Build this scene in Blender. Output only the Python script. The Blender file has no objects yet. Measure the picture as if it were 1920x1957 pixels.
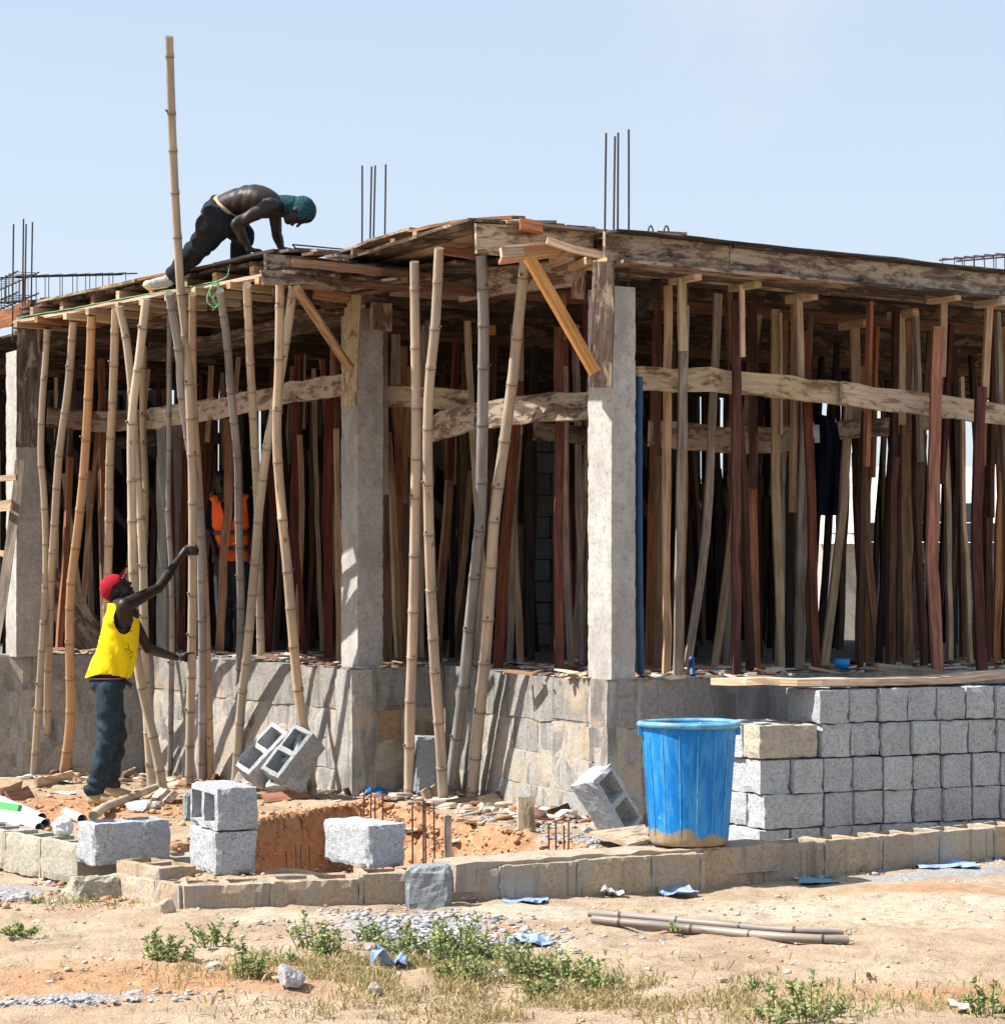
import bpy, bmesh, math, random
import numpy as np
from mathutils import Vector, Matrix, noise as mnoise

random.seed(7)
RNG = np.random.default_rng(7)
scene = bpy.context.scene
COL = scene.collection
FPX = 4508.0          # focal length in photo pixels (photo 1920 wide)
HY = 1125.0           # horizon row
EYE = 1.6

# ------------------------------------------------------------------ camera
cam_d = bpy.data.cameras.new("camera")
cam = bpy.data.objects.new("camera", cam_d)
COL.objects.link(cam)
cam.location = (0, 0, EYE)
cam.rotation_euler = (math.radians(90), 0, 0)
cam_d.sensor_fit = 'HORIZONTAL'
cam_d.sensor_width = 36.0
cam_d.lens = 36.0 * FPX / 1920.0
cam_d.shift_y = (HY - 978.5) / 1920.0
cam_d.clip_start = 0.1
cam_d.clip_end = 3000
scene.camera = cam

# ------------------------------------------------------------------ light
SUN_EL = math.radians(50)
SUN_AZ = Vector((-0.96, -0.10, 0)).normalized()
sun_dir = Vector((SUN_AZ.x * math.cos(SUN_EL), SUN_AZ.y * math.cos(SUN_EL), math.sin(SUN_EL)))
sd = bpy.data.lights.new("sun", 'SUN')
sd.energy = 5.0
sd.angle = math.radians(0.5)
sd.color = (1.0, 0.94, 0.86)
sun = bpy.data.objects.new("sun", sd)
COL.objects.link(sun)
sun.location = sun_dir * 60
sun.rotation_euler = sun_dir.to_track_quat('Z', 'Y').to_euler()

world = bpy.data.worlds.new("World")
scene.world = world
world.use_nodes = True
wn = world.node_tree.nodes
wl = world.node_tree.links
wn.clear()
wo = wn.new("ShaderNodeOutputWorld")
bg = wn.new("ShaderNodeBackground")
sky = wn.new("ShaderNodeTexSky")
sky.sky_type = 'NISHITA'
sky.sun_disc = False
sky.sun_elevation = SUN_EL
sky.sun_rotation = math.atan2(SUN_AZ.x, SUN_AZ.y)
sky.air_density = 1.0
sky.dust_density = 1.6
sky.ozone_density = 1.5
bg.inputs[1].default_value = 0.115
# hazy air over the Nishita sky, paler towards the horizon, with one faint high cloud
tc = wn.new("ShaderNodeTexCoord")
sxyz = wn.new("ShaderNodeSeparateXYZ")
wl.new(tc.outputs['Generated'], sxyz.inputs[0])
hz = wn.new("ShaderNodeValToRGB")
hz.color_ramp.elements[0].position = 0.02
hz.color_ramp.elements[0].color = (0.80, 0.885, 1.0, 1)
hz.color_ramp.elements[1].position = 0.30
hz.color_ramp.elements[1].color = (0.64, 0.765, 0.92, 1)
wl.new(sxyz.outputs['Z'], hz.inputs[0])
hm = wn.new("ShaderNodeVectorMath")
hm.operation = 'SCALE'
hm.inputs[3].default_value = 4.15
wl.new(hz.outputs[0], hm.inputs[0])
mx = wn.new("ShaderNodeMix")
mx.data_type = 'RGBA'
mx.inputs[0].default_value = 0.72
wl.new(sky.outputs[0], mx.inputs[6])
wl.new(hm.outputs[0], mx.inputs[7])
cdir = Vector(((1400 - 960) / FPX, 1.0, (HY + 110) / FPX)).normalized()
dt = wn.new("ShaderNodeVectorMath")
dt.operation = 'DISTANCE'
wl.new(tc.outputs['Generated'], dt.inputs[0])
dt.inputs[1].default_value = cdir
cn = wn.new("ShaderNodeTexNoise")
cn.inputs['Scale'].default_value = 14
cn.inputs['Detail'].default_value = 6
wl.new(tc.outputs['Generated'], cn.inputs['Vector'])
ma = wn.new("ShaderNodeMath")
ma.operation = 'MULTIPLY_ADD'
wl.new(cn.outputs[0], ma.inputs[0])
ma.inputs[1].default_value = -0.14
wl.new(dt.outputs['Value'], ma.inputs[2])
cr = wn.new("ShaderNodeMapRange")
cr.interpolation_type = 'SMOOTHSTEP'
cr.inputs[1].default_value = -0.06
cr.inputs[2].default_value = 0.012
cr.inputs[3].default_value = 0.42
cr.inputs[4].default_value = 0.0
wl.new(ma.outputs[0], cr.inputs[0])
m3 = wn.new("ShaderNodeMix")
m3.data_type = 'RGBA'
wl.new(cr.outputs[0], m3.inputs[0])
wl.new(mx.outputs[2], m3.inputs[6])
m3.inputs[7].default_value = (3.6, 3.65, 4.1, 1)
wl.new(m3.outputs[2], bg.inputs[0])
wl.new(bg.outputs[0], wo.inputs[0])

vs = scene.view_settings
vs.view_transform = 'Standard'
vs.look = 'None'
vs.gamma = 1.0
vs.use_curve_mapping = False
vs.exposure = 1.0
scene.render.film_transparent = False

# ------------------------------------------------------------------ picture rays
def P(px, py, d):
    return Vector(((px - 960.0) / FPX * d, d, EYE - (py - HY) / FPX * d))

def PZ(px, py, z):
    d = (EYE - z) * FPX / (py - HY)
    return P(px, py, d)

def line_d(px, p0, u, off=0.0, n=None):
    """depth where the vertical plane through p0 along u meets pixel column px"""
    x0, y0 = p0[0], p0[1]
    if n is not None:
        x0 += n[0] * off
        y0 += n[1] * off
    k = (px - 960.0) / FPX
    # (x0+u0 t) = k (y0+u1 t)
    t = (k * y0 - x0) / (u[0] - k * u[1])
    return y0 + u[1] * t

uL = Vector((0.5, -0.866, 0)); nL = Vector((0.866, 0.5, 0))     # left wall: towards camera / inwards
uR = Vector((0.848, 0.53, 0)).normalized(); nR = Vector((-0.53, 0.848, 0)).normalized()
PC2 = Vector((-1.165, 18.3, 0))
PLJ = Vector((-3.36, 22.1, 0))
PC1 = Vector((-4.45, 21.9, 0))
PMJ = Vector((-0.46, 18.74, 0))
PC3 = Vector((0.708, 15.95, 0))
SLAB = 0.98
ZB = 3.82
uM = (PC3 - PMJ).normalized(); nM = Vector((-uM.y, uM.x, 0)) * 1.0
if nM.y < 0: nM = -nM

# ------------------------------------------------------------------ vector noise
def _hash(ix, iy, iz, s):
    h = (ix * 374761393 + iy * 668265263 + iz * 2147483647 + s * 974711) & 0xffffffff
    h = ((h ^ (h >> 13)) * 1274126177) & 0xffffffff
    h = ((h ^ (h >> 15)) * 2246822519) & 0xffffffff
    return ((h ^ (h >> 16)) & 0xffffff) / float(0xffffff)

def vnoise(p, s=0):
    p = np.asarray(p, dtype=np.float64)
    i = np.floor(p).astype(np.int64)
    f = p - i
    f = f * f * (3 - 2 * f)
    r = 0
    for dx in (0, 1):
        wx = f[..., 0] if dx else 1 - f[..., 0]
        for dy in (0, 1):
            wy = f[..., 1] if dy else 1 - f[..., 1]
            for dz in (0, 1):
                wz = f[..., 2] if dz else 1 - f[..., 2]
                r = r + wx * wy * wz * _hash(i[..., 0] + dx, i[..., 1] + dy, i[..., 2] + dz, s)
    return r * 2 - 1

def fbm(p, oct=4, s=0, gain=0.5):
    p = np.asarray(p, dtype=np.float64)
    a, r = 1.0, 0
    for k in range(oct):
        r = r + a * vnoise(p * (2.03 ** k) + 17.3 * k, s + k)
        a *= gain
    return r

def fbm2(x, y, oct=4, s=0, gain=0.5):
    return fbm(np.stack([x, y, np.zeros_like(x)], -1), oct, s, gain)

# ------------------------------------------------------------------ materials
def nd(nt, t, **kw):
    n = nt.nodes.new(t)
    for k, v in kw.items():
        setattr(n, k, v)
    return n

class Mat:
    def __init__(self, name, rough=0.85, spec=0.3):
        m = bpy.data.materials.new(name)
        m.use_nodes = True
        self.m = m
        self.nt = m.node_tree
        self.nt.nodes.clear()
        self.out = nd(self.nt, "ShaderNodeOutputMaterial")
        self.b = nd(self.nt, "ShaderNodeBsdfPrincipled")
        self.L = self.nt.links.new
        self.L(self.b.outputs[0], self.out.inputs[0])
        self.b.inputs['Roughness'].default_value = rough
        self.b.inputs['Specular IOR Level'].default_value = spec
        self.hs = []

    def coords(self, kind='Object', scale=(1, 1, 1), rnd=True):
        tc = nd(self.nt, "ShaderNodeTexCoord")
        src = tc.outputs[kind]
        if rnd:
            oi = nd(self.nt, "ShaderNodeObjectInfo")
            mu = nd(self.nt, "ShaderNodeMath", operation='MULTIPLY')
            self.L(oi.outputs['Random'], mu.inputs[0])
            mu.inputs[1].default_value = 37.0
            va = nd(self.nt, "ShaderNodeVectorMath", operation='ADD')
            self.L(src, va.inputs[0])
            self.L(mu.outputs[0], va.inputs[1])
            src = va.outputs[0]
        mp = nd(self.nt, "ShaderNodeVectorMath", operation='MULTIPLY')
        self.L(src, mp.inputs[0])
        mp.inputs[1].default_value = scale
        return mp.outputs[0]

    def noise(self, vec, scale, detail=4, rough=0.55, dist=0.0):
        n = nd(self.nt, "ShaderNodeTexNoise")
        self.L(vec, n.inputs['Vector'])
        n.inputs['Scale'].default_value = scale
        n.inputs['Detail'].default_value = detail
        n.inputs['Roughness'].default_value = rough
        n.inputs['Distortion'].default_value = dist
        return n.outputs[0]

    def voro(self, vec, scale, feature='F1'):
        n = nd(self.nt, "ShaderNodeTexVoronoi", feature=feature)
        self.L(vec, n.inputs['Vector'])
        n.inputs['Scale'].default_value = scale
        return n.outputs['Distance']

    def ramp(self, fac, stops):
        r = nd(self.nt, "ShaderNodeValToRGB")
        e = r.color_ramp.elements
        while len(e) < len(stops):
            e.new(0.5)
        for i, (p, c) in enumerate(stops):
            e[i].position = p
            if isinstance(c, (int, float)):
                c = (c, c, c)
            e[i].color = (c[0], c[1], c[2], 1)
        self.L(fac, r.inputs[0])
        return r.outputs[0]

    def mix(self, fac, a, b, mode='MIX'):
        x = nd(self.nt, "ShaderNodeMix", data_type='RGBA', blend_type=mode)
        for s, i in ((fac, 0), (a, 6), (b, 7)):
            if isinstance(s, (int, float)):
                x.inputs[i].default_value = s
            elif isinstance(s, tuple):
                x.inputs[i].default_value = (s[0], s[1], s[2], 1)
            else:
                self.L(s, x.inputs[i])
        return x.outputs[2]

    def math(self, op, a, b=None):
        x = nd(self.nt, "ShaderNodeMath", operation=op)
        for s, i in ((a, 0), (b, 1)):
            if s is None:
                continue
            if isinstance(s, (int, float)):
                x.inputs[i].default_value = s
            else:
                self.L(s, x.inputs[i])
        return x.outputs[0]

    def vary(self, col, val=0.25, hue=0.02, sat=0.2, satc=1.0):
        """per object variation of brightness / hue / saturation"""
        oi = nd(self.nt, "ShaderNodeObjectInfo")
        wn_ = nd(self.nt, "ShaderNodeTexWhiteNoise", noise_dimensions='1D')
        self.L(oi.outputs['Random'], wn_.inputs['W'])
        sep = nd(self.nt, "ShaderNodeSeparateColor")
        self.L(wn_.outputs['Color'], sep.inputs[0])
        h = nd(self.nt, "ShaderNodeHueSaturation")
        for o, i, c, a in ((0, 'Hue', 0.5, hue), (1, 'Saturation', satc, sat), (2, 'Value', 1.0, val)):
            mr = nd(self.nt, "ShaderNodeMapRange")
            self.L(sep.outputs[o], mr.inputs[0])
            mr.inputs[3].default_value = c - a
            mr.inputs[4].default_value = c + a
            self.L(mr.outputs[0], h.inputs[i])
        self.L(col, h.inputs['Color'])
        return h.outputs[0]

    def color(self, c):
        if isinstance(c, tuple):
            self.b.inputs['Base Color'].default_value = (c[0], c[1], c[2], 1)
        else:
            self.L(c, self.b.inputs['Base Color'])
        return self

    def bump(self, h, strength=0.5, dist=0.01):
        b = nd(self.nt, "ShaderNodeBump")
        b.inputs['Strength'].default_value = strength
        b.inputs['Distance'].default_value = dist
        self.L(h, b.inputs['Height'])
        self.L(b.outputs[0], self.b.inputs['Normal'])
        return self

def wood_mat(name, light, mid, dark, stain=0.35, val=0.22, patch=None, patch_amt=0.5, satc=0.80, smudge=(0.57, 0.66)):
    M = Mat(name, rough=0.8, spec=0.2)
    uv = M.coords('UV', (1, 1, 1))
    g = M.coords('UV', (60, 3.0, 1))
    n1 = M.noise(g, 1.0, 5, 0.6, 0.4)
    c = M.ramp(n1, [(0.30, dark), (0.5, mid), (0.72, light)])
    n2 = M.noise(M.coords('UV', (9, 1.6, 1)), 1.0, 4, 0.6, 0.8)
    f = M.ramp(n2, [(0.46, 0.0), (0.66, stain)])
    c = M.mix(f, c, tuple(0.35 * x for x in dark), 'MIX')
    if patch:
        n3 = M.noise(M.coords('UV', (11, 3.4, 1)), 1.0, 8, 0.7, 0.35)
        f3 = M.ramp(n3, [(0.5 - 0.12 * patch_amt + 0.02, 0.0), (0.56 - 0.1 * patch_amt + 0.03, 0.9)])
        pc = M.ramp(n1, [(0.25, tuple(0.62 * x for x in patch)), (0.7, patch)])
        c = M.mix(f3, c, pc)
        n4 = M.noise(M.coords('UV', (14, 5.0, 1)), 1.3, 8, 0.75, 0.2)
        f4 = M.ramp(n4, [(smudge[0], 0.0), (smudge[1], 0.92)])
        c = M.mix(f4, c, (0.012, 0.011, 0.012))
    c = M.vary(c, val, 0.012, 0.12, satc)
    M.color(c)
    M.bump(n1, 0.5, 0.006)
    return M.m

MAT = {}
MAT['wood_pale'] = wood_mat('wood_pale', (0.70, 0.51, 0.30), (0.54, 0.37, 0.20), (0.32, 0.20, 0.10), 0.35)
MAT['wood_tan'] = wood_mat('wood_tan', (0.54, 0.34, 0.18), (0.40, 0.235, 0.115), (0.22, 0.12, 0.055), 0.45)
MAT['wood_orange'] = wood_mat('wood_orange', (0.40, 0.19, 0.095), (0.28, 0.125, 0.06), (0.14, 0.058, 0.03), 0.5, satc=0.95)
MAT['wood_bright'] = wood_mat('wood_bright', (0.62, 0.35, 0.15), (0.52, 0.27, 0.10), (0.32, 0.15, 0.06), 0.15, 0.05, satc=1.0)
MAT['wood_red'] = wood_mat('wood_red', (0.19, 0.058, 0.036), (0.12, 0.036, 0.023), (0.055, 0.017, 0.012), 0.5, 0.25, satc=0.95)
MAT['wood_grey'] = wood_mat('wood_grey', (0.42, 0.34, 0.26), (0.28, 0.215, 0.16), (0.12, 0.09, 0.065), 0.5)
MAT['wood_dark'] = wood_mat('wood_dark', (0.075, 0.05, 0.035), (0.045, 0.03, 0.022), (0.02, 0.013, 0.010), 0.5)
MAT['form_board'] = wood_mat('form_board', (0.24, 0.13, 0.07), (0.15, 0.08, 0.045), (0.06, 0.033, 0.02), 0.4, 0.2,
                             patch=(0.46, 0.34, 0.21), patch_amt=0.5)
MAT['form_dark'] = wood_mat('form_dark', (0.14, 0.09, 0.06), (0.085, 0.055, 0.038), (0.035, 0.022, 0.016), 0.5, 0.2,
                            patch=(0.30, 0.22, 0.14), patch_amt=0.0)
MAT['form_beam'] = wood_mat('form_beam', (0.26, 0.17, 0.11), (0.17, 0.11, 0.07), (0.07, 0.045, 0.03), 0.4, 0.12,
                            patch=(0.44, 0.35, 0.24), patch_amt=0.55, satc=0.9, smudge=(0.53, 0.64))
MAT['deck_shade'] = wood_mat('deck_shade', (0.10, 0.06, 0.04), (0.06, 0.036, 0.024), (0.022, 0.014, 0.010), 0.5, 0.3, patch=(0.20, 0.13, 0.08), patch_amt=0.0)  # underside boards darkened, the shade below the deck put in the colour
MAT['shade_tan'] = wood_mat('shade_tan', (0.24, 0.135, 0.07), (0.165, 0.09, 0.047), (0.085, 0.046, 0.025), 0.5)  # darker copies of the prop woods, interior shade painted into their colour
MAT['shade_red'] = wood_mat('shade_red', (0.10, 0.034, 0.020), (0.065, 0.022, 0.014), (0.03, 0.011, 0.008), 0.5)
MAT['shade_dark'] = wood_mat('shade_dark', (0.035, 0.025, 0.02), (0.022, 0.016, 0.013), (0.010, 0.008, 0.007), 0.5)
MAT['form_pale'] = wood_mat('form_pale', (0.30, 0.18, 0.10), (0.22, 0.13, 0.07), (0.09, 0.05, 0.03), 0.3, 0.12,
                            patch=(0.56, 0.43, 0.28), patch_amt=0.9, satc=0.9, smudge=(0.58, 0.66))

def bamboo_mat(name, a, b, ring, grey):
    M = Mat(name, rough=0.5, spec=0.4)
    n1 = M.noise(M.coords('UV', (40, 1.5, 1)), 1.0, 4, 0.6)
    c = M.ramp(n1, [(0.3, b), (0.7, a)])
    n2 = M.noise(M.coords('UV', (5, 1.2, 1)), 1.0, 5, 0.65, 0.6)
    f = M.ramp(n2, [(0.42, 0.0), (0.66, 0.8)])
    c = M.mix(f, c, grey)
    n4 = M.noise(M.coords('UV', (22, 9, 1)), 1.0, 3, 0.6, 0.3)
    f4 = M.ramp(n4, [(0.66, 0.0), (0.72, 0.7)])
    c = M.mix(f4, c, (0.06, 0.04, 0.025))
    at = nd(M.nt, "ShaderNodeAttribute", attribute_name='ring')
    c = M.mix(at.outputs['Fac'], c, ring)
    c = M.vary(c, 0.12, 0.01, 0.2)
    M.color(c)
    M.bump(n1, 0.25, 0.004)
    return M.m
MAT['bamboo'] = bamboo_mat('bamboo', (0.54, 0.44, 0.315), (0.36, 0.285, 0.20), (0.11, 0.085, 0.06), (0.26, 0.235, 0.205))
MAT['bamboo_orange'] = bamboo_mat('bamboo_orange', (0.48, 0.32, 0.19), (0.34, 0.215, 0.125), (0.12, 0.075, 0.045), (0.30, 0.215, 0.14))
MAT['bamboo_grey'] = bamboo_mat('bamboo_grey', (0.33, 0.32, 0.31), (0.20, 0.195, 0.19), (0.07, 0.06, 0.055), (0.12, 0.12, 0.12))

MAT['bamboo_old'] = bamboo_mat('bamboo_old', (0.36, 0.31, 0.26), (0.17, 0.14, 0.12), (0.03, 0.025, 0.02), (0.09, 0.08, 0.07))
def concrete_mat(name, a, b, pores=0.5, bump=0.8, stain=None, coarse=60.0, val=0.08, stain2=False):
    M = Mat(name, rough=0.95, spec=0.15)
    v = M.coords('Object')
    n1 = M.noise(v, coarse, 6, 0.75)
    c = M.ramp(n1, [(0.32, b), (0.52, a), (0.75, tuple(min(1, 1.22 * x) for x in a))])
    n2 = M.noise(v, 4.0, 5, 0.6)
    c = M.mix(M.ramp(n2, [(0.35, 0.0), (0.75, 0.45)]), c, b)
    if pores:
        n3 = M.noise(v, coarse * 3.0, 3, 0.6)
        c = M.mix(M.ramp(n3, [(0.33, pores), (0.45, 0.0)]), c, tuple(0.25 * x for x in b))
    if stain:
        nz = M.noise(M.coords('Object', (4.5, 4.5, 1.3)), 1.0, 5, 0.6)
        c = M.mix(M.ramp(nz, [(0.50, 0.0), (0.62, 0.75)]), c, stain)
        nd_ = M.noise(M.coords('Object', (16, 16, 0.5)), 1.0, 4, 0.6)
        c = M.mix(M.ramp(nd_, [(0.56, 0.0), (0.66, 0.5)]), c, tuple(0.5 * x for x in b))
        nq = M.noise(M.coords('Object', (1.3, 1.3, 1.9)), 1.4, 4, 0.6)
        c = M.mix(M.ramp(nq, [(0.54, 0.0), (0.66, 0.5)]), c, (0.46, 0.35, 0.23))
    if stain2:
        ns_ = M.noise(M.coords('Object', (2.2, 2.2, 1.1)), 2.0, 6, 0.65)
        c = M.mix(M.ramp(ns_, [(0.46, 0.0), (0.60, 0.45)]), c, tuple(0.72 * x for x in b))
        np_ = M.noise(v, 75.0, 2, 0.5)
        c = M.mix(M.ramp(np_, [(0.29, 0.7), (0.33, 0.0)]), c, tuple(0.3 * x for x in b))
    c = M.vary(c, val, 0.008, 0.15)
    M.color(c)
    M.bump(n1, bump, 0.012)
    return M.m
MAT['block_grey'] = concrete_mat('block_grey', (0.47, 0.49, 0.515), (0.28, 0.295, 0.315), 0.9, 1.0, None, 42.0)
MAT['block_warm'] = concrete_mat('block_warm', (0.46, 0.42, 0.34), (0.28, 0.25, 0.20), 0.6, 1.0, None, 42.0)
MAT['block_blue'] = concrete_mat('block_blue', (0.33, 0.36, 0.38), (0.18, 0.20, 0.22), 0.4, 1.0, None, 42.0)
MAT['block_found'] = concrete_mat('block_found', (0.48, 0.38, 0.275), (0.32, 0.25, 0.175), 0.5, 1.0, (0.38, 0.35, 0.31), 40.0, 0.07)
MAT['column'] = concrete_mat('column', (0.40, 0.385, 0.36), (0.30, 0.287, 0.265), 0.35, 0.3, None, 11.0, stain2=True)
MAT['plinth'] = concrete_mat('plinth', (0.37, 0.365, 0.345), (0.24, 0.235, 0.22), 0.45, 1.0, (0.15, 0.135, 0.12), 30.0, 0.16)
MAT['plinth_beam'] = concrete_mat('plinth_beam', (0.29, 0.28, 0.26), (0.18, 0.173, 0.16), 0.4, 0.8, (0.13, 0.12, 0.105), 30.0)
MAT['plinth_brown'] = concrete_mat('plinth_brown', (0.30, 0.21, 0.135), (0.20, 0.14, 0.09), 0.3, 0.8, (0.33, 0.31, 0.28), 30.0)
MAT['mortar'] = concrete_mat('mortar', (0.38, 0.35, 0.30), (0.27, 0.24, 0.20), 0.3, 0.8, None, 30.0)

def simple_mat(name, col, rough=0.7, spec=0.3, nscale=20.0, dark=0.7, bump=0.0, coord='Object', metal=0.0, rnd=True):
    M = Mat(name, rough, spec)
    v = M.coords(coord, rnd=rnd)
    n = M.noise(v, nscale, 4, 0.6)
    M.color(M.ramp(n, [(0.3, tuple(dark * x for x in col)), (0.7, col)]))
    if bump:
        M.bump(n, bump, 0.01)
    M.b.inputs['Metallic'].default_value = metal
    return M.m
MAT['rust'] = simple_mat('rust', (0.13, 0.06, 0.045), 0.8, 0.3, 60, 0.5)
MAT['steel_dark'] = simple_mat('steel_dark', (0.06, 0.045, 0.05), 0.7, 0.3, 60, 0.6)
MAT['pipe_blue'] = simple_mat('pipe_blue', (0.006, 0.065, 0.17), 0.5, 0.4, 12, 0.6)
MAT['pvc'] = simple_mat('pvc', (0.58, 0.57, 0.56), 0.4, 0.4, 8, 0.75)
MAT['green_paint'] = simple_mat('green_paint', (0.06, 0.42, 0.10), 0.5, 0.4, 8, 0.8)
MAT['string_green'] = simple_mat('string_green', (0.20, 0.52, 0.26), 0.6, 0.3, 30, 0.7)
MAT['paper_blue'] = simple_mat('paper_blue', (0.30, 0.42, 0.66), 0.8, 0.2, 14, 0.55)
MAT['paper_white'] = simple_mat('paper_white', (0.72, 0.71, 0.70), 0.8, 0.2, 9, 0.75, 0.4)
MAT['paper_teal'] = simple_mat('paper_teal', (0.16, 0.34, 0.40), 0.8, 0.2, 14, 0.7)
MAT['plastic_blue'] = simple_mat('plastic_blue', (0.01, 0.22, 0.62), 0.4, 0.4, 14, 0.7)
MAT['cloth_dark'] = simple_mat('cloth_dark', (0.008, 0.010, 0.025), 0.95, 0.05, 14, 0.7)
MAT['cloth_stripe'] = simple_mat('cloth_stripe', (0.5, 0.5, 0.52), 0.9, 0.1, 14, 0.5)
MAT['stone'] = simple_mat('stone', (0.50, 0.44, 0.36), 0.95, 0.15, 18, 0.6, 0.6)
MAT['stone_grey'] = simple_mat('stone_grey', (0.46, 0.46, 0.46), 0.95, 0.15, 30, 0.55, 0.8)
MAT['gravel'] = simple_mat('gravel', (0.36, 0.36, 0.37), 0.95, 0.15, 20, 0.5, 0.4)
MAT['pebble'] = simple_mat('pebble', (0.40, 0.27, 0.18), 0.95, 0.15, 20, 0.6, 0.4)
MAT['rubble'] = simple_mat('rubble', (0.38, 0.34, 0.29), 0.95, 0.15, 6, 0.45, 0.5)
MAT['trunk'] = simple_mat('trunk', (0.10, 0.07, 0.05), 0.9, 0.1, 8, 0.6, 0.5)

def leaf_mat(name, a, b):
    M = Mat(name, 0.6, 0.3)
    g = nd(M.nt, "ShaderNodeNewGeometry")
    c = M.ramp(g.outputs['Random Per Island'], [(0.0, b), (0.6, a), (1.0, tuple(1.35 * x for x in a))])
    M.color(c)
    tr = nd(M.nt, "ShaderNodeBsdfTranslucent")
    M.L(c, tr.inputs[0])
    ms = nd(M.nt, "ShaderNodeMixShader")
    ms.inputs[0].default_value = 0.3
    M.L(M.b.outputs[0], ms.inputs[1])
    M.L(tr.outputs[0], ms.inputs[2])
    M.L(ms.outputs[0], M.out.inputs[0])
    return M.m
MAT['leaf'] = leaf_mat('leaf', (0.30, 0.33, 0.13), (0.13, 0.18, 0.06))
MAT['leaf_dark'] = leaf_mat('leaf_dark', (0.08, 0.15, 0.05), (0.03, 0.08, 0.03))
MAT['dry_grass'] = leaf_mat('dry_grass', (0.42, 0.33, 0.17), (0.24, 0.19, 0.09))

def soil_mat():
    M = Mat('soil', 0.98, 0.08)
    v = M.coords('Object', rnd=False)
    at = nd(M.nt, "ShaderNodeAttribute", attribute_name='soil')
    sep = nd(M.nt, "ShaderNodeSeparateColor")
    M.L(at.outputs['Color'], sep.inputs[0])
    n1 = M.noise(v, 14.0, 8, 0.7)
    n2 = M.noise(v, 1.5, 5, 0.6)
    n3 = M.noise(v, 90.0, 3, 0.7)
    base = M.ramp(n2, [(0.3, (0.34, 0.25, 0.17)), (0.5, (0.42, 0.325, 0.23)), (0.7, (0.48, 0.395, 0.30))])
    orange = M.ramp(n1, [(0.3, (0.30, 0.15, 0.075)), (0.55, (0.45, 0.26, 0.145)), (0.75, (0.52, 0.36, 0.23))])
    grav = M.ramp(n3, [(0.3, (0.15, 0.15, 0.155)), (0.55, (0.36, 0.36, 0.37)), (0.75, (0.55, 0.55, 0.55))])
    pale = M.ramp(n1, [(0.3, (0.40, 0.33, 0.25)), (0.7, (0.54, 0.46, 0.37))])
    def fz(ch):
        s = M.math('ADD', sep.outputs[ch], M.math('MULTIPLY', M.math('SUBTRACT', n1, 0.5), 0.9))
        return M.ramp(s, [(0.38, 0.0), (0.62, 1.0)])
    n5 = M.noise(v, 3.3, 7, 0.7)
    base = M.mix(M.ramp(n5, [(0.36, 0.55), (0.50, 0.0)]), base, (0.26, 0.185, 0.125))
    c = M.mix(fz(2), base, pale)
    c = M.mix(fz(0), c, orange)
    c = M.mix(fz(1), c, grav)
    c = M.mix(M.ramp(n1, [(0.34, 0.55), (0.46, 0.0)]), c, tuple(x for x in (0.25, 0.14, 0.08)), 'MIX')
    c = M.mix(M.ramp(n3, [(0.36, 0.5), (0.44, 0.0)]), c, (0.22, 0.14, 0.09))
    M.color(c)
    h = M.math('ADD', M.math('MULTIPLY', n1, 1.0), M.math('MULTIPLY', n3, 0.35))
    M.bump(h, 0.9, 0.03)
    return M.m
MAT['soil'] = soil_mat()

def bucket_mat():
    M = Mat('bucket_blue', 0.5, 0.25)
    v = M.coords('Object', rnd=False)
    g = nd(M.nt, "ShaderNodeSeparateXYZ")
    tc_ = nd(M.nt, "ShaderNodeTexCoord")
    M.L(tc_.outputs['Object'], g.inputs[0])
    n1 = M.noise(M.coords('Object', (9, 9, 2.2), rnd=False), 1.8, 7, 0.7, 0.5)
    blue = M.ramp(M.noise(v, 3.0, 3, 0.5), [(0.3, (0.0, 0.135, 0.44)), (0.7, (0.0, 0.185, 0.56))])
    c = M.mix(M.ramp(n1, [(0.44, 0.0), (0.64, 0.65)]), blue, (0.07, 0.33, 0.56))
    n2 = M.noise(M.coords('Object', (14, 14, 5), rnd=False), 1.6, 6, 0.75, 0.7)
    c = M.mix(M.ramp(n2, [(0.64, 0.0), (0.69, 0.6)]), c, (0.42, 0.58, 0.68))
    hgt = M.math('ADD', g.outputs['Z'], M.math('MULTIPLY', M.math('SUBTRACT', M.noise(v, 7.0, 5, 0.6), 0.5), 0.28))
    c = M.mix(M.ramp(hgt, [(0.075, 1.0), (0.09, 0.0)]), c, M.ramp(n1, [(0.3, (0.20, 0.15, 0.09)), (0.7, (0.38, 0.29, 0.19))]))
    M.color(c)
    M.b.inputs['Subsurface Weight'].default_value = 0.0
    return M.m
MAT['bucket'] = bucket_mat()
MAT['bucket_rib'] = simple_mat('bucket_rib', (0.10, 0.40, 0.72), 0.5, 0.3, 30, 0.45)
MAT['bucket_rim'] = simple_mat('bucket_rim', (0.16, 0.42, 0.62), 0.4, 0.4, 9, 0.35)

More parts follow.
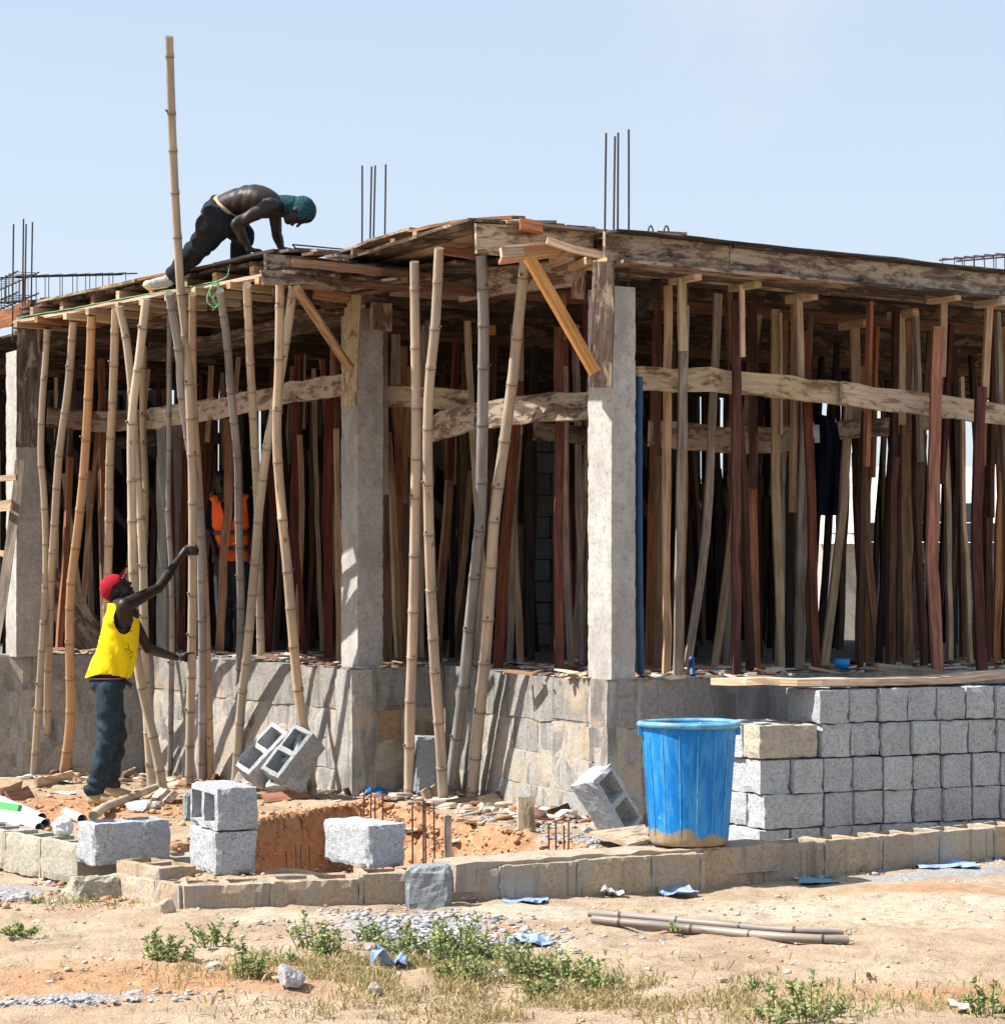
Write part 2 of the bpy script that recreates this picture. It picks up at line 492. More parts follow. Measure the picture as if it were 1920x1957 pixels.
def skin_mat():
    M = Mat('skin', 0.5, 0.32)
    v = M.coords('Object')
    n = M.noise(v, 9, 4, 0.6)
    M.color(M.ramp(n, [(0.3, (0.012, 0.008, 0.007)), (0.7, (0.030, 0.019, 0.016))]))
    M.bump(M.noise(v, 22, 5, 0.6), 0.35, 0.006)
    return M.m
MAT['skin'] = skin_mat()
def fabric_mat(name, col, worn=None, amt=0.5, rough=0.9, sc=6.0, dark=0.65):
    M = Mat(name, rough, 0.15)
    v = M.coords('Object')
    n = M.noise(v, sc, 5, 0.6)
    c = M.ramp(n, [(0.3, tuple(dark * x for x in col)), (0.7, col)])
    if worn:
        n2 = M.noise(v, sc * 1.7, 6, 0.65)
        c = M.mix(M.ramp(n2, [(0.5, 0.0), (0.72, amt)]), c, worn)
    M.color(c)
    M.bump(M.noise(M.coords('Object', (1, 1, 0.35)), 14, 3, 0.5), 0.5, 0.02)
    return M.m
MAT['shirt_yellow'] = fabric_mat('shirt_yellow', (0.80, 0.60, 0.01), None, dark=0.92)
MAT['jeans'] = fabric_mat('jeans', (0.026, 0.046, 0.062), (0.10, 0.13, 0.15), 0.35, sc=9)
MAT['trousers_black'] = fabric_mat('trousers_black', (0.016, 0.018, 0.026), (0.10, 0.09, 0.085), 0.35)
MAT['trousers_grey'] = fabric_mat('trousers_grey', (0.03, 0.04, 0.05), (0.10, 0.12, 0.14), 0.3)
MAT['cap_red'] = fabric_mat('cap_red', (0.36, 0.014, 0.03), (0.10, 0.01, 0.015), 0.5, sc=30)
MAT['white_print'] = simple_mat('white_print', (0.75, 0.75, 0.75), 0.8)
MAT['ink'] = simple_mat('ink', (0.03, 0.03, 0.02), 0.8)
MAT['boot'] = fabric_mat('boot', (0.50, 0.36, 0.20), (0.62, 0.48, 0.32), 0.5)
MAT['vest'] = fabric_mat('vest', (1.0, 0.155, 0.03), None, dark=0.9)
MAT['band'] = simple_mat('band', (0.10, 0.09, 0.10), 0.5)
MAT['belt'] = simple_mat('belt', (0.03, 0.015, 0.02), 0.6)
MAT['belt_pink'] = simple_mat('belt_pink', (0.45, 0.25, 0.27), 0.7)
MAT['elastic'] = fabric_mat('elastic', (0.62, 0.46, 0.30), None)
MAT['sneaker'] = fabric_mat('sneaker', (0.45, 0.45, 0.45), (0.10, 0.10, 0.11), 0.9, sc=22)
MAT['sole'] = simple_mat('sole', (0.72, 0.66, 0.42), 0.7)
MAT['metal'] = simple_mat('metal', (0.7, 0.7, 0.7), 0.3, 0.5, metal=0.9)
MAT['eye'] = simple_mat('eye', (0.6, 0.58, 0.55), 0.3)
def durag_mat():
    M = Mat('durag', 0.8, 0.2)
    v = M.coords('Object', rnd=False)
    ch = nd(M.nt, "ShaderNodeTexChecker")
    M.L(v, ch.inputs['Vector'])
    ch.inputs['Scale'].default_value = 80
    ch.inputs['Color1'].default_value = (0.004, 0.018, 0.026, 1)
    ch.inputs['Color2'].default_value = (0.015, 0.085, 0.105, 1)
    M.color(ch.outputs['Color'])
    return M.m
MAT['durag'] = durag_mat()
def roof_mat():
    M = Mat('zinc', 0.5, 0.4)
    v = M.coords('Object', (1, 1, 1), rnd=False)
    n = M.noise(v, 2.0, 5, 0.6)
    M.color(M.ramp(n, [(0.4, (0.60, 0.60, 0.60)), (0.7, (0.40, 0.32, 0.25))]))
    return M.m
MAT['zinc'] = roof_mat()

# ------------------------------------------------------------------ mesh helpers
class MB:
    def __init__(self):
        self.v = []; self.f = []; self.uv = []; self.mi = []; self.sm = []; self.ring = []
    def add(self, vs, fs, uvs=None, mat=0, smooth=False, ring=None):
        b = len(self.v)
        self.v.extend([tuple(v) for v in vs])
        for i, f in enumerate(fs):
            self.f.append(tuple(b + k for k in f))
            self.uv.append(uvs[i] if uvs is not None else [(0, 0)] * len(f))
            self.mi.append(mat)
            self.sm.append(smooth)
            self.ring.append(0.0 if ring is None else ring[i])
        return self
    def mesh(self, name, mats, origin=None):
        me = bpy.data.meshes.new(name)
        v = np.array(self.v, dtype=np.float32)
        if origin is not None:
            v = v - np.array(origin, dtype=np.float32)
        me.from_pydata(v.tolist(), [], self.f)
        ul = me.uv_layers.new(name='UVMap')
        flat = [c for u in self.uv for p in u for c in p]
        ul.data.foreach_set('uv', flat)
        me.polygons.foreach_set('material_index', self.mi)
        me.polygons.foreach_set('use_smooth', self.sm)
        if any(self.ring):
            a = me.attributes.new('ring', 'FLOAT', 'FACE')
            a.data.foreach_set('value', self.ring)
        for m in mats:
            me.materials.append(MAT[m])
        me.update()
        return me
    def build(self, name, mats, parent=None, origin=None):
        if isinstance(mats, str):
            mats = [mats]
        if origin is None and parent is not None:
            origin = tuple(parent.location)
            me = self.mesh(name, mats, origin)
            o = bpy.data.objects.new(name, me)
            COL.objects.link(o)
            o.parent = parent
            return o
        if origin is None:
            a = np.array(self.v)
            origin = (float(a[:, 0].mean()), float(a[:, 1].mean()), float(a[:, 2].min()))
        me = self.mesh(name, mats, origin)
        o = bpy.data.objects.new(name, me)
        COL.objects.link(o)
        if parent is not None:
            o.parent = parent
            o.location = Vector(origin) - parent.location
        else:
            o.location = origin
        return o

def tag(o, label=None, cat=None, group=None, kind=None):
    if label: o['label'] = label
    if cat: o['category'] = cat
    if group: o['group'] = group
    if kind: o['kind'] = kind
    return o

def empty(name, loc, label=None, cat=None, group=None, kind=None, rz=0.0):
    o = bpy.data.objects.new(name, None)
    COL.objects.link(o)
    o.location = loc
    o.rotation_euler = (0, 0, rz)
    o.empty_display_size = 0.1
    return tag(o, label, cat, group, kind)

def resample(pts, step):
    out = [Vector(pts[0])]
    for a, b in zip(pts[:-1], pts[1:]):
        a, b = Vector(a), Vector(b)
        n = max(1, int(round((b - a).length / step)))
        for k in range(1, n + 1):
            out.append(a.lerp(b, k / n))
    return out

def catmull(pts, step):
    pts = [Vector(p) for p in pts]
    if len(pts) < 3:
        return resample(pts, step)
    out = [pts[0]]
    for i in range(len(pts) - 1):
        p0 = pts[max(0, i - 1)]; p1 = pts[i]; p2 = pts[i + 1]; p3 = pts[min(len(pts) - 1, i + 2)]
        n = max(1, int(round((p2 - p1).length / step)))
        for k in range(1, n + 1):
            t = k / n
            out.append(0.5 * ((2 * p1) + (p2 - p0) * t + (2 * p0 - 5 * p1 + 4 * p2 - p3) * t * t + (3 * p1 - p0 - 3 * p2 + p3) * t ** 3))
    return out

def tangents(pts):
    T = []
    for i in range(len(pts)):
        a = pts[max(0, i - 1)]; b = pts[min(len(pts) - 1, i + 1)]
        T.append((b - a).normalized())
    return T

def tube(mb, pts, rads, n=8, mat=0, smooth=True, cap=True, ringf=None, ref=None, uvo=0.0, sx=1.0):
    pts = [Vector(p) for p in pts]
    T = tangents(pts)
    ref = Vector(ref) if ref is not None else (Vector((0, 1, 0)) if abs(T[0].y) < 0.9 else Vector((1, 0, 0)))
    vs = []; L = 0.0; Ls = []
    for i, p in enumerate(pts):
        if i: L += (p - pts[i - 1]).length
        Ls.append(L)
        A = (ref - T[i] * ref.dot(T[i])).normalized()
        B = T[i].cross(A)
        r = rads[i] if hasattr(rads, '__len__') else rads
        for k in range(n):
            a = 2 * math.pi * k / n
            vs.append(p + A * (math.cos(a) * r * sx) + B * (math.sin(a) * r))
    fs = []; uvs = []; rg = []
    r0 = rads[0] if hasattr(rads, '__len__') else rads
    per = 2 * math.pi * r0
    for i in range(len(pts) - 1):
        for k in range(n):
            k2 = (k + 1) % n
            fs.append((i * n + k, i * n + k2, (i + 1) * n + k2, (i + 1) * n + k))
            u0 = per * k / n; u1 = per * (k + 1) / n
            uvs.append([(u0 + uvo, Ls[i]), (u1 + uvo, Ls[i]), (u1 + uvo, Ls[i + 1]), (u0 + uvo, Ls[i + 1])])
            rg.append(ringf[i] if ringf else 0.0)
    mb.add(vs, fs, uvs, mat, smooth, rg if ringf else None)
    if cap:
        for idx, rev in ((0, True), (len(pts) - 1, False)):
            ring = [vs[idx * n + k] for k in range(n)]
            f = tuple(range(n))
            if rev: f = f[::-1]
            mb.add(ring, [f], [[(0.5 * r0 * math.cos(2 * math.pi * k / n), 0.5 * r0 * math.sin(2 * math.pi * k / n)) for k in range(n)]], mat, False, [0.8] if ringf else None)
    return mb

def beam(mb, pts, w, t, wdir, mat=0, jit=0.06, step=0.3, wob=0.0, seed=None, taper=None):
    """rectangular timber along a polyline; w across wdir, t across the other way"""
    rr = random.Random(seed if seed is not None else random.random())
    pts = resample(pts, step)
    T = tangents(pts)
    wdir = Vector(wdir)
    vs = []; Ls = []; L = 0
    n = len(pts)
    for i, p in enumerate(pts):
        if i: L += (p - pts[i - 1]).length
        Ls.append(L)
        W = (wdir - T[i] * wdir.dot(T[i])).normalized()
        N = T[i].cross(W)
        q = p + W * rr.uniform(-wob, wob) + N * rr.uniform(-wob, wob)
        ww = w * 0.5; tt = t * 0.5
        if taper: ww *= taper(i / (n - 1))
        for (a, b) in ((-1, -1), (1, -1), (1, 1), (-1, 1)):
            vs.append(q + W * (a * ww * (1 + rr.uniform(-jit, jit))) + N * (b * tt * (1 + rr.uniform(-jit, jit))))
    us = [0, w, w + t, 2 * w + t, 2 * (w + t)]
    fs = []; uvs = []
    for i in range(n - 1):
        for k in range(4):
            k2 = (k + 1) % 4
            fs.append((i * 4 + k, i * 4 + k2, (i + 1) * 4 + k2, (i + 1) * 4 + k))
            uvs.append([(us[k], Ls[i]), (us[k + 1], Ls[i]), (us[k + 1], Ls[i + 1]), (us[k], Ls[i + 1])])
    fs.append((3, 2, 1, 0)); uvs.append([(0, 0), (w, 0), (w, t), (0, t)])
    b = (n - 1) * 4
    fs.append((b, b + 1, b + 2, b + 3)); uvs.append([(0, 0), (w, 0), (w, t), (0, t)])
    mb.add(vs, fs, uvs, mat, False)
    return mb

def lattice(mb, xs, ys, zs, solid, fn=None, mat=0, uvs_on=True):
    """boundary faces of a cell grid, vertices passed through fn"""
    nx, ny, nz = len(xs), len(ys), len(zs)
    idx = {}; vs = []
    def vid(i, j, k):
        key = (i, j, k)
        if key not in idx:
            idx[key] = len(vs)
            vs.append((xs[i], ys[j], zs[k]))
        return idx[key]
    S = np.zeros((nx + 1, ny + 1, nz + 1), bool)
    for i in range(nx - 1):
        for j in range(ny - 1):
            for k in range(nz - 1):
                S[i + 1, j + 1, k + 1] = solid(0.5 * (xs[i] + xs[i + 1]), 0.5 * (ys[j] + ys[j + 1]), 0.5 * (zs[k] + zs[k + 1]))
    fs = []
    for i in range(nx - 1):
        for j in range(ny - 1):
            for k in range(nz - 1):
                if not S[i + 1, j + 1, k + 1]: continue
                if not S[i, j + 1, k + 1]: fs.append((vid(i, j, k), vid(i, j, k + 1), vid(i, j + 1, k + 1), vid(i, j + 1, k)))
                if not S[i + 2, j + 1, k + 1]: fs.append((vid(i + 1, j, k), vid(i + 1, j + 1, k), vid(i + 1, j + 1, k + 1), vid(i + 1, j, k + 1)))
                if not S[i + 1, j, k + 1]: fs.append((vid(i, j, k), vid(i + 1, j, k), vid(i + 1, j, k + 1), vid(i, j, k + 1)))
                if not S[i + 1, j + 2, k + 1]: fs.append((vid(i, j + 1, k), vid(i, j + 1, k + 1), vid(i + 1, j + 1, k + 1), vid(i + 1, j + 1, k)))
                if not S[i + 1, j + 1, k]: fs.append((vid(i, j, k), vid(i, j + 1, k), vid(i + 1, j + 1, k), vid(i + 1, j, k)))
                if not S[i + 1, j + 1, k + 2]: fs.append((vid(i, j, k + 1), vid(i + 1, j, k + 1), vid(i + 1, j + 1, k + 1), vid(i, j + 1, k + 1)))
    if fn is not None:
        vs = fn(np.array(vs, dtype=np.float64)).tolist()
    mb.add(vs, fs, None, mat, False)
    return mb

def splits(a, b, n, extra=()):
    s = sorted(set([round(a + (b - a) * k / n, 5) for k in range(n + 1)]) | set(round(e, 5) for e in extra))
    out = [s[0]]
    for q in s[1:]:
        if q - out[-1] > 0.012 or q in [round(e, 5) for e in extra] or q == s[-1]:
            out.append(q)
    return out

def block_mesh(name, L=0.45, W=0.225, H=0.225, hollow=True, seed=0, res=(3, 2, 2), amp=0.004, mats=('block_grey',), chip=0.010, cut=None):
    """a sandcrete block, long in x, centred in x/y, standing on z=0, cavities along z"""
    t = 0.038
    cx0 = (-L / 2 + t, -t / 2); cx1 = (t / 2, L / 2 - t); cy = (-W / 2 + t, W / 2 - t)
    if hollow:
        xs = splits(-L / 2, L / 2, res[0], (cx0[0], cx0[1], cx1[0], cx1[1])) if res[0] > 3 else [-L / 2, cx0[0], cx0[1], cx1[0], cx1[1], L / 2]
        ys = splits(-W / 2, W / 2, res[1], cy) if res[1] > 2 else [-W / 2, cy[0], cy[1], W / 2]
    else:
        xs = splits(-L / 2, L / 2, res[0]); ys = splits(-W / 2, W / 2, res[1])
    zs = splits(0, H, res[2])
    def solid(x, y, z):
        if cut and cut(x, y, z): return False
        if hollow and cy[0] < y < cy[1] and (cx0[0] < x < cx0[1] or cx1[0] < x < cx1[1]): return False
        return True
    def fn(v):
        n = fbm(v * 16 + seed * 11.7, 3, seed, 0.6)
        n2 = fbm(v * 16 + seed * 5.1 + 40, 3, seed + 50, 0.6)
        n3 = fbm(v * 16 + seed * 7.1 + 80, 3, seed + 90, 0.6)
        # worn outer corners
        ex = np.clip(1 - (L / 2 - abs(v[:, 0])) / 0.02, 0, 1)
        ey = np.clip(1 - (W / 2 - abs(v[:, 1])) / 0.02, 0, 1)
        ez = np.clip(1 - (H / 2 - abs(v[:, 2] - H / 2)) / 0.02, 0, 1)
        e = ((ex + ey + ez) > 1.5) * 1.0
        c = chip * e * (0.6 + 0.9 * np.clip(n, -0.5, 1))
        o = v.copy()
        o[:, 0] += n * amp - np.sign(v[:, 0]) * c * ex
        o[:, 1] += n2 * amp - np.sign(v[:, 1]) * c * ey
        o[:, 2] += n3 * amp - np.sign(v[:, 2] - H / 2) * c * ez
        return o
    mb = MB()
    lattice(mb, xs, ys, zs, solid, fn)
    return mb.mesh(name, list(mats))

def place(name, me, loc, rz=0.0, parent=None, rot=None, mat=None):
    o = bpy.data.objects.new(name, me)
    COL.objects.link(o)
    if parent is not None:
        o.parent = parent
        o.location = Vector(loc) - parent.location
    else:
        o.location = loc
    o.rotation_euler = rot if rot is not None else (0, 0, rz)
    if mat:
        o.material_slots[0].link = 'OBJECT'
        o.material_slots[0].material = MAT[mat]
    return o

# ------------------------------------------------------------------ ground
FW = [Vector((-2.83, 13.3, 0)), Vector((-1.575, 11.6, 0)), Vector((0.0, 12.04, 0)), Vector((1.07, 12.59, 0)), Vector((2.98, 13.98, 0)), Vector((4.6, 15.1, 0))]
PIT = np.array([(-0.98, 17.75), (-1.72, 16.3), (-2.0, 14.3), (-1.42, 13.0), (-0.2, 13.1), (0.62, 13.4), (0.66, 14.1)])

def seg_dist(x, y, a, b):
    ax, ay = a; bx, by = b
    dx, dy = bx - ax, by - ay
    t = np.clip(((x - ax) * dx + (y - ay) * dy) / (dx * dx + dy * dy), 0, 1)
    return np.hypot(x - ax - t * dx, y - ay - t * dy)

def poly_inside(x, y, poly):
    ins = np.zeros(np.shape(x), bool)
    n = len(poly)
    for i in range(n):
        x0, y0 = poly[i]; x1, y1 = poly[(i + 1) % n]
        c = ((y0 > y) != (y1 > y)) & (x < (x1 - x0) * (y - y0) / (y1 - y0 + 1e-12) + x0)
        ins ^= c
    return ins

def sstep(a, b, x):
    t = np.clip((x - a) / (b - a), 0, 1)
    return t * t * (3 - 2 * t)

def ground_h(x, y):
    x = np.asarray(x, dtype=np.float64); y = np.asarray(y, dtype=np.float64)
    z = np.zeros_like(x + y)
    z = z - 0.043 * np.clip(y - 18.5, 0, 3.6) * sstep(-0.9, -1.8, x)
    z = z - 0.05 * np.exp(-(((x + 3.0) / 1.0) ** 2 + ((y - 18.2) / 0.9) ** 2))
    z = z + 0.05 * np.exp(-(((x - 0.35) / 0.5) ** 2 + ((y - 16.4) / 0.6) ** 2))
    # bank at the foot of the corner, slight hollow behind the long wall
    bd = np.minimum(seg_dist(x, y, (-1.5, 11.95), (0.05, 12.4)), seg_dist(x, y, (0.05, 12.4), (1.0, 12.9)))
    z = z + 0.115 * sstep(0.30, 0.10, bd)
    z = z + 0.025 * fbm2(x * 0.9, y * 0.9, 3, 3) * sstep(19.0, 17.0, y)
    # right rear, below the block stack
    z = z - 0.06 * sstep(0.9, 1.5, x) * sstep(14.0, 15.0, y)
    # dropped bottom behind the wall (pit)
    d = np.full(np.shape(z), 9.0)
    for i in range(len(PIT)):
        d = np.minimum(d, seg_dist(x, y, PIT[i], PIT[(i + 1) % len(PIT)]))
    ins = poly_inside(x, y, PIT)
    wob = 0.11 * fbm2(x * 3.4, y * 3.4, 5, 9, 0.6)
    e = np.where(ins, d, -d) + wob
    slope = np.where((x - (-0.98)) * (14.1 - 17.75) - (y - 17.75) * (0.66 + 0.98) < 0, 0.55, 0.16)
    drop = np.clip(e / 0.5, 0, 1) ** 0.7
    lit_side = seg_dist(x, y, PIT[0], PIT[6])
    oth = np.minimum(seg_dist(x, y, PIT[0], PIT[1]), np.minimum(seg_dist(x, y, PIT[1], PIT[2]), seg_dist(x, y, PIT[2], PIT[3])))
    d1 = np.where(ins, np.clip((lit_side + wob) / 0.85, 0, 1), 0)
    d2 = np.where(ins, np.clip((oth + wob * 0.5) / 0.14, 0, 1), 0)
    z = z - 0.72 * np.minimum(d1, d2) + np.where(ins, 0.045 * fbm2(x * 7, y * 7, 5, 21, 0.65), 0)
    return z

def ground_fine(x, y):
    z = ground_h(x, y)
    z = z + 0.012 * fbm2(x * 4.5, y * 4.5, 3, 31) + 0.006 * fbm2(x * 13, y * 13, 3, 41)
    z = z - 0.035 * np.clip(fbm2(x * 6.0, y * 6.0, 3, 55) - 0.35, 0, 1) * sstep(13.5, 12.0, y)
    # wheel ruts / footprints in front
    fr = sstep(11.3, 10.2, y) * sstep(0.3, -0.8, x)
    z = z + fr * 0.010 * np.sin((y + 0.10 * x) * 30 + 2 * fbm2(x * 1.2, y * 1.2, 2, 5))
    fr2 = sstep(10.6, 9.6, y) * sstep(0.8, 1.3, x)
    z = z + fr2 * 0.008 * np.sin((y - 0.45 * x) * 34 + 2 * fbm2(x * 1.2, y * 1.2, 2, 6))
    return z

def gh(x, y):
    return float(ground_h(np.array([x]), np.array([y]))[0])

def hit(px, py):
    """where the ray of a photo pixel meets the ground"""
    d = 7.5; k = (px - 960.0) / FPX; m = (py - HY) / FPX
    ds = np.arange(7.5, 30, 0.02)
    zz = EYE - m * ds
    g = ground_h(k * ds, ds)
    w = np.where(zz <= g)[0]
    d = ds[w[0]] if len(w) else EYE / m
    return Vector((k * d, d, EYE - m * d))

def build_ground():
    xs = np.concatenate([[-900, -300, -100, -40, -20, -12, -9, -7.5], np.arange(-6.6, 6.6, 0.036), [7.5, 9, 12, 20, 40, 100, 300, 900]])
    ys = np.concatenate([[-60, -20, -5, 2, 5, 6.5, 7.4], np.arange(8.0, 18.9, 0.036), np.arange(18.9, 23.0, 0.07), [23.5, 24.5, 26, 28, 32, 40, 60, 120, 400, 1500]])
    X, Y = np.meshgrid(xs, ys)
    Z = ground_fine(X, Y)
    far = (abs(X) > 8) | (Y > 25) | (Y < 7)
    Z = np.where(far, -0.02, Z)
    Z = np.where((Y > 24), -0.15, Z)
    nx, ny = len(xs), len(ys)
    v = np.stack([X, Y, Z], -1).reshape(-1, 3)
    i = np.arange((ny - 1) * (nx - 1)); r = i // (nx - 1); c = i % (nx - 1)
    a = r * nx + c
    f = np.stack([a, a + 1, a + nx + 1, a + nx], -1)
    me = bpy.data.meshes.new('ground')
    me.vertices.add(len(v)); me.vertices.foreach_set('co', v.astype(np.float32).ravel())
    me.loops.add(len(f) * 4); me.loops.foreach_set('vertex_index', f.astype(np.int32).ravel())
    me.polygons.add(len(f)); me.polygons.foreach_set('loop_start', (np.arange(len(f)) * 4).astype(np.int32))
    me.polygons.foreach_set('loop_total', np.full(len(f), 4, np.int32))
    me.polygons.foreach_set('use_smooth', np.ones(len(f), bool))
    me.update(calc_edges=True)
    x = v[:, 0]; y = v[:, 1]
    def blob(cx, cy, rx, ry, rot=0.0, hard=1.0):
        dx, dy = x - cx, y - cy
        c_, s_ = math.cos(rot), math.sin(rot)
        a_ = (dx * c_ + dy * s_) / rx; b_ = (-dx * s_ + dy * c_) / ry
        return np.exp(-(a_ * a_ + b_ * b_) * hard)
    org = np.zeros(len(v))
    insp = poly_inside(x, y, PIT)
    dd = np.full(len(v), 9.0)
    for k in range(len(PIT)):
        dd = np.minimum(dd, seg_dist(x, y, PIT[k], PIT[(k + 1) % len(PIT)]))
    org = np.maximum(org, np.where(insp, 1.0, np.clip(0.75 - dd / 0.35, 0, 1)))
    org = np.maximum(org, 0.95 * blob(-3.3, 17.3, 1.5, 1.6))
    org = np.maximum(org, 0.75 * blob(-0.35, 10.9, 0.7, 0.5))
    org = np.maximum(org, 0.66 * blob(-1.5, 9.6, 1.5, 0.9))
    org = np.maximum(org, 0.60 * blob(2.3, 12.4, 0.8, 0.35))
    org = np.maximum(org, 0.62 * blob(1.9, 9.2, 1.4, 0.5))
    gr = 0.95 * blob(-0.42, 11.0, 0.42, 0.5)
    gr = np.maximum(gr, 0.80 * blob(-0.05, 10.5, 0.35, 0.25))
    gr = np.maximum(gr, 0.9 * blob(2.45, 13.2, 0.9, 0.22, 0.62))
    gr = np.maximum(gr, 0.85 * blob(-2.75, 12.35, 0.5, 0.35))
    gr = np.maximum(gr, 0.70 * blob(-1.7, 9.15, 0.5, 0.12))
    gr = np.maximum(gr, 0.75 * blob(0.15, 16.5, 0.55, 0.7))
    gr = np.maximum(gr, 0.75 * blob(0.6, 15.0, 0.5, 0.4))
    gr = np.maximum(gr, 0.75 * blob(-2.0, 19.2, 1.2, 0.5, -1.0))
    pl = 0.75 * blob(1.9, 11.7, 1.6, 0.8)
    pl = np.maximum(pl, 0.7 * blob(0.3, 11.6, 0.9, 0.4))
    pl = np.maximum(pl, 0.7 * blob(-0.9, 11.35, 0.8, 0.25))
    pl = np.maximum(pl, 0.65 * blob(0.9, 14.2, 0.7, 0.5))
    ca = me.color_attributes.new('soil', 'FLOAT_COLOR', 'POINT')
    colr = np.stack([org, gr, pl, np.ones(len(v))], -1).astype(np.float32)
    ca.data.foreach_set('color', colr.ravel())
    me.materials.append(MAT['soil'])
    o = bpy.data.objects.new('ground', me)
    COL.objects.link(o)
    tag(o, kind='structure')
build_ground()

# ------------------------------------------------------------------ shared block meshes
BV = [block_mesh('block_variant', seed=k, res=(3, 2, 2), amp=0.003, chip=0.005) for k in range(6)]
BFINE = [block_mesh('block_fine', seed=20 + k, res=(14, 8, 8), amp=0.0035, chip=0.010) for k in range(4)]
BMID = [block_mesh('block_mid', seed=40 + k, res=(8, 5, 5), amp=0.004, chip=0.008) for k in range(5)]

# ------------------------------------------------------------------ foundation strip wall (front)
def lay_run(parent, a, b, ztop, name='block', ztop2=None, mat='block_found', start=0.0, hollow=True):
    """blocks laid end to end from a to b (outer bottom line), body to the inner side"""
    u = (b - a).normalized(); n = Vector((-u.y, u.x, 0))
    if n.y < 0: n = -n
    L = (b - a).length
    s = start
    k = 0
    ang = math.atan2(u.y, u.x)
    zt0 = ztop
    while s < L - 0.05:
        ln = min(0.45, L - s)
        if ztop2 is not None: ztop = zt0 + (ztop2 - zt0) * (s + ln / 2) / L
        c = a + u * (s + ln / 2) + n * 0.1125
        me = random.choice(BMID)
        o = place(name, me, (c.x, c.y, ztop - 0.225 + random.uniform(-0.006, 0.006)), ang + random.uniform(-0.010, 0.010), parent, mat=mat)
        o.scale = ((ln - 0.014) / 0.45, 1, 1)
        # mortar joint
        j = a + u * (s + ln) + n * 0.1125
        mb = MB()
        lattice(mb, [-0.012, 0.012], splits(-0.1115, 0.108, 3), splits(0, 0.222, 3), lambda x, y, z: True,
                lambda v: v + 0.005 * np.stack([fbm(v * 30 + k, 2, 1), fbm(v * 30 + 9 + k, 2, 2), fbm(v * 30 + 4 + k, 2, 3)], -1))
        me2 = mb.mesh('joint', ['mortar'])
        place('mortar_joint', me2, (j.x, j.y, ztop - 0.225), ang, parent)
        s += ln
        k += 1

fw = empty('foundation_wall', (FW[1].x, FW[1].y, 0), 'low brown strip of hollow foundation blocks running below the blue bucket', 'low wall')
lay_run(fw, FW[1] + Vector((0, 0, 0)), FW[2], 0.125, ztop2=0.185)
lay_run(fw, FW[2], FW[3], 0.19)
lay_run(fw, FW[3] + Vector((0.0, 0.02, 0)), FW[5], 0.20)
# cement cap smeared over the long middle length
def cap_strip(parent, a, b, z, w=0.235, h=0.03, seed=0):
    u = (b - a).normalized(); n = Vector((-u.y, u.x, 0))
    if n.y < 0: n = -n
    L = (b - a).length
    xs = splits(0, L, int(L / 0.06)); ys = splits(-0.008, w, 5)
    mb = MB()
    def fn(v):
        f = fbm(v * 9 + seed, 3, seed)
        o = v.copy()
        o[:, 2] += 0.010 * f * (v[:, 2] > 0.01)
        o[:, 1] += 0.008 * fbm(v * 7 + 5, 3, seed + 3)
        return o
    lattice(mb, xs, ys, [-0.12, -0.06, 0, h], lambda x, y, zz: True, fn)
    me = mb.mesh('cap', ['block_found'])
    o = place('cement_cap', me, (a.x, a.y, z), math.atan2(u.y, u.x), parent)
    return o
cap_strip(fw, FW[2] - (FW[2] - FW[1]).normalized() * 0.25 + Vector((0, -0.02, 0)), FW[3] + Vector((0.45, 0.3, 0)), 0.178, 0.26)

fl = empty('foundation_wall', (FW[0].x, FW[0].y, 0), 'low block wall at the left under the large hollow block, with sand joints', 'low wall')
e0 = Vector((-3.6, 14.35, 0)); e1 = Vector((-2.24, 12.5, 0))
lay_run(fl, e0, e1, 0.235, mat='block_warm')
lay_run(fl, Vector((-2.22, 12.66, 0)), Vector((-1.55, 12.95, 0)), 0.14, mat='block_warm')
# short return leading back from the corner
lay_run(fl, Vector((-2.02, 12.22, 0)), Vector((-1.60, 11.64, 0)), 0.13, mat='block_found')
o = place('block', BMID[1], Vector((-1.78, 12.12, -0.03)), math.radians(-52), fl, mat='block_found')

# ------------------------------------------------------------------ plinth
plinth = empty('building_plinth', (PC2.x, PC2.y, 0), 'raised concrete block plinth that carries the columns and timber props', 'plinth')
FLOORP = [(-7.5, 22.4), (PC1.x, PC1.y), (PLJ.x, PLJ.y), (PC2.x, PC2.y), (PMJ.x, PMJ.y), (PC3.x, PC3.y), (6.8, 19.75), (6.8, 28.5), (-7.5, 28.5)]
# floor slab
mb = MB()
nfp = len(FLOORP)
top = [(x, y, SLAB) for x, y in FLOORP]; bot = [(x, y, SLAB - 0.3) for x, y in FLOORP]
mb.add(top + bot, [tuple(range(nfp))[::-1], tuple(range(nfp, 2 * nfp))] , None, 0)
o = mb.build('floor_slab', 'plinth_beam', plinth)

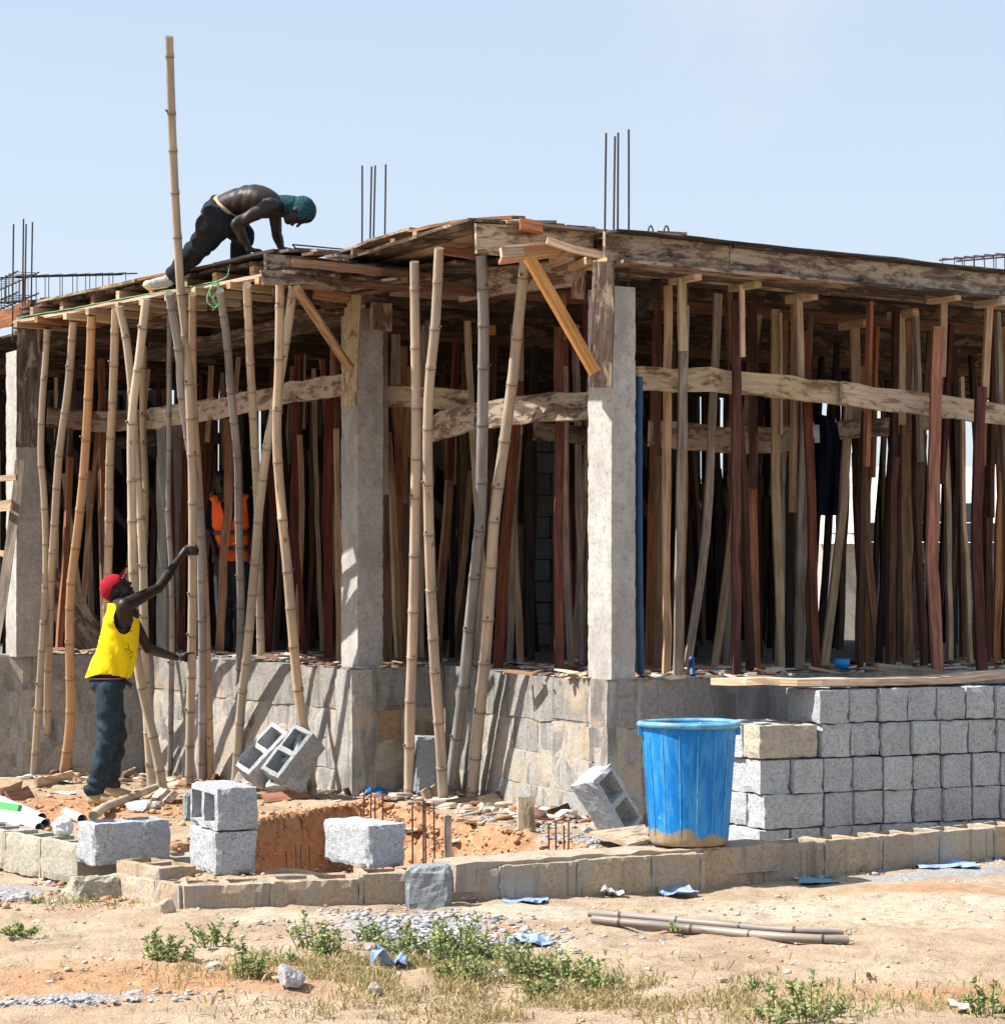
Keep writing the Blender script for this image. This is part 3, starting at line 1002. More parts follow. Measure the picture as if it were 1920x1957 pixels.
def wall_face(a, b, beam_mat='plinth_beam', block_mat='plinth', zbase=-0.3, seed=0):
    u = (b - a).normalized(); n = Vector((-u.y, u.x, 0))
    L = (b - a).length
    ang = math.atan2(u.y, u.x)
    # n must point inwards (away from camera)
    if n.y < 0: n = -n
    # ring beam, slightly proud
    mb = MB()
    xs = splits(0, L, max(2, int(L / 0.07))); zs = splits(0, 0.33, 6)
    def fn(v):
        o = v.copy()
        f = fbm(v * 5 + seed * 3, 4, seed)
        edge = (v[:, 1] < 0.001)
        o[:, 1] -= edge * 0.010 * f
        low = (v[:, 2] < 0.02)
        o[:, 2] += low * 0.012 * fbm(v * 8 + 9, 4, seed + 7)
        hi = v[:, 2] > 0.32
        o[:, 2] += hi * 0.006 * fbm(v * 12 + 3, 2, seed + 9)
        o[:, 1] += (hi & edge) * 0.012 * np.clip(fbm(v * 10 + 30, 2, seed + 4), 0, 1)
        return o
    sgn = 1 if (Matrix.Rotation(ang, 3, 'Z') @ Vector((0, 1, 0))).dot(n) > 0 else -1
    ys = [0, 0.2] if sgn > 0 else [-0.2, 0]
    def fn2(v):
        w = v.copy()
        if sgn < 0:
            w[:, 1] = -w[:, 1]
        w = fn(w)
        if sgn < 0:
            w[:, 1] = -w[:, 1]
        return w
    lattice(mb, xs, ys, zs, lambda x, y, z: True, fn2)
    me = mb.mesh('ring_beam', [beam_mat])
    place('ring_beam', me, (a.x, a.y, SLAB + 0.004 - 0.33), ang, plinth)
    # mortar backing, recessed
    mb = MB()
    lattice(mb, splits(0, L, max(2, int(L / 0.1))), ([0.006, 0.15] if sgn > 0 else [-0.15, -0.006]), splits(0, SLAB - 0.32 - zbase, 10), lambda x, y, z: True,
            lambda v: v + np.stack([0 * v[:, 0], 0.008 * fbm(v * 9, 3, seed + 1), 0 * v[:, 0]], -1))
    place('mortar_bed', mb.mesh('mortar_bed', ['mortar']), (a.x, a.y, zbase), ang, plinth)
    z = SLAB - 0.33 - 0.235
    row = 0
    while z > zbase:
        s = -0.22 if row % 2 else 0.0
        while s < L:
            s0 = max(0.004, s); s1 = min(L - 0.004, s + 0.445)
            if s1 - s0 > 0.05:
                c = a + u * (0.5 * (s0 + s1)) + n * (0.1125 + random.uniform(0, 0.005))
                o = place('wall_block', random.choice(BV), (c.x, c.y, z + random.uniform(-.003, .003)), ang, plinth, mat=block_mat)
                o.scale = ((s1 - s0) / 0.442, 1, 1.03)
            s += 0.462
        z -= 0.238
        row += 1
wall_face(Vector((-7.4, 22.3, 0)), PC1, seed=1)
wall_face(PC1, PLJ, seed=2)
wall_face(PLJ, PC2, seed=3)
wall_face(PC2, PMJ, block_mat='plinth_brown', seed=4)
wall_face(PMJ, PC3, seed=5)
wall_face(PC3, Vector((6.8, 19.75, 0)), block_mat='plinth_beam', seed=6)

def pier(p, u, n, a, b, z0, z1, name, mats, parent, seed=0, amp=0.006, step=0.09, chip=0.010):
    """square post: near edge at p, length a along u, b along n"""
    M = Matrix((( u.x, n.x, 0), (u.y, n.y, 0), (0, 0, 1)))
    mb = MB()
    def fn(v):
        f = np.stack([fbm(v * 5 + seed, 5, seed, .6), fbm(v * 5 + 13 + seed, 5, seed + 1, .6), 0.5 * fbm(v * 7 + 29, 3, seed + 2)], -1)
        o = v + amp * f
        ex = ((v[:, 0] < 0.001) | (v[:, 0] > a - 0.001)); ey = ((v[:, 1] < 0.001) | (v[:, 1] > b - 0.001))
        c = (ex & ey) * chip * np.clip(0.3 + 1.2 * fbm(v * 22 + 70, 3, seed + 5), 0, 1.8)
        o[:, 0] -= c * np.sign(v[:, 0] - a / 2)
        o[:, 1] -= c * np.sign(v[:, 1] - b / 2)
        o2 = o.copy()
        o2[:, 0] = p[0] + o[:, 0] * u.x + o[:, 1] * n.x
        o2[:, 1] = p[1] + o[:, 0] * u.y + o[:, 1] * n.y
        return o2
    lattice(mb, splits(0, a, 6), splits(0, b, 6), splits(z0, z1, max(3, int((z1 - z0) / step))), lambda x, y, z: True, fn)
    # orientation fix if handedness flips
    if u.x * n.y - u.y * n.x < 0:
        mb.f = [f[::-1] for f in mb.f]
    return mb.build(name, mats, parent)

# mass piers proud of the plinth at the two corners
pier(Vector((PC3.x - 0.004, PC3.y - 0.02, 0)), uR, -uM, 0.30, 0.30, -0.2, SLAB - 0.012, 'corner_pier', 'plinth_pier' if 'plinth_pier' in MAT else 'plinth', plinth, 3)
pier(Vector((PC2.x - 0.004, PC2.y - 0.02, 0)), uR, -uL, 0.22, 0.30, -0.2, SLAB - 0.012, 'corner_pier', 'plinth', plinth, 5)
pier(Vector((PC1.x - 0.25, PC1.y - 0.05, 0)), uR, -uL, 0.32, 0.30, -0.4, SLAB - 0.012, 'corner_pier', 'plinth', plinth, 6)

# ------------------------------------------------------------------ columns with starter bars
def column(px, d, a, b, ztop, label, bars, seed, boards=()):
    p = P(px, HY, d); p.z = 0
    root = empty('concrete_column', (p.x, p.y, SLAB), label, 'column', 'cast concrete columns of the unfinished building')
    pier(p, uR, -uL, b, a, SLAB - 0.01, ztop, 'shaft', 'column', root, seed, 0.0016, 0.03, 0.0035)
    # rough footing collar of spilled mortar
    for (bx0, by0, bx1, by1, dd) in bars:
        q0 = P(bx0, by0, dd); q1 = P(bx1, by1, dd)
        mb = MB()
        mid = q0.lerp(q1, 0.5) + Vector((random.uniform(-.006, .006), 0, 0))
        tube(mb, catmull([q0, mid, q1], 0.3), 0.008, 6)
        mb.build('starter_bar', 'steel_dark', root)
    return root
c1 = column(31, 21.75, 0.30, 0.27, 3.80, 'left-most concrete column behind the leaning ladder, board strapped to its right face',
       [(26, 428, 24, 650, 21.75), (45, 418, 43, 650, 21.95), (50, 428, 47, 650, 22.1), (62, 424, 59, 650, 21.9)], 11)
c2 = column(683, 18.45, 0.29, 0.23, 3.80, 'middle concrete column with two dark boards nailed at its head',
       [(692, 316, 689, 600, 18.5), (710, 318, 706, 600, 18.7), (717, 316, 713, 600, 18.85), (737, 314, 732, 600, 18.7)], 12)
c3 = column(1168, 15.98, 0.30, 0.20, 3.655, 'right-hand pale concrete column beside the blue pipe, its top cast short below the beam',
       [(1158, 254, 1155, 600, 16.05), (1175, 260, 1173, 600, 16.2), (1181, 253, 1180, 600, 16.3), (1201, 247, 1199, 600, 16.15)], 13)
# interior columns seen between the props
def inner_column(px, d, a, b, label, seed):
    p = P(px, HY, d); p.z = 0
    root = empty('concrete_column', (p.x, p.y, SLAB), label, 'column', 'cast concrete columns of the unfinished building')
    pier(p, uR, -uL, b, a, SLAB - 0.01, 3.3, 'shaft', 'column', root, seed, 0.007, 0.15)
inner_column(316, 23.6, 0.25, 0.22, 'inner concrete column standing behind the worker in the yellow vest top', 15)
# inner_column(1500, 21.5, 0.25, 0.22, 'inner concrete column deep behind the right-hand props', 16)

# ------------------------------------------------------------------ formwork: boards on the columns
def board_px(name, pts, d, width, thick, mat, parent=None, label=None, cat=None, face=None, seed=None, group=None, jit=0.05):
    """board along picture points at depth d (number or list), its width lying along `face`"""
    ds = d if hasattr(d, '__len__') else [d] * len(pts)
    w = [P(x, y, dd) for (x, y), dd in zip(pts, ds)]
    mb = MB()
    beam(mb, w, width, thick, face, 0, jit, 0.22, 0.004, seed)
    o = mb.build(name, mat, parent)
    if label: tag(o, label, cat, group)
    return o
board_px('shuttering_board', [(676, 551), (667, 776)], 18.20, 0.125, 0.03, 'form_pale', None, 'pale weathered board nailed upright on the left face of the middle column', 'board', (0.95, -0.25, 0))
board_px('shuttering_board', [(731, 497), (726, 631)], 18.35, 0.185, 0.03, 'form_board', None, 'wide dark board with a light patch nailed on the head of the middle column', 'board', uR)
board_px('shuttering_board', [(1153, 500), (1149, 740)], 15.75, 0.145, 0.035, 'form_dark', None, 'brown upright board fixed on the left face of the right-hand column', 'board', (0.95, -0.3, 0))
board_px('shuttering_board', [(1108, 507), (1103, 571)], 16.2, 0.09, 0.03, 'form_board', None, 'short stained board hanging left of the right-hand column head', 'board', (0.95, -0.3, 0))
board_px('shuttering_board', [(56, 629), (53, 855)], 21.45, 0.21, 0.035, 'form_dark', None, 'wide dark board strapped over the left-most column', 'board', (0.98, 0.1, 0))

# ------------------------------------------------------------------ formwork deck
form = empty('slab_formwork', (0, 18, ZB), 'timber shuttering deck of planks that roofs the whole unfinished storey', 'formwork deck')
DECK = [(-8.0, 25.2), (-4.55, 22.2), (-4.05, 20.05), (-1.55, 16.92), (-1.10, 17.25), (-0.75, 17.6), (0.70, 16.45), (0.88, 16.12), (6.6, 19.62), (6.8, 28.2), (-8.0, 28.2)]
def clip_line(poly, o, d):
    ts = []
    n = len(poly)
    for i in range(n):
        ax, ay = poly[i]; bx, by = poly[(i + 1) % n]
        ex, ey = bx - ax, by - ay
        den = d.x * ey - d.y * ex
        if abs(den) < 1e-9: continue
        t = ((ax - o.x) * ey - (ay - o.y) * ex) / den
        s = ((ax - o.x) * d.y - (ay - o.y) * d.x) / den
        if 0 <= s < 1: ts.append(t)
    ts.sort()
    return list(zip(ts[0::2], ts[1::2]))

def planks(poly, z, u, wmin, wmax, th, name, parent, mats, gap=0.006, over=0.03, maxlen=3.6, zj=0.006):
    n = Vector((-u.y, u.x, 0))
    c = Vector((sum(p[0] for p in poly) / len(poly), sum(p[1] for p in poly) / len(poly), 0))
    s = -16.0
    cnt = 0
    while s < 16.0:
        w = random.uniform(wmin, wmax)
        o = c + n * (s + w / 2)
        for (t0, t1) in clip_line(poly, o, u):
            t = t0
            while t < t1 - 0.05:
                L = random.uniform(0.6, 1.0) * maxlen
                e = min(t1, t + L)
                if t1 - e < 0.4: e = t1
                a = o + u * (t - (over * random.random() if t == t0 else -0.004)); b = o + u * (e + (over * random.random() if e == t1 else -0.004))
                a.z = b.z = z + random.uniform(-zj, zj)
                mb = MB()
                beam(mb, [a, b], w - gap * random.random(), th, n, 0, 0.03, 1.2, 0.003)
                mb.build(name, random.choice(mats), parent)
                cnt += 1
                t = e
        s += w
    return cnt
planks(DECK, 3.985, uR, 0.24, 0.32, 0.022, 'deck_plank', form, ['deck_shade', 'deck_shade', 'form_dark', 'wood_dark'], gap=0.008)

# soffit boards of the edge beams, joists and side boards ------------------------------------------------
def wline(p0, u, t, off, n, z):
    q = p0 + u * t + n * off
    return Vector((q.x, q.y, z))

# right beam: side boards in lengths
S = [0.0, 1.05, 2.7, 4.2, 5.9]
tops = {0: 4.01, 1: 3.995, 2: 3.975, 3: 3.955, 4: 3.93}
p0R = PC3 + uR * (-0.06)
for i in range(4):
    a = wline(p0R, uR, S[i] + 0.004, -0.045, nR, 3.91 - 0.004 * i)
    b = wline(p0R, uR, S[i + 1] - 0.004, -0.045 - 0.01 * (i % 2), nR, 3.90 - 0.006 * i)
    mb = MB(); beam(mb, [a, b], 0.185, 0.03, (0, 0, 1), 0, 0.04, 0.2, 0.004)
    mb.build('side_board', 'form_beam', form)
# thin dark ledger planks on top of the beam
for i, (t0, t1, off, z) in enumerate([(0.05, 2.9, -0.07, 3.998), (2.6, 5.9, -0.06, 3.980), (0.1, 3.4, 0.0, 4.016), (3.3, 5.8, 0.0, 3.998)]):
    mb = MB(); beam(mb, [wline(p0R, uR, t0, off, nR, z + 0.01), wline(p0R, uR, t1, off, nR, z - 0.01)], 0.12, 0.018, nR, 0, 0.12, 0.25, 0.005)
    mb.build('ledger_plank', 'wood_dark' if i < 2 else 'form_board', form)
# soffit under beam: planks protruding outwards
for i, (t0, t1, off, w, z) in enumerate([(0.10, 2.2, -0.02, 0.22, 3.805), (2.15, 4.3, -0.04, 0.22, 3.795), (4.25, 6.0, -0.03, 0.22, 3.79), (0.15, 3.0, 0.20, 0.2, 3.80), (3.0, 6.0, 0.2, 0.2, 3.79)]):
    mb = MB(); beam(mb, [wline(p0R, uR, t0, off, nR, z), wline(p0R, uR, t1, off, nR, z - 0.012)], w, 0.022, nR, 0, 0.06, 0.3, 0.004)
    mb.build('soffit_plank', 'form_dark' if i % 2 else 'form_board', form)
# inner side board of beam, dropped
for i in range(3):
    a = wline(p0R, uR, 0.4 + i * 1.9, 0.34, nR, 3.88); b = wline(p0R, uR, 0.38 + (i + 1) * 1.9, 0.34, nR, 3.87)
    mb = MB(); beam(mb, [a, b], 0.2, 0.025, (0, 0, 1), 0, 0.05, 0.3, 0.004)
    mb.build('side_board', 'form_board', form)

# left overhang --------------------------------------------------------------------------------------------
EL0 = Vector((-4.10, 19.97, 0)); EL1 = Vector((-1.52, 16.86, 0)); uE = (EL1 - EL0).normalized()
nE = Vector((-uE.y, uE.x, 0));  nE = nE if nE.y > 0 else -nE
LE = (EL1 - EL0).length
mb = MB(); beam(mb, [wline(EL0, uE, 0.0, 0.0, nE, 3.852), wline(EL0, uE, 2.0, 0.03, nE, 3.868), wline(EL0, uE, LE, 0.0, nE, 3.862)], 0.10, 0.024, nE, 0, 0.05, 0.25, 0.004)
mb.build('edge_plank', 'wood_pale', form)
for i, (off, t0, t1) in enumerate([(0.16, 0.1, LE), (0.36, 0.0, LE), (0.62, 0.0, LE), (0.9, 0, LE + 0.2), (1.15, 0, LE + .3)]):
    mb = MB(); beam(mb, [wline(EL0, uE, t0, off, nE, 3.868), wline(EL0, uE, t1, off, nE, 3.872)], 0.17, 0.02, nE, 0, 0.05, 0.4, 0.004)
    mb.build('soffit_plank', ['deck_shade', 'form_dark'][i % 2], form)
t = 0.12; k = 0
while t < LE:
    ln = random.uniform(0.36, 0.6)
    z = 3.825 + random.uniform(-0.006, 0.004)
    mb = MB(); beam(mb, [wline(EL0, uE, t, -0.06 - random.uniform(0, .05), nE, z), wline(EL0, uE, t, ln, nE, z)], 0.05, 0.052, (0, 0, 1), 0, 0.06, 0.3, 0.002)
    mb.build('joist_end', random.choice(['wood_tan', 'wood_tan', 'wood_pale', 'wood_orange']), form)
    t += random.uniform(0.36, 0.46); k += 1
# upper joists stepping back under the deck
t = 0.2
for k in range(9):
    z = 3.935 + 0.004 * (k % 3)
    mb = MB(); beam(mb, [wline(EL0, uE, t, 0.02 + 0.02 * (k % 3), nE, z), wline(EL0, uE, t + 0.03, 1.3, nE, z)], 0.062, 0.055, (0, 0, 1), 0, 0.05, 0.4, 0.002)
    mb.build('deck_joist', random.choice(['wood_tan', 'wood_pale', 'wood_orange']), form)
    t += 0.47
# loose deck-edge boards above, lying along the edge
for k, (t0, t1, off, z, mt) in enumerate([(0.3, 1.9, 0.10, 4.005, 'form_board'), (1.3, 3.2, 0.12, 4.022, 'wood_orange'), (2.6, 3.95, 0.15, 4.03, 'form_dark'), (0.0, 2.2, 0.3, 4.01, 'form_dark'), (2.1, 4.0, 0.36, 4.035, 'form_board'), (3.1, 3.9, 0.05, 4.02, 'wood_dark')]):
    mb = MB(); beam(mb, [wline(EL0, uE, t0, off, nE, z), wline(EL0, uE, min(t1, LE), off, nE, z + 0.012)], 0.19, 0.02, nE, 0, 0.06, 0.3, 0.004)
    mb.build('deck_edge_board', mt, form)
# short end of overhang: face boards turned to the right
board_px('end_board', [(507, 502), (662, 514)], [16.82, 17.35], 0.125, 0.03, 'form_dark', form, face=(0, 0, 1))
board_px('end_board', [(500, 531), (590, 529), (668, 545)], [16.7, 17.0, 17.4], 0.10, 0.02, 'form_board', form, face=(0.2, 0.4, 0.9))
board_px('end_board', [(522, 553), (660, 566)], [17.3, 17.8], 0.17, 0.025, 'form_dark', form, face=(0.1, 0.2, 0.97))
board_px('end_board', [(600, 562), (665, 571)], [17.4, 17.6], 0.07, 0.03, 'wood_orange', form, face=(0, 0, 1))
board_px('end_board', [(663, 516), (700, 519)], [17.6, 17.85], 0.19, 0.03, 'form_dark', form, face=(0, 0, 1))
# dropped beam side along the left wall
for (t0, t1, mt) in [(-0.1, 1.6, 'form_board'), (1.62, 3.1, 'form_dark'), (3.12, 4.6, 'form_board')]:
    a = wline(PC2, -uL, t0, 0.05, nL, 3.88); b = wline(PC2, -uL, t1, 0.05, nL, 3.88)
    mb = MB(); beam(mb, [a, b], 0.22, 0.03, (0, 0, 1), 0, 0.05, 0.25, 0.004)
    mb.build('side_board', mt, form)
for (off, z) in [(-0.06, 3.775), (0.12, 3.77), (0.3, 3.77)]:
    mb = MB(); beam(mb, [wline(PC2, -uL, 0.2, off, nL, z), wline(PC2, -uL, 4.6, off, nL, z)], 0.16, 0.022, nL, 0, 0.07, 0.3, 0.004)
    mb.build('soffit_plank', 'form_dark', form)
# far left beam beyond the first column
board_px('side_board', [(-60, 630), (20, 605), (57, 590)], [23.5, 22.6, 22.2], 0.17, 0.03, 'wood_orange', form, face=(0, 0, 1))
board_px('side_board', [(58, 588), (76, 588)], [22.0, 22.1], 0.15, 0.03, 'form_dark', form, face=(0, 0, 1))
board_px('side_board', [(79, 585), (112, 583)], [20.2, 20.3], 0.14, 0.03, 'form_dark', form, face=(0, 0, 1))

# canopy over the middle bay --------------------------------------------------------------------------------
canopy = empty('canopy_formwork', (0, 17, ZB), 'raised shuttering canopy jutting out over the middle bay, with a wide front board', 'formwork deck')
CAN = [(-1.24, 17.95), (-0.20, 15.83), (0.66, 16.18), (0.86, 17.2), (-0.7, 18.6)]
planks(CAN, 4.075, Vector((0.45, -0.89, 0)).normalized(), 0.2, 0.28, 0.022, 'deck_plank', canopy, ['form_board', 'wood_tan', 'wood_orange', 'form_dark'], gap=0.008, over=0.0, maxlen=2.4, zj=0.008)
board_px('front_board', [(909, 457), (1020, 460), (1132, 465)], [15.80, 16.0, 16.2], 0.205, 0.03, 'form_board', canopy, face=(0, 0, 1))
board_px('side_board', [(908, 456), (914, 458)], [15.83, 15.98], 0.2, 0.03, 'wood_dark', canopy, face=(0, 0, 1))
board_px('top_board', [(795, 441), (912, 419), (991, 414)], [17.1, 16.2, 16.0], 0.16, 0.02, 'wood_orange', canopy, face=(0.8, 0.6, 0.1))
board_px('top_board', [(640, 493), (720, 462), (800, 439)], [17.95, 17.5, 17.05], 0.16, 0.02, 'form_board', canopy, face=(0.8, 0.6, 0.0))
board_px('top_board', [(985, 423), (1057, 424)], [16.0, 16.1], 0.12, 0.02, 'wood_grey', canopy, face=(0.3, 0.95, 0.1))
board_px('top_board', [(1010, 430), (1133, 442)], [16.0, 16.2], 0.16, 0.018, 'wood_grey', canopy, face=(-0.4, 0.9, 0.0))
board_px('top_board', [(993, 428), (1035, 436)], [15.9, 15.95], 0.09, 0.03, 'wood_orange', canopy, face=(0, 0.5, 0.9))
for i, (x0, y0, x1, y1, d0, d1, mt) in enumerate([
        (672, 481, 760, 494, 17.6, 17.75, 'wood_orange'), (750, 463, 850, 484, 17.2, 17.6, 'wood_orange'), (792, 450, 905, 466, 16.9, 17.3, 'wood_tan'),
        (862, 437, 905, 441, 16.4, 16.7, 'wood_orange'), (840, 478, 908, 486, 16.7, 16.9, 'wood_orange'), (672, 494, 790, 500, 17.8, 18.0, 'wood_tan')]):
    board_px('canopy_joist', [(x0, y0), (x1, y1)], [d0, d1], 0.06, 0.045, mt, canopy, face=(0, 0, 1))
# underside ledge at right of canopy
board_px('soffit_plank', [(960, 487), (1060, 477), (1172, 494)], [15.75, 15.95, 16.15], 0.17, 0.02, 'wood_tan', canopy, face=(0.5, 0.8, -0.2))
board_px('soffit_plank', [(1045, 459), (1090, 475), (1170, 492)], [15.8, 15.85, 15.95], 0.05, 0.02, 'wood_pale', canopy, face=(0, 0.3, 1))
board_px('canopy_joist', [(957, 484), (999, 479)], [15.7, 15.75], 0.065, 0.05, 'wood_pale', canopy, face=(0, 0, 1))
board_px('canopy_joist', [(1054, 502), (1090, 489)], [16.2, 15.9], 0.06, 0.045, 'wood_tan', canopy, face=(0, 0, 1))
board_px('canopy_joist', [(1122, 508), (1165, 499)], [16.1, 15.75], 0.055, 0.045, 'wood_tan', canopy, face=(0, 0, 1))
board_px('canopy_joist', [(1090, 512), (1125, 497)], [16.2, 15.9], 0.05, 0.045, 'wood_tan', canopy, face=(0, 0, 1))
# dropped beam round the bay
for (x0, y0, x1, y1, d0, d1, w, mt) in [(742, 520, 880, 530, 18.2, 18.5, 0.24, 'form_board'), (865, 530, 1010, 515, 18.3, 17.1, 0.26, 'form_dark'), (930, 540, 1100, 520, 17.4, 16.3, 0.2, 'form_board'),
                                    (745, 552, 880, 562, 18.3, 18.6, 0.10, 'wood_tan'), (880, 570, 1095, 528, 18.2, 16.6, 0.06, 'wood_pale')]:
    board_px('side_board', [(x0, y0), (x1, y1)], [d0, d1], w, 0.03, mt, canopy, face=(0, 0, 1))

# ------------------------------------------------------------------ bamboo poles
def bamboo(pts, rad, mat, label, ztop=3.80, dt=None, db=None, base='ground', seed=0, name='bamboo_pole', group='bamboo poles propping the formwork edge'):
    rr = random.Random(seed)
    x0, y0 = pts[0]; x1, y1 = pts[-1]
    if dt is None: dt = (ztop - EYE) * FPX / (HY - y0)
    if db is None: db = hit(x1, y1).y
    ys = [p[1] for p in pts]
    W = []
    for (x, y) in pts:
        f = (y - y0) / (y1 - y0)
        W.append(P(x, y, dt + (db - dt) * f))
    path = catmull(W, 0.05)
    # nodes
    L = [0.0]
    for a, b in zip(path[:-1], path[1:]): L.append(L[-1] + (b - a).length)
    tot = L[-1]
    nodes = []; s = rr.uniform(0.1, 0.25)
    while s < tot:
        nodes.append(s); s += rr.uniform(0.26, 0.46)
    pts2 = []; rads = []; rg = []
    svals = sorted(set([0.0, tot] + [x for n_ in nodes for x in (n_ - 0.030, n_ - 0.010, n_ + 0.004, n_ + 0.022)] + list(np.arange(0.0, tot, 0.16))))
    svals = [s for s in svals if 0 <= s <= tot]
    Lx = np.array(L); A = np.array([list(p) for p in path])
    for s in svals:
        pts2.append(Vector((np.interp(s, Lx, A[:, 0]), np.interp(s, Lx, A[:, 1]), np.interp(s, Lx, A[:, 2]))))
        m = min(abs(s - n_) for n_ in nodes)
        r = rad * (0.90 + 0.20 * (s / tot))
        if m < 0.012: r *= 1.10
        rads.append(r * (1 + rr.uniform(-.015, .015)))
    for i in range(len(svals)):
        if i == len(svals) - 1: rg.append(0); break
        mid = 0.5 * (svals[i] + svals[i + 1])
        m = min(abs(mid - n_ + 0.003) for n_ in nodes)
        rg.append(0.7 if m < 0.007 else (0.12 if m < 0.025 else 0.0))
    mb = MB()
    tube(mb, pts2, rads, 12, 0, True, True, rg, sx=1.0)
    # branch stubs at a few nodes
    for n_ in nodes:
        if rr.random() < 0.45:
            q = Vector((np.interp(n_, Lx, A[:, 0]), np.interp(n_, Lx, A[:, 1]), np.interp(n_, Lx, A[:, 2])))
            a = rr.uniform(-2.6, -0.5)
            dv = Vector((math.cos(a), math.sin(a), 0.35))
            tube(mb, [q + dv * rad * 0.8, q + dv * (rad * 1.0 + 0.022)], [0.012, 0.007], 6, 0, True, True, [0.9, 0.9])
    o = mb.build(name, mat)
    tag(o, label, 'bamboo pole', group)
    return o
B = [
 ([(90, 627), (87, 690), (81, 768), (78, 869), (84, 945), (88, 1075), (81, 1226), (64, 1485)], .031, 'bamboo', 'left-most crooked thin bamboo pole beside the boarded column'),
 ([(140, 612), (135, 690), (128, 761), (113, 870), (104, 1010), (97, 1120), (95, 1183), (92, 1291), (90, 1481)], .036, 'bamboo', 'second bamboo pole from the left, pale, leaning left from top to foot'),
 ([(175, 601), (171, 718), (161, 891), (149, 1010), (136, 1118), (133, 1226), (134, 1375), (120, 1487)], .039, 'bamboo_orange', 'third bamboo pole from the left, orange brown and bowed'),
 ([(221, 590), (216, 750), (210, 880), (208, 1031), (204, 1200), (206, 1480)], .037, 'bamboo', 'bamboo pole whose foot is hidden behind the man in the yellow top'),
 ([(228, 586), (242, 653), (253, 761), (260, 891), (266, 945), (273, 1075), (275, 1183), (278, 1298), (284, 1414), (290, 1506)], .035, 'bamboo', 'bamboo pole crossing another one just right of the red cap'),
 ([(279, 571), (266, 686), (252, 800), (252, 945), (254, 1075), (256, 1129), (259, 1220), (268, 1298), (294, 1414), (313, 1516)], .036, 'bamboo', 'split-footed bamboo pole leaning right in front of the crossed pair'),
 ([(275, 660), (273, 805), (277, 902), (277, 1000), (270, 1200), (268, 1478)], .034, 'bamboo', 'straight bamboo pole rising behind the crossed pair'),
 ([(323, 560), (342, 672), (347, 750), (362, 850), (381, 989), (386, 1143), (388, 1298), (386, 1495)], .036, 'bamboo_grey', 'grey bamboo pole touching the very tall pole on its right'),
 ([(324, 599), (323, 801), (322, 985), (328, 1105), (328, 1278), (325, 1487)], .023, 'bamboo_grey', 'thin grey bamboo pole between the yellow-topped man and the pole he holds'),
 ([(368, 562), (369, 750), (378, 900), (392, 1143), (397, 1298), (403, 1495)], .032, 'bamboo_orange', 'brown bamboo pole half hidden behind the grey one by the very tall pole'),
 ([(421, 555), (434, 654), (441, 746), (454, 875), (456, 985), (460, 1143), (458, 1278), (454, 1367), (450, 1492)], .033, 'bamboo_grey', 'blue-grey bamboo pole standing in front of the worker in the orange vest'),
 ([(472, 544), (478, 691), (485, 820), (493, 985), (498, 1220), (500, 1336), (500, 1478)], .034, 'bamboo', 'upright bamboo pole just right of the blue-grey one'),
 ([(535, 540), (533, 700), (529, 838), (539, 985), (549, 1085), (560, 1220), (572, 1336), (587, 1433), (597, 1522)], .036, 'bamboo', 'bamboo pole leaning right down to the two propped hollow blocks'),
 ([(561, 544), (551, 617), (537, 709), (522, 794), (507, 875), (494, 985), (491, 1027), (475, 1220), (462, 1336), (450, 1497)], .036, 'bamboo', 'long pale bamboo pole leaning left below the left timber brace'),
]
for i, (pts, r, m, lab) in enumerate(B):
    bamboo(pts, r, m, lab, seed=100 + i)
# the very tall pole
bamboo([(323, 69), (329, 252), (335, 383), (340, 470), (346, 562), (355, 647), (364, 801), (368, 948), (368, 1143), (365, 1317), (362, 1495)], .034, 'bamboo',
       'very tall bamboo pole reaching into the sky, held by the man in the yellow top', dt=17.0, db=19.3, seed=131)
MIDP = [
 ([(792, 500), (793, 617), (795, 801), (793, 985), (791, 1105), (787, 1259), (783, 1375), (782, 1522)], .037, 'bamboo', 'yellowish upright bamboo pole right of the middle column', 16.75, 17.6),
 ([(839, 474), (832, 617), (821, 728), (817, 838), (819, 985), (824, 1143), (832, 1298), (841, 1414), (847, 1530)], .037, 'bamboo', 'pale bowed bamboo pole second from the middle column', 16.2, 17.3),
 ([(919, 485), (924, 617), (922, 801), (918, 985), (911, 1066), (897, 1201), (886, 1317), (870, 1433), (859, 1526)], .042, 'bamboo_grey', 'grey weathered bamboo pole under the corner of the canopy'),
 ([(1003, 496), (990, 617), (979, 728), (962, 856), (945, 985), (938, 1085), (928, 1240), (915, 1375), (901, 1530)], .041, 'bamboo', 'thick pale bamboo pole leaning left below the canopy board'),
]
DD = [(16.75, 17.75), (16.2, 17.5), (16.3, 17.55), (16.45, 17.4)]
for i, q in enumerate(MIDP):
    bamboo(q[0], q[1], q[2], q[3], dt=DD[i][0], db=hit(*q[0][-1]).y, seed=151 + i)

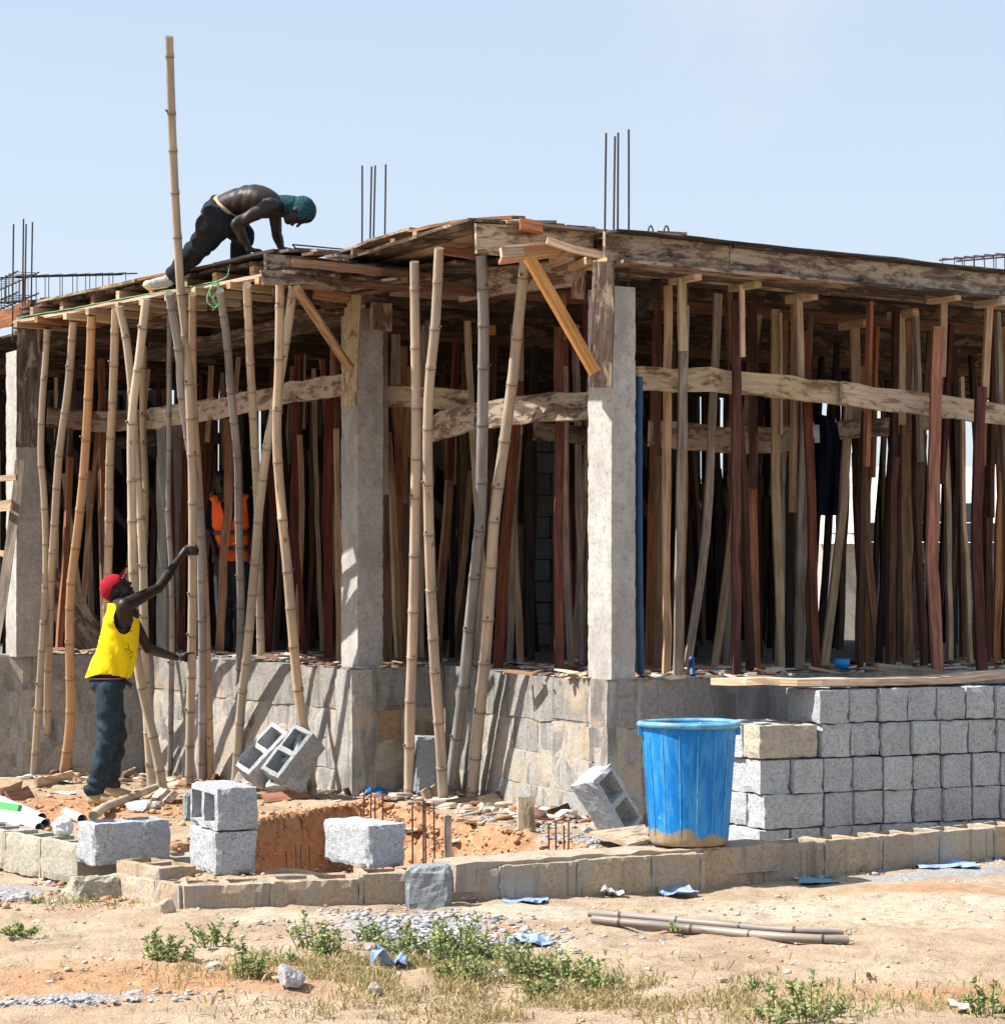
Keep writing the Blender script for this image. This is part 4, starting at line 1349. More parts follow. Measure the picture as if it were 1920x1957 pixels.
# ------------------------------------------------------------------ timber props
PROPG = 'sawn timber props under the formwork'
def prop(x_top, y_top, x_bot, y_bot, width, mat, label, upper=None, plane='R', off=0.2, bend=0.0, head=None, mids=(), group=PROPG, db=None):
    """lower post by picture points; optional upper splice (x0,y0,x1,y1,width,mat,side)"""
    if db is None: db = (EYE - SLAB) * FPX / (y_bot - HY)
    k = (x_bot - 960) / FPX
    base = Vector((k * db, db, SLAB))
    u = {'R': uR, 'L': uL, 'M': uM}[plane]
    n = {'R': nR, 'L': nL, 'M': nM}[plane]
    def onplane(x, y, extra=0.0):
        # leaning posts stay in a plane through the base facing mostly the camera
        uu = (u * 0.35 + Vector((1, 0, 0)) * 0.65).normalized()
        d = line_d(x, base, uu)
        return P(x, y, d - extra)
    pts = [onplane(x_top, y_top)] + [onplane(mx_, my_) for mx_, my_ in mids] + [onplane(x_bot, y_bot)]
    ztop = 3.775
    if pts[0].z > ztop:
        f = (ztop - pts[1].z) / (pts[0].z - pts[1].z)
        pts[0] = pts[1].lerp(pts[0], f)
    root = empty('timber_prop', base, label, 'timber prop', group)
    wd = width / FPX * db
    face = (1.0, 0.15, 0)
    mb = MB(); beam(mb, pts, wd, 0.05, face, 0, 0.09, 0.3, 0.006)
    mb.build('post', mat, root)
    if upper:
        x0, y0, x1, y1, w2, m2 = upper[:6]
        ex = upper[6] if len(upper) > 6 else 0.052
        a = onplane(x0, y0, ex); b = onplane(x1, y1, ex)
        if a.z > ztop: a = b.lerp(a, (ztop - b.z) / (a.z - b.z))
        mb = MB(); beam(mb, [a, b], w2 / FPX * db, 0.045, face, 0, 0.05, 0.3, 0.003)
        mb.build('splice', m2, root)
    if head:
        hx, hy = head
        c = onplane(hx, hy, 0.03)
        if c.z > ztop: c.z = ztop
        mb = MB(); beam(mb, [c - n * 0.17, c + n * 0.14], 0.062, 0.06, (0, 0, 1), 0, 0.05, 0.3)
        mb.build('head_block', 'wood_pale', root)
    return root

PR = [
 # right bay, front row
 (1257, 588, 1239, 1268, 16, 'wood_orange', 'reddish prop nearest the blue pipe', (1252, 545, 1255, 700, 9, 'wood_tan'), None),
 (1276, 531, 1273, 1290, 14, 'wood_tan', 'tan prop second from the blue pipe', None, None),
 (1308, 584, 1295, 1294, 16, 'wood_grey', 'grey-brown prop in front of the upper tie plank with a pale splice at its head', (1302, 520, 1304, 671, 16, 'wood_pale'), (1306, 520)),
 (1374, 527, 1312, 1286, 14, 'wood_grey', 'thin crooked prop leaning left, between the grey-brown and dark red ones', None, None, ((1363, 745), (1350, 1027))),
 (1453, 560, 1366, 1275, 14, 'wood_tan', 'tan prop leaning strongly left behind the dark red one', None, None, ((1427, 796), (1393, 1058))),
 (1406, 576, 1407, 1290, 16, 'wood_red', 'dark red prop in front of the upper tie plank, pale piece at its head', (1417, 531, 1418, 682, 9, 'wood_pale'), (1420, 528)),
 (1480, 539, 1494, 1277, 15, 'wood_pale', 'pale prop with a long strip nailed on it, right of the dark red one', (1491, 598, 1492, 830, 5, 'wood_pale'), None, ((1481, 947),)),
 (1538, 640, 1528, 1282, 16, 'wood_grey', 'weathered brown prop standing left of the hanging dark cloth', None, None),
 (1538, 633, 1559, 1283, 15, 'wood_red', 'red-brown prop in front of the hanging cloth with a pale upper splice', (1526, 550, 1531, 745, 12, 'wood_pale'), (1529, 541), ((1546, 871), (1552, 1066))),
 (1622, 760, 1575, 1271, 15, 'wood_pale', 'pale prop leaning from the tie plank down to the left', None, None, ((1610, 969),)),
 (1646, 700, 1679, 1268, 15, 'wood_orange', 'orange-brown prop leaning right, foot towards the blue cup', (1631, 561, 1636, 817, 17, 'wood_pale'), (1628, 555), ((1650, 985), (1656, 1027))),
 (1731, 614, 1735, 1274, 18, 'wood_orange', 'broad brown prop with a knot hole and a pale upper splice', (1720, 569, 1722, 812, 14, 'wood_pale'), (1722, 560), ((1730, 985),)),
 (1741, 640, 1741, 1262, 8, 'wood_tan', 'thin strip prop standing behind the knot-holed one', None, None),
 (1792, 624, 1793, 1283, 21, 'wood_orange', 'widest bowed brown prop, second from the right edge of the picture', (1803, 573, 1799, 720, 13, 'wood_tan', -0.05), (1800, 569), ((1784, 890), (1780, 1066))),
 (1874, 739, 1876, 1282, 19, 'wood_red', 'dark red prop at the right with a tan upper piece', (1890, 584, 1880, 760, 13, 'wood_tan', -0.05), (1890, 578), ((1868, 909), (1865, 1066))),
 (1914, 625, 1903, 1272, 14, 'wood_orange', 'right-most brown prop cut by the edge of the picture', None, None, ((1911, 950),)),
 (1822, 660, 1820, 1262, 12, 'wood_dark', 'dark split prop between the widest prop and the dark red one', None, None, ((1830, 900), (1812, 1100))),
 (1838, 720, 1855, 1272, 7, 'wood_pale', 'narrow pale crooked stick behind the dark red prop', None, None, ((1842, 1000),)),
]
for q in PR:
    mids = q[9] if len(q) > 9 else ()
    prop(q[0], q[1], q[2], q[3], q[4], q[5], q[6], q[7], 'R', 0.2, 0, q[8], mids)
PMi = [
 (762, 720, 738, 1263, 13, 'wood_orange', 'orange-brown prop just right of the middle column', (757, 566, 757, 735, 17, 'wood_grey'), None, ((762, 950),)),
 (780, 700, 779, 1255, 12, 'wood_tan', 'brown prop behind the yellowish bamboo', None, None, ()),
 (809, 566, 803, 1265, 11, 'wood_pale', 'pale prop between the yellowish and the pale bowed bamboo', None, None, ((810, 757), (805, 1058))),
 (892, 581, 911, 1271, 12, 'wood_pale', 'pale prop seen between the bowed and the grey bamboo', None, None, ((901, 801), (921, 1105))),
 (899, 900, 857, 1255, 11, 'wood_tan', 'short leaning tan prop low between the two middle bamboos', None, None, ((890, 1050),)),
 (942, 599, 935, 1268, 17, 'wood_red', 'dark red prop behind the grey bamboo with a bright orange splice', (940, 548, 940, 640, 13, 'wood_bright'), None, ((938, 801), (926, 967))),
 (990, 728, 950, 1278, 19, 'wood_red', 'broad red-brown prop right of the thick pale bamboo', None, None, ((982, 875), (967, 1027))),
 (994, 800, 973, 1271, 12, 'wood_grey', 'brown prop hugging the broad red-brown one', (997, 560, 994, 830, 8, 'wood_tan'), None, ((981, 989),)),
 (1067, 625, 1069, 1286, 17, 'wood_red', 'tall crimson prop midway to the right-hand column', (1076, 536, 1077, 650, 10, 'wood_orange', -0.05), None, ((1069, 801), (1067, 1027))),
 (1079, 700, 1091, 1279, 11, 'wood_grey', 'grey-brown prop right beside the crimson one', None, None, ((1079, 989),)),
 (1126, 800, 1091, 1240, 9, 'wood_tan', 'tan prop leaning left close to the right-hand column', None, None, ((1107, 985),)),
 (1024, 660, 1016, 1262, 13, 'wood_dark', 'blackened prop left of the crimson one', None, None, ((1010, 900),)),
 (1100, 620, 1112, 1270, 12, 'wood_grey', 'brown prop closest to the right-hand column', None, None, ()),
]
for q in PMi:
    prop(q[0], q[1], q[2], q[3], q[4], q[5], q[6], q[7], 'M', 0.2, 0, q[8], q[9])
PL_ = [
 (312, 647, 303, 1228, 12, 'wood_red', 'dark red prop left of the inner concrete column', None, None, ((307, 1097),)),
 (355, 820, 346, 1244, 13, 'wood_red', 'dark red prop with its head under the tie plank, left of the vest worker', (352, 600, 354, 860, 9, 'wood_tan'), None, ((350, 1027),)),
 (400, 830, 385, 1246, 13, 'wood_red', 'dark red prop immediately left of the vest worker with tan top', (408, 625, 396, 845, 10, 'wood_tan'), None, ((390, 1000),)),
 (437, 801, 419, 1251, 16, 'wood_orange', 'orange-brown prop crossing in front of the vest worker', (463, 617, 441, 830, 9, 'wood_tan', -0.05), None, ((436, 985), (429, 1027))),
 (522, 700, 512, 1250, 13, 'wood_red', 'dark red prop between the two crossing bamboos', None, None, ((520, 989),)),
 (571, 647, 556, 1252, 15, 'wood_red', 'dark red prop left of the pale-topped one near the middle column', (579, 584, 577, 820, 12, 'wood_tan'), None, ((562, 989),)),
 (561, 950, 582, 1255, 10, 'wood_red', 'slim red prop leaning right near the leaning bamboo', None, None, ()),
 (632, 728, 627, 1262, 18, 'wood_red', 'broad dark red prop just left of the middle column', (640, 573, 636, 738, 13, 'wood_tan'), None, ((626, 989),)),
 (600, 700, 615, 1245, 8, 'wood_pale', 'thin pale lath prop left of the broad dark red one', None, None, ((606, 989),)),
 (108, 650, 110, 1240, 7, 'wood_pale', 'thin pale lath prop behind the second bamboo from the left', None, None, ()),
 (122, 905, 166, 1235, 9, 'wood_pale', 'pale lath prop leaning right, low between the second and third bamboos', None, None, ()),
 (190, 800, 200, 1240, 8, 'wood_pale', 'pale lath prop right of the third bamboo', (196, 690, 195, 830, 6, 'wood_tan'), None, ()),
 (168, 900, 176, 1240, 11, 'wood_grey', 'grey prop close behind the third bamboo', None, None, ()),
 (290, 640, 232, 1244, 10, 'wood_tan', 'brown prop leaning left behind the crossed bamboos', None, None, ()),
 (75, 855, 78, 1236, 6, 'wood_pale', 'pale lath standing right against the left-most column', None, None, ()),
]
for q in PL_:
    prop(q[0], q[1], q[2], q[3], q[4], q[5], q[6], q[7], 'L', 0.2, 0, q[8], q[9])

# interior forest of props
rr = random.Random(42)
FP = np.array(FLOORP)
cands = []
yy = 16.6
while yy < 27.5:
    xx = -7.0
    while xx < 6.5:
        x = xx + rr.uniform(-0.2, 0.2); y = yy + rr.uniform(-0.2, 0.2)
        if poly_inside(np.array([x]), np.array([y]), FP)[0]:
            dmin = min(float(seg_dist(np.array([x]), np.array([y]), FLOORP[i], FLOORP[i + 1])[0]) for i in range(0, 6))
            px = 960 + FPX * x / y
            if dmin > 0.42 and -30 < px < 1950:
                if not (392 < px < 492 and y < 22.9): cands.append((x, y))
        xx += 0.55
    yy += 0.67
rr.shuffle(cands)
print('interior props', len(cands))
PV = []
for k in range(10):
    mb = MB()
    h = 2.82 + rr.uniform(-0.02, 0.0)
    lean = rr.uniform(-0.22, 0.22); ly = rr.uniform(-0.15, 0.15)
    cut = rr.uniform(0.55, 0.85)
    p0 = Vector((0, 0, 0)); p1 = Vector((lean, ly, h))
    m = p0.lerp(p1, 0.5) + Vector((rr.uniform(-.04, .04), rr.uniform(-.04, .04), 0))
    w = rr.uniform(0.042, 0.070)
    beam(mb, [p0, m, p0.lerp(p1, cut)], w, 0.05, (1, 0.3, 0), 0, 0.09, 0.35, 0.006, k)
    me1 = mb.mesh('post_variant', ['wood_tan'])
    mb = MB()
    a = p0.lerp(p1, cut - 0.15) + Vector((0.0, -0.055, 0)); b = p1 + Vector((0.0, -0.055, 0))
    beam(mb, [a, b], w * 0.8, 0.045, (1, 0.3, 0), 0, 0.06, 0.35, 0.003, k + 30)
    me2 = mb.mesh('splice_variant', ['wood_tan'])
    PV.append((me1, me2))
WM = ['shade_tan', 'shade_tan', 'shade_tan', 'shade_red', 'shade_red', 'shade_dark', 'shade_dark']
CN = {'shade_tan': 'brown', 'shade_red': 'maroon', 'shade_dark': 'shade-darkened', 'wood_tan': 'tan', 'wood_orange': 'rusty', 'wood_red': 'red', 'wood_grey': 'greyish'}
USED = set()
for (x, y) in cands:
    m1, m2 = PV[rr.randrange(10)]
    px = 960 + FPX * x / y
    bay = 'behind the left bay' if px < 660 else ('behind the middle bay' if px < 1140 else 'behind the right bay')
    LM = [(0, 'just right of the left-most column'), (120, 'behind the third bamboo'), (210, 'behind the man in yellow'), (330, 'behind the very tall bamboo'), (400, 'behind the orange vest'), (480, 'right of the orange vest'),
          (570, 'just left of the middle column'), (690, 'behind the middle column'), (740, 'just right of the middle column'), (830, 'behind the two middle bamboos'), (930, 'behind the thick pale bamboo'), (1010, 'near the crimson prop'),
          (1090, 'just left of the right-hand column'), (1210, 'just right of the blue pipe'), (1310, 'above the bucket'), (1400, 'right of the dark red prop'), (1500, 'around the hanging cloth'), (1620, 'above the middle of the block pile'),
          (1700, 'behind the knot-holed prop'), (1780, 'behind the widest prop'), (1850, 'near the right edge')]
    pos = [t_ for q_, t_ in LM if px >= q_][-1] if px >= 0 else 'beyond the left-most column'
    rank = 'front' if y < 19.0 + (2.5 if px < 660 else 0) else ('middle' if y < 22.5 + (1.5 if px < 660 else 0) else 'rear')
    near = min(float(seg_dist(np.array([x]), np.array([y]), FLOORP[i], FLOORP[i + 1])[0]) for i in range(0, 6)) < 2.4
    WQ = ['wood_tan', 'wood_orange', 'wood_orange', 'wood_red', 'wood_grey', 'shade_tan', 'shade_red', 'shade_dark'] if near else WM  # props further in take only the shade-painted woods
    for _ in range(200):
        k1, k2 = rr.choice(WQ), rr.choice(WQ)
        lab = '%s prop with %s head piece, %s rank, %s' % (CN[k1], CN[k2], rank, pos)
        if lab not in USED: break
    USED.add(lab)
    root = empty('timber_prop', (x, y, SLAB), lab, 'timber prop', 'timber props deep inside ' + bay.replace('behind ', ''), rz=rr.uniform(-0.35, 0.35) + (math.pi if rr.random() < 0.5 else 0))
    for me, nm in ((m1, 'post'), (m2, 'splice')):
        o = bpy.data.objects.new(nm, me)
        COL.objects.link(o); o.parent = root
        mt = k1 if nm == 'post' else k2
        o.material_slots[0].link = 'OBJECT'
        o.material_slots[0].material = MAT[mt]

# deck bearers inside (run over prop heads)
for k in range(14):
    y0 = 17.4 + k * 0.74
    a = Vector((-8, y0 + 2.6 - 0.0, 3.86)); b = Vector((6.5, y0 + 2.6, 3.86))
    off = (k * 0.74)
    o_ = PC3 + nR * (off + 0.7)
    for (t0, t1) in clip_line([(p[0], p[1]) for p in DECK], Vector((o_.x, o_.y, 0)), uR):
        t0 += 0.25; t1 -= 0.2
        if t1 - t0 < 1.0: continue
        mb = MB()
        q0 = o_ + uR * t0; q1 = o_ + uR * t1; q0.z = q1.z = 3.87
        beam(mb, [q0, q1], 0.09, 0.05, (0, 0, 1), 0, 0.06, 0.8, 0.004)
        mb.build('bearer', random.choice(['wood_dark', 'deck_shade', 'shade_tan']), form)

# ------------------------------------------------------------------ horizontal tie planks
def tie(pts, w, mat, label, thick=0.035, seed=0, jit=0.10, face=(0, 0, 1)):
    W = [P(x, y, d) for x, y, d in pts]
    mb = MB(); beam(mb, W, w, thick, face, 0, jit, 0.16, 0.006, seed)
    o = mb.build('tie_plank', mat)
    return tag(o, label, 'tie plank', 'rough planks nailed across the props')
def dR(px, off): return line_d(px, PC3, uR, off, nR)
def dL_(px, off): return line_d(px, PC2, uL, off, nL)
def dM(px, off): return line_d(px, PC3, uM, off, nM)
tie([(1216, 722, dR(1216, .42)), (1389, 728, dR(1389, .42)), (1540, 745, dR(1540, .42)), (1618, 754, dR(1618, .42))], 0.165, 'form_pale', 'upper tie plank of the right bay, left length next to the column', seed=1)
tie([(1606, 752, dR(1606, .36)), (1700, 765, dR(1700, .36)), (1800, 778, dR(1800, .36)), (1960, 797, dR(1960, .36))], 0.165, 'form_pale', 'upper tie plank of the right bay, right length running out of the picture', seed=2)
tie([(1240, 828, dR(1240, 1.5)), (1381, 842, dR(1381, 1.5)), (1480, 842, dR(1480, 1.5)), (1590, 828, dR(1590, 1.5))], 0.20, 'form_pale', 'lower tie plank behind the right bay, wavy and stained', seed=3)
tie([(1600, 822, dR(1600, 1.6)), (1700, 815, dR(1700, 1.6)), (1800, 800, dR(1800, 1.6))], 0.14, 'form_board', 'dim tie plank further back behind the right bay', seed=4)
tie([(742, 757, 18.75), (820, 760, 18.6), (896, 768, 18.3)], 0.17, 'form_pale', 'tie plank next to the middle column behind the bamboos', seed=5)
tie([(818, 822, 18.5), (860, 808, 18.0), (915, 796, 17.6)], 0.20, 'form_board', 'rising dark end of the lower tie plank in the middle bay', seed=6)
tie([(908, 796, 17.55), (1023, 780, 16.9), (1130, 775, 16.5)], 0.20, 'form_board', 'broad bark-edged tie plank left of the right-hand column', seed=7)
tie([(1020, 824, 18.5), (1120, 832, 18.8)], 0.14, 'form_board', 'dim rear tie plank in the middle bay', seed=8)
tie([(90, 797, 22.4), (180, 806, 22.5), (300, 800, 22.0)], 0.19, 'form_board', 'dark tie plank in the left bay behind the first bamboos', seed=9)
tie([(288, 800, 21.6), (350, 792, 21.2), (410, 780, 20.7)], 0.19, 'form_pale', 'pale tie plank behind the very tall bamboo', seed=10)
tie([(410, 783, 20.6), (500, 762, 19.9), (600, 742, 19.2), (663, 735, 18.75)], 0.17, 'form_pale', 'light tie plank running up to the middle column', seed=11)
tie([(180, 850, 24.5), (300, 840, 24.5), (420, 836, 24.0)], 0.12, 'form_dark', 'thin rear tie plank deep in the left bay', seed=12)
# diagonal braces
def brace(x0, y0, d0, x1, y1, d1, w, mat, label, t=0.03):
    mb = MB(); beam(mb, [P(x0, y0, d0), P(x1, y1, d1)], w, t, (0.9, 0.35, 0), 0, 0.04, 0.3, 0.003)
    return tag(mb.build('diagonal_brace', mat), label, 'brace')
brace(1011, 491, 15.55, 1137, 712, 15.62, 0.075, 'wood_bright', 'bright new orange brace from the canopy down to the right-hand column', 0.045)
brace(565, 549, 16.9, 668, 702, 17.95, 0.06, 'wood_tan', 'tan brace from the left overhang down to the middle column', 0.04)
brace(1262, 520, 16.7, 1222, 600, 16.35, 0.07, 'wood_dark', 'dark short brace under the beam right of the pale column', 0.03)

# ------------------------------------------------------------------ rebar cages and rods
def cage(name, pa, pb, w, h, label, step=0.2):
    u = (pb - pa).normalized(); n = Vector((-u.y, u.x, 0)).normalized()
    root = empty(name, pa, label, 'rebar cage')
    L = (pb - pa).length
    for (a, b) in ((0, 0), (w, 0), (0, h), (w, h)):
        mb = MB(); tube(mb, resample([pa + n * a + Vector((0, 0, b)), pb + n * a + Vector((0, 0, b))], 0.5), 0.008, 5)
        mb.build('longitudinal_bar', 'steel_dark', root)
    s = 0.08
    while s < L:
        q = pa + u * s + u * random.uniform(-.02, .02)
        lp = [q - n * 0.012 - Vector((0, 0, .012)), q + n * (w + .012) - Vector((0, 0, .012)), q + n * (w + .012) + Vector((0, 0, h + .012)), q - n * 0.012 + Vector((0, 0, h + .012)), q - n * .012 + Vector((0, 0, -0.05))]
        mb = MB(); tube(mb, lp, 0.005, 5)
        mb.build('stirrup', 'steel_dark', root)
        s += step
    return root
cage('rebar_cage', P(30, 575, 23.0), P(262, 566, 24.6), 0.2, 0.24, 'beam reinforcement cage lying on the deck behind the left-most column')
cage('rebar_cage', P(-40, 590, 24.5), P(34, 558, 22.6), 0.2, 0.2, 'reinforcement cage at the left edge turning the corner behind the column bars')
cage('rebar_cage', P(1795, 535, 18.9), P(1990, 520, 17.6), 0.16, 0.16, 'beam reinforcement cage on top of the deck at the far right', 0.15)
rods = empty('rebar_rods', P(600, 476, 17.6), 'loose thin steel rods lying on the deck between the crouching man and the middle column', 'steel rods')
for (x0, y0, x1, y1) in [(559, 467, 690, 479), (562, 474, 690, 482), (559, 467, 572, 482)]:
    mb = MB(); tube(mb, [P(x0, y0, 17.5), P(x1, y1, 17.9)], 0.006, 5)
    mb.build('rod', 'rust', rods)
for x, lab in ((1243, 'left of the two rusty steel hooks sticking up over the right beam'), (1273, 'right of the two rusty steel hooks sticking up over the right beam')):
    mb = MB()
    dd = dR(x, 0.3)
    tube(mb, catmull([P(x - 4, 452, dd), P(x - 4, 438, dd), P(x, 431, dd), P(x + 4, 438, dd), P(x + 4, 452, dd)], 0.01), 0.0065, 6)
    tag(mb.build('steel_hook', 'rust'), lab, 'steel hook', 'steel hooks over the right beam')
board_px('deck_offcut', [(1255, 449), (1312, 453)], dR(1280, .35), 0.06, 0.03, 'wood_orange', None, 'reddish timber offcut lying beside the hooks on the right beam', 'offcut', (0, 0, 1))
for i, (a, b, c, d_) in enumerate([(540, 480, 590, 481), (588, 484, 628, 484), (632, 489, 660, 491)]):
    lab = ['grey flat offcut under the crouching man\'s far hand', 'thin reddish offcut lying on the end board', 'small grey offcut beside the middle column bars'][i]
    board_px('deck_offcut', [(a, b), (c, d_)], [16.95, 17.2], 0.10, 0.02, ['wood_grey', 'wood_orange', 'wood_grey'][i], None, lab, 'offcut', (-0.5, 0.85, 0.0))

# green string
mb = MB()
sp = []
for x in range(100, 425, 12):
    y = 606.5 - (x - 100) * (606.5 - 551) / (420 - 100) if x <= 420 else 551
    f = (x - 35) / (556 - 35)
    sp.append(wline(EL0, uE, LE * 0 + 0.0, 0, nE, 0))
sp = []
for k in range(30):
    t = 0.05 + k * (LE * 0.77) / 29
    sp.append(wline(EL0, uE, t, -0.045, nE, 3.882 + random.uniform(-.004, .004)))
end = sp[-1]
tube(mb, sp, 0.0032, 5)
tube(mb, catmull([end, end + Vector((0.01, -0.02, -0.06)), end + Vector((-0.03, -0.03, -0.14)), end + Vector((0.02, -0.03, -0.19)), end + Vector((0.05, -0.03, -0.10)), end + Vector((-0.02, -0.03, -0.02)), end + Vector((-0.05, -0.03, -0.10)), end + Vector((0.0, -0.03, -0.17)), end + Vector((-0.03, -0.03, -0.22))], 0.015), 0.0055, 5)
tube(mb, catmull([end, end + Vector((-0.04, -0.04, -0.05)), end + Vector((-0.07, -0.04, -0.15)), end + Vector((-0.01, -0.04, -0.20)), end + Vector((0.04, -0.04, -0.12)), end + Vector((0.0, -0.04, -0.03))], 0.015), 0.0055, 5)
tube(mb, catmull([end, end + Vector((0.08, -0.06, 0.03)), end + Vector((0.10, -0.05, 0.12)), end + Vector((0.13, 0.0, 0.17))], 0.02), 0.004, 5)
tag(mb.build('green_string', 'string_green'), 'bright green string tied along the edge of the left overhang', 'string')

# blue pipe
mb = MB()
tube(mb, catmull([P(1221, 720, 16.32), P(1220, 900, 16.32), P(1221, 1100, 16.32), P(1224, 1289, 16.32)], 0.2), 0.027, 12)
tag(mb.build('blue_pipe', 'pipe_blue'), 'upright blue plastic pipe against the right-hand concrete column', 'pipe')

# hanging dark cloth
mb = MB()
xs = np.linspace(0, 1, 16); ys_ = np.linspace(0, 1, 22)
vs_ = []; fs_ = []
for side in (0, 1):
    for j, b in enumerate(ys_):
        for i, a in enumerate(xs):
            xl = 1556 - 3 * b; xr = 1588 + 22 * min(1, b * 3.2) ** 0.5 - 9 * b
            px = xl + (xr - xl) * a; py = 792 + 193 * b + 8 * abs(a - .4) * (1 - b)
            d = 18.2 + (0.055 * math.sin(a * 9 + 2 * b) + 0.03 * math.sin(a * 21)) + side * 0.02 + side * 0.04 * math.sin(math.pi * a)
            vs_.append(P(px, py, d))
    base = side * 16 * 22
    for j in range(21):
        for i in range(15):
            q = (base + j * 16 + i, base + j * 16 + i + 1, base + (j + 1) * 16 + i + 1, base + (j + 1) * 16 + i)
            fs_.append(q if side == 1 else q[::-1])
mb.add(vs_, fs_, None, 0, True)
o = mb.build('hanging_cloth', 'cloth_dark')
tag(o, 'long black cloth hung over the rear tie plank in the right bay', 'cloth')
mb = MB()
beam(mb, [P(1551, 818, 18.15), P(1561, 838, 18.14)], 0.035, 0.006, (1, 0, 0), 0, 0, 0.3)
beam(mb, [P(1560, 812, 18.15), P(1561, 846, 18.15)], 0.04, 0.01, (1, 0, 0), 0, 0, 0.3)
mb.build('striped_lining', 'cloth_stripe', o, None)

# ------------------------------------------------------------------ back walls of the storey and what lies behind
def back_wall(a, b, z0, courses, label, mat='block_grey', skip=None):
    root = empty('block_wall', a, label, 'block wall')
    u = (b - a).normalized(); ang = math.atan2(u.y, u.x); L = (b - a).length
    for r in range(courses):
        s = -0.22 if r % 2 else 0.0
        while s < L:
            s0, s1 = max(0, s), min(L, s + 0.44)
            if s1 - s0 > 0.08 and not (skip and skip(s0, s1, r)):
                c = a + u * (0.5 * (s0 + s1))
                o = place('block', random.choice(BV), (c.x, c.y, z0 + r * 0.236), ang, root, mat=mat)
                o.scale = ((s1 - s0) / 0.45, 1, 1)
            s += 0.455
    return root
back_wall(Vector((4.3, 28.0, 0)), Vector((6.9, 28.4, 0)), SLAB, 7, 'grey block wall seen through the right-most props', 'block_blue',
          skip=lambda s0, s1, r: r > 5 and (s0 % 1.1) < 0.5)
back_wall(Vector((0.3, 26.0, 0)), Vector((0.75, 26.0, 0)), SLAB, 11, 'narrow grey block pier seen deep in the middle bay', 'block_blue')
# added dark board screens that keep daylight out behind the props
def blackout(a, b, z0, z1, label, mat='shade_dark'):
    root = empty('added_blackout', a, label, 'blackout')
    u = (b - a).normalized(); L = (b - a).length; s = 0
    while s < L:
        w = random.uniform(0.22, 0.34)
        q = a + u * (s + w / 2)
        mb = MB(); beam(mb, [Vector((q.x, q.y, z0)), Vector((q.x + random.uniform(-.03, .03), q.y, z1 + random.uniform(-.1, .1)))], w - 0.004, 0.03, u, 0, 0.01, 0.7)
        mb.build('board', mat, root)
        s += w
blackout(Vector((-7.9, 28.3, 0)), Vector((-5.3, 28.3, 0)), 0.4, 4.06, 'added dark board hoarding closing the back of the left bay')
blackout(Vector((-5.25, 28.3, 0)), Vector((-0.80, 28.3, 0)), 0.4, 4.06, 'added dark board hoarding behind the vest worker')
blackout(Vector((-0.75, 28.3, 0)), Vector((1.0, 28.3, 0)), 0.4, 4.06, 'added dark board hoarding behind the middle bay')
blackout(Vector((1.02, 28.3, 0)), Vector((3.7, 28.3, 0)), 0.4, 4.06, 'added dark board hoarding behind the left part of the right bay')
blackout(Vector((-8.1, 28.2, 0)), Vector((-8.1, 23.0, 0)), 0.4, 4.06, 'added dark board hoarding at the far left end')

# neighbour house with zinc roof
house = empty('neighbour_house', (6.5, 40, 0), 'pale house with a sheet-metal roof glimpsed behind the right bay', 'house')
def boxm(mb, x0, x1, y0, y1, z0, z1, mat=0):
    v = [(x0, y0, z0), (x1, y0, z0), (x1, y1, z0), (x0, y1, z0), (x0, y0, z1), (x1, y0, z1), (x1, y1, z1), (x0, y1, z1)]
    mb.add(v, [(3, 2, 1, 0), (4, 5, 6, 7), (0, 1, 5, 4), (1, 2, 6, 5), (2, 3, 7, 6), (3, 0, 4, 7)], None, mat)
mb = MB(); boxm(mb, 5.2, 12, 38, 44, -0.3, 2.5); mb.build('wall', 'column', house)
mb = MB()
nseg = 60
for i in range(nseg):
    x0 = 4.9 + i * 7.6 / nseg; x1 = 4.9 + (i + 1) * 7.6 / nseg
    h0 = 0.02 * (i % 2); h1 = 0.02 * ((i + 1) % 2)
    mb.add([(x0, 37.6, 2.3 + h0), (x1, 37.6, 2.3 + h1), (x1, 41, 3.7 + h1), (x0, 41, 3.7 + h0), (x1, 44.4, 2.3 + h1), (x0, 44.4, 2.3 + h0)], [(0, 1, 2, 3), (3, 2, 4, 5)], None, 0)
mb.build('roof', 'zinc', house)
for x in (6.0, 7.6, 9.4):
    mb = MB(); boxm(mb, x, x + 0.9, 37.97, 38.02, 0.9, 1.9); w_ = mb.build('window', 'pipe_blue', house)
# tree behind
def tree(loc, h, label):
    root = empty('leafy_tree', loc, label, 'tree')
    mb = MB(); L0 = Vector(loc)
    tube(mb, [L0, L0 + Vector((0.1, 0, h * .35)), L0 + Vector((0.0, 0.1, h * .7))], [0.16, 0.12, 0.05], 8)
    for k in range(7):
        a = k * 0.9
        s = L0 + Vector((0, 0, h * (.3 + .05 * k)))
        tube(mb, [s, s + Vector((math.cos(a) * .7, math.sin(a) * .7, .6))], [0.05, 0.015], 6)
    mb.build('trunk', 'trunk', root)
    mb = MB(); r_ = random.Random(3); vs_ = []; fs_ = []
    for k in range(3500):
        c = L0 + Vector((r_.gauss(0, .85), r_.gauss(0, .85), h * .72 + r_.gauss(0, .62)))
        s = r_.uniform(.05, .1)
        a = Vector((r_.uniform(-1, 1), r_.uniform(-1, 1), r_.uniform(-1, 1))).normalized(); b_ = a.orthogonal().normalized()
        i0 = len(vs_)
        vs_ += [c - a * s, c + b_ * s * .5, c + a * s, c - b_ * s * .5]
        fs_.append((i0, i0 + 1, i0 + 2, i0 + 3))
    mb.add(vs_, fs_); mb.build('crown', 'leaf_dark', root)
tree((1.15, 33, -0.1), 3.3, 'dark leafy tree glimpsed through the middle bay')

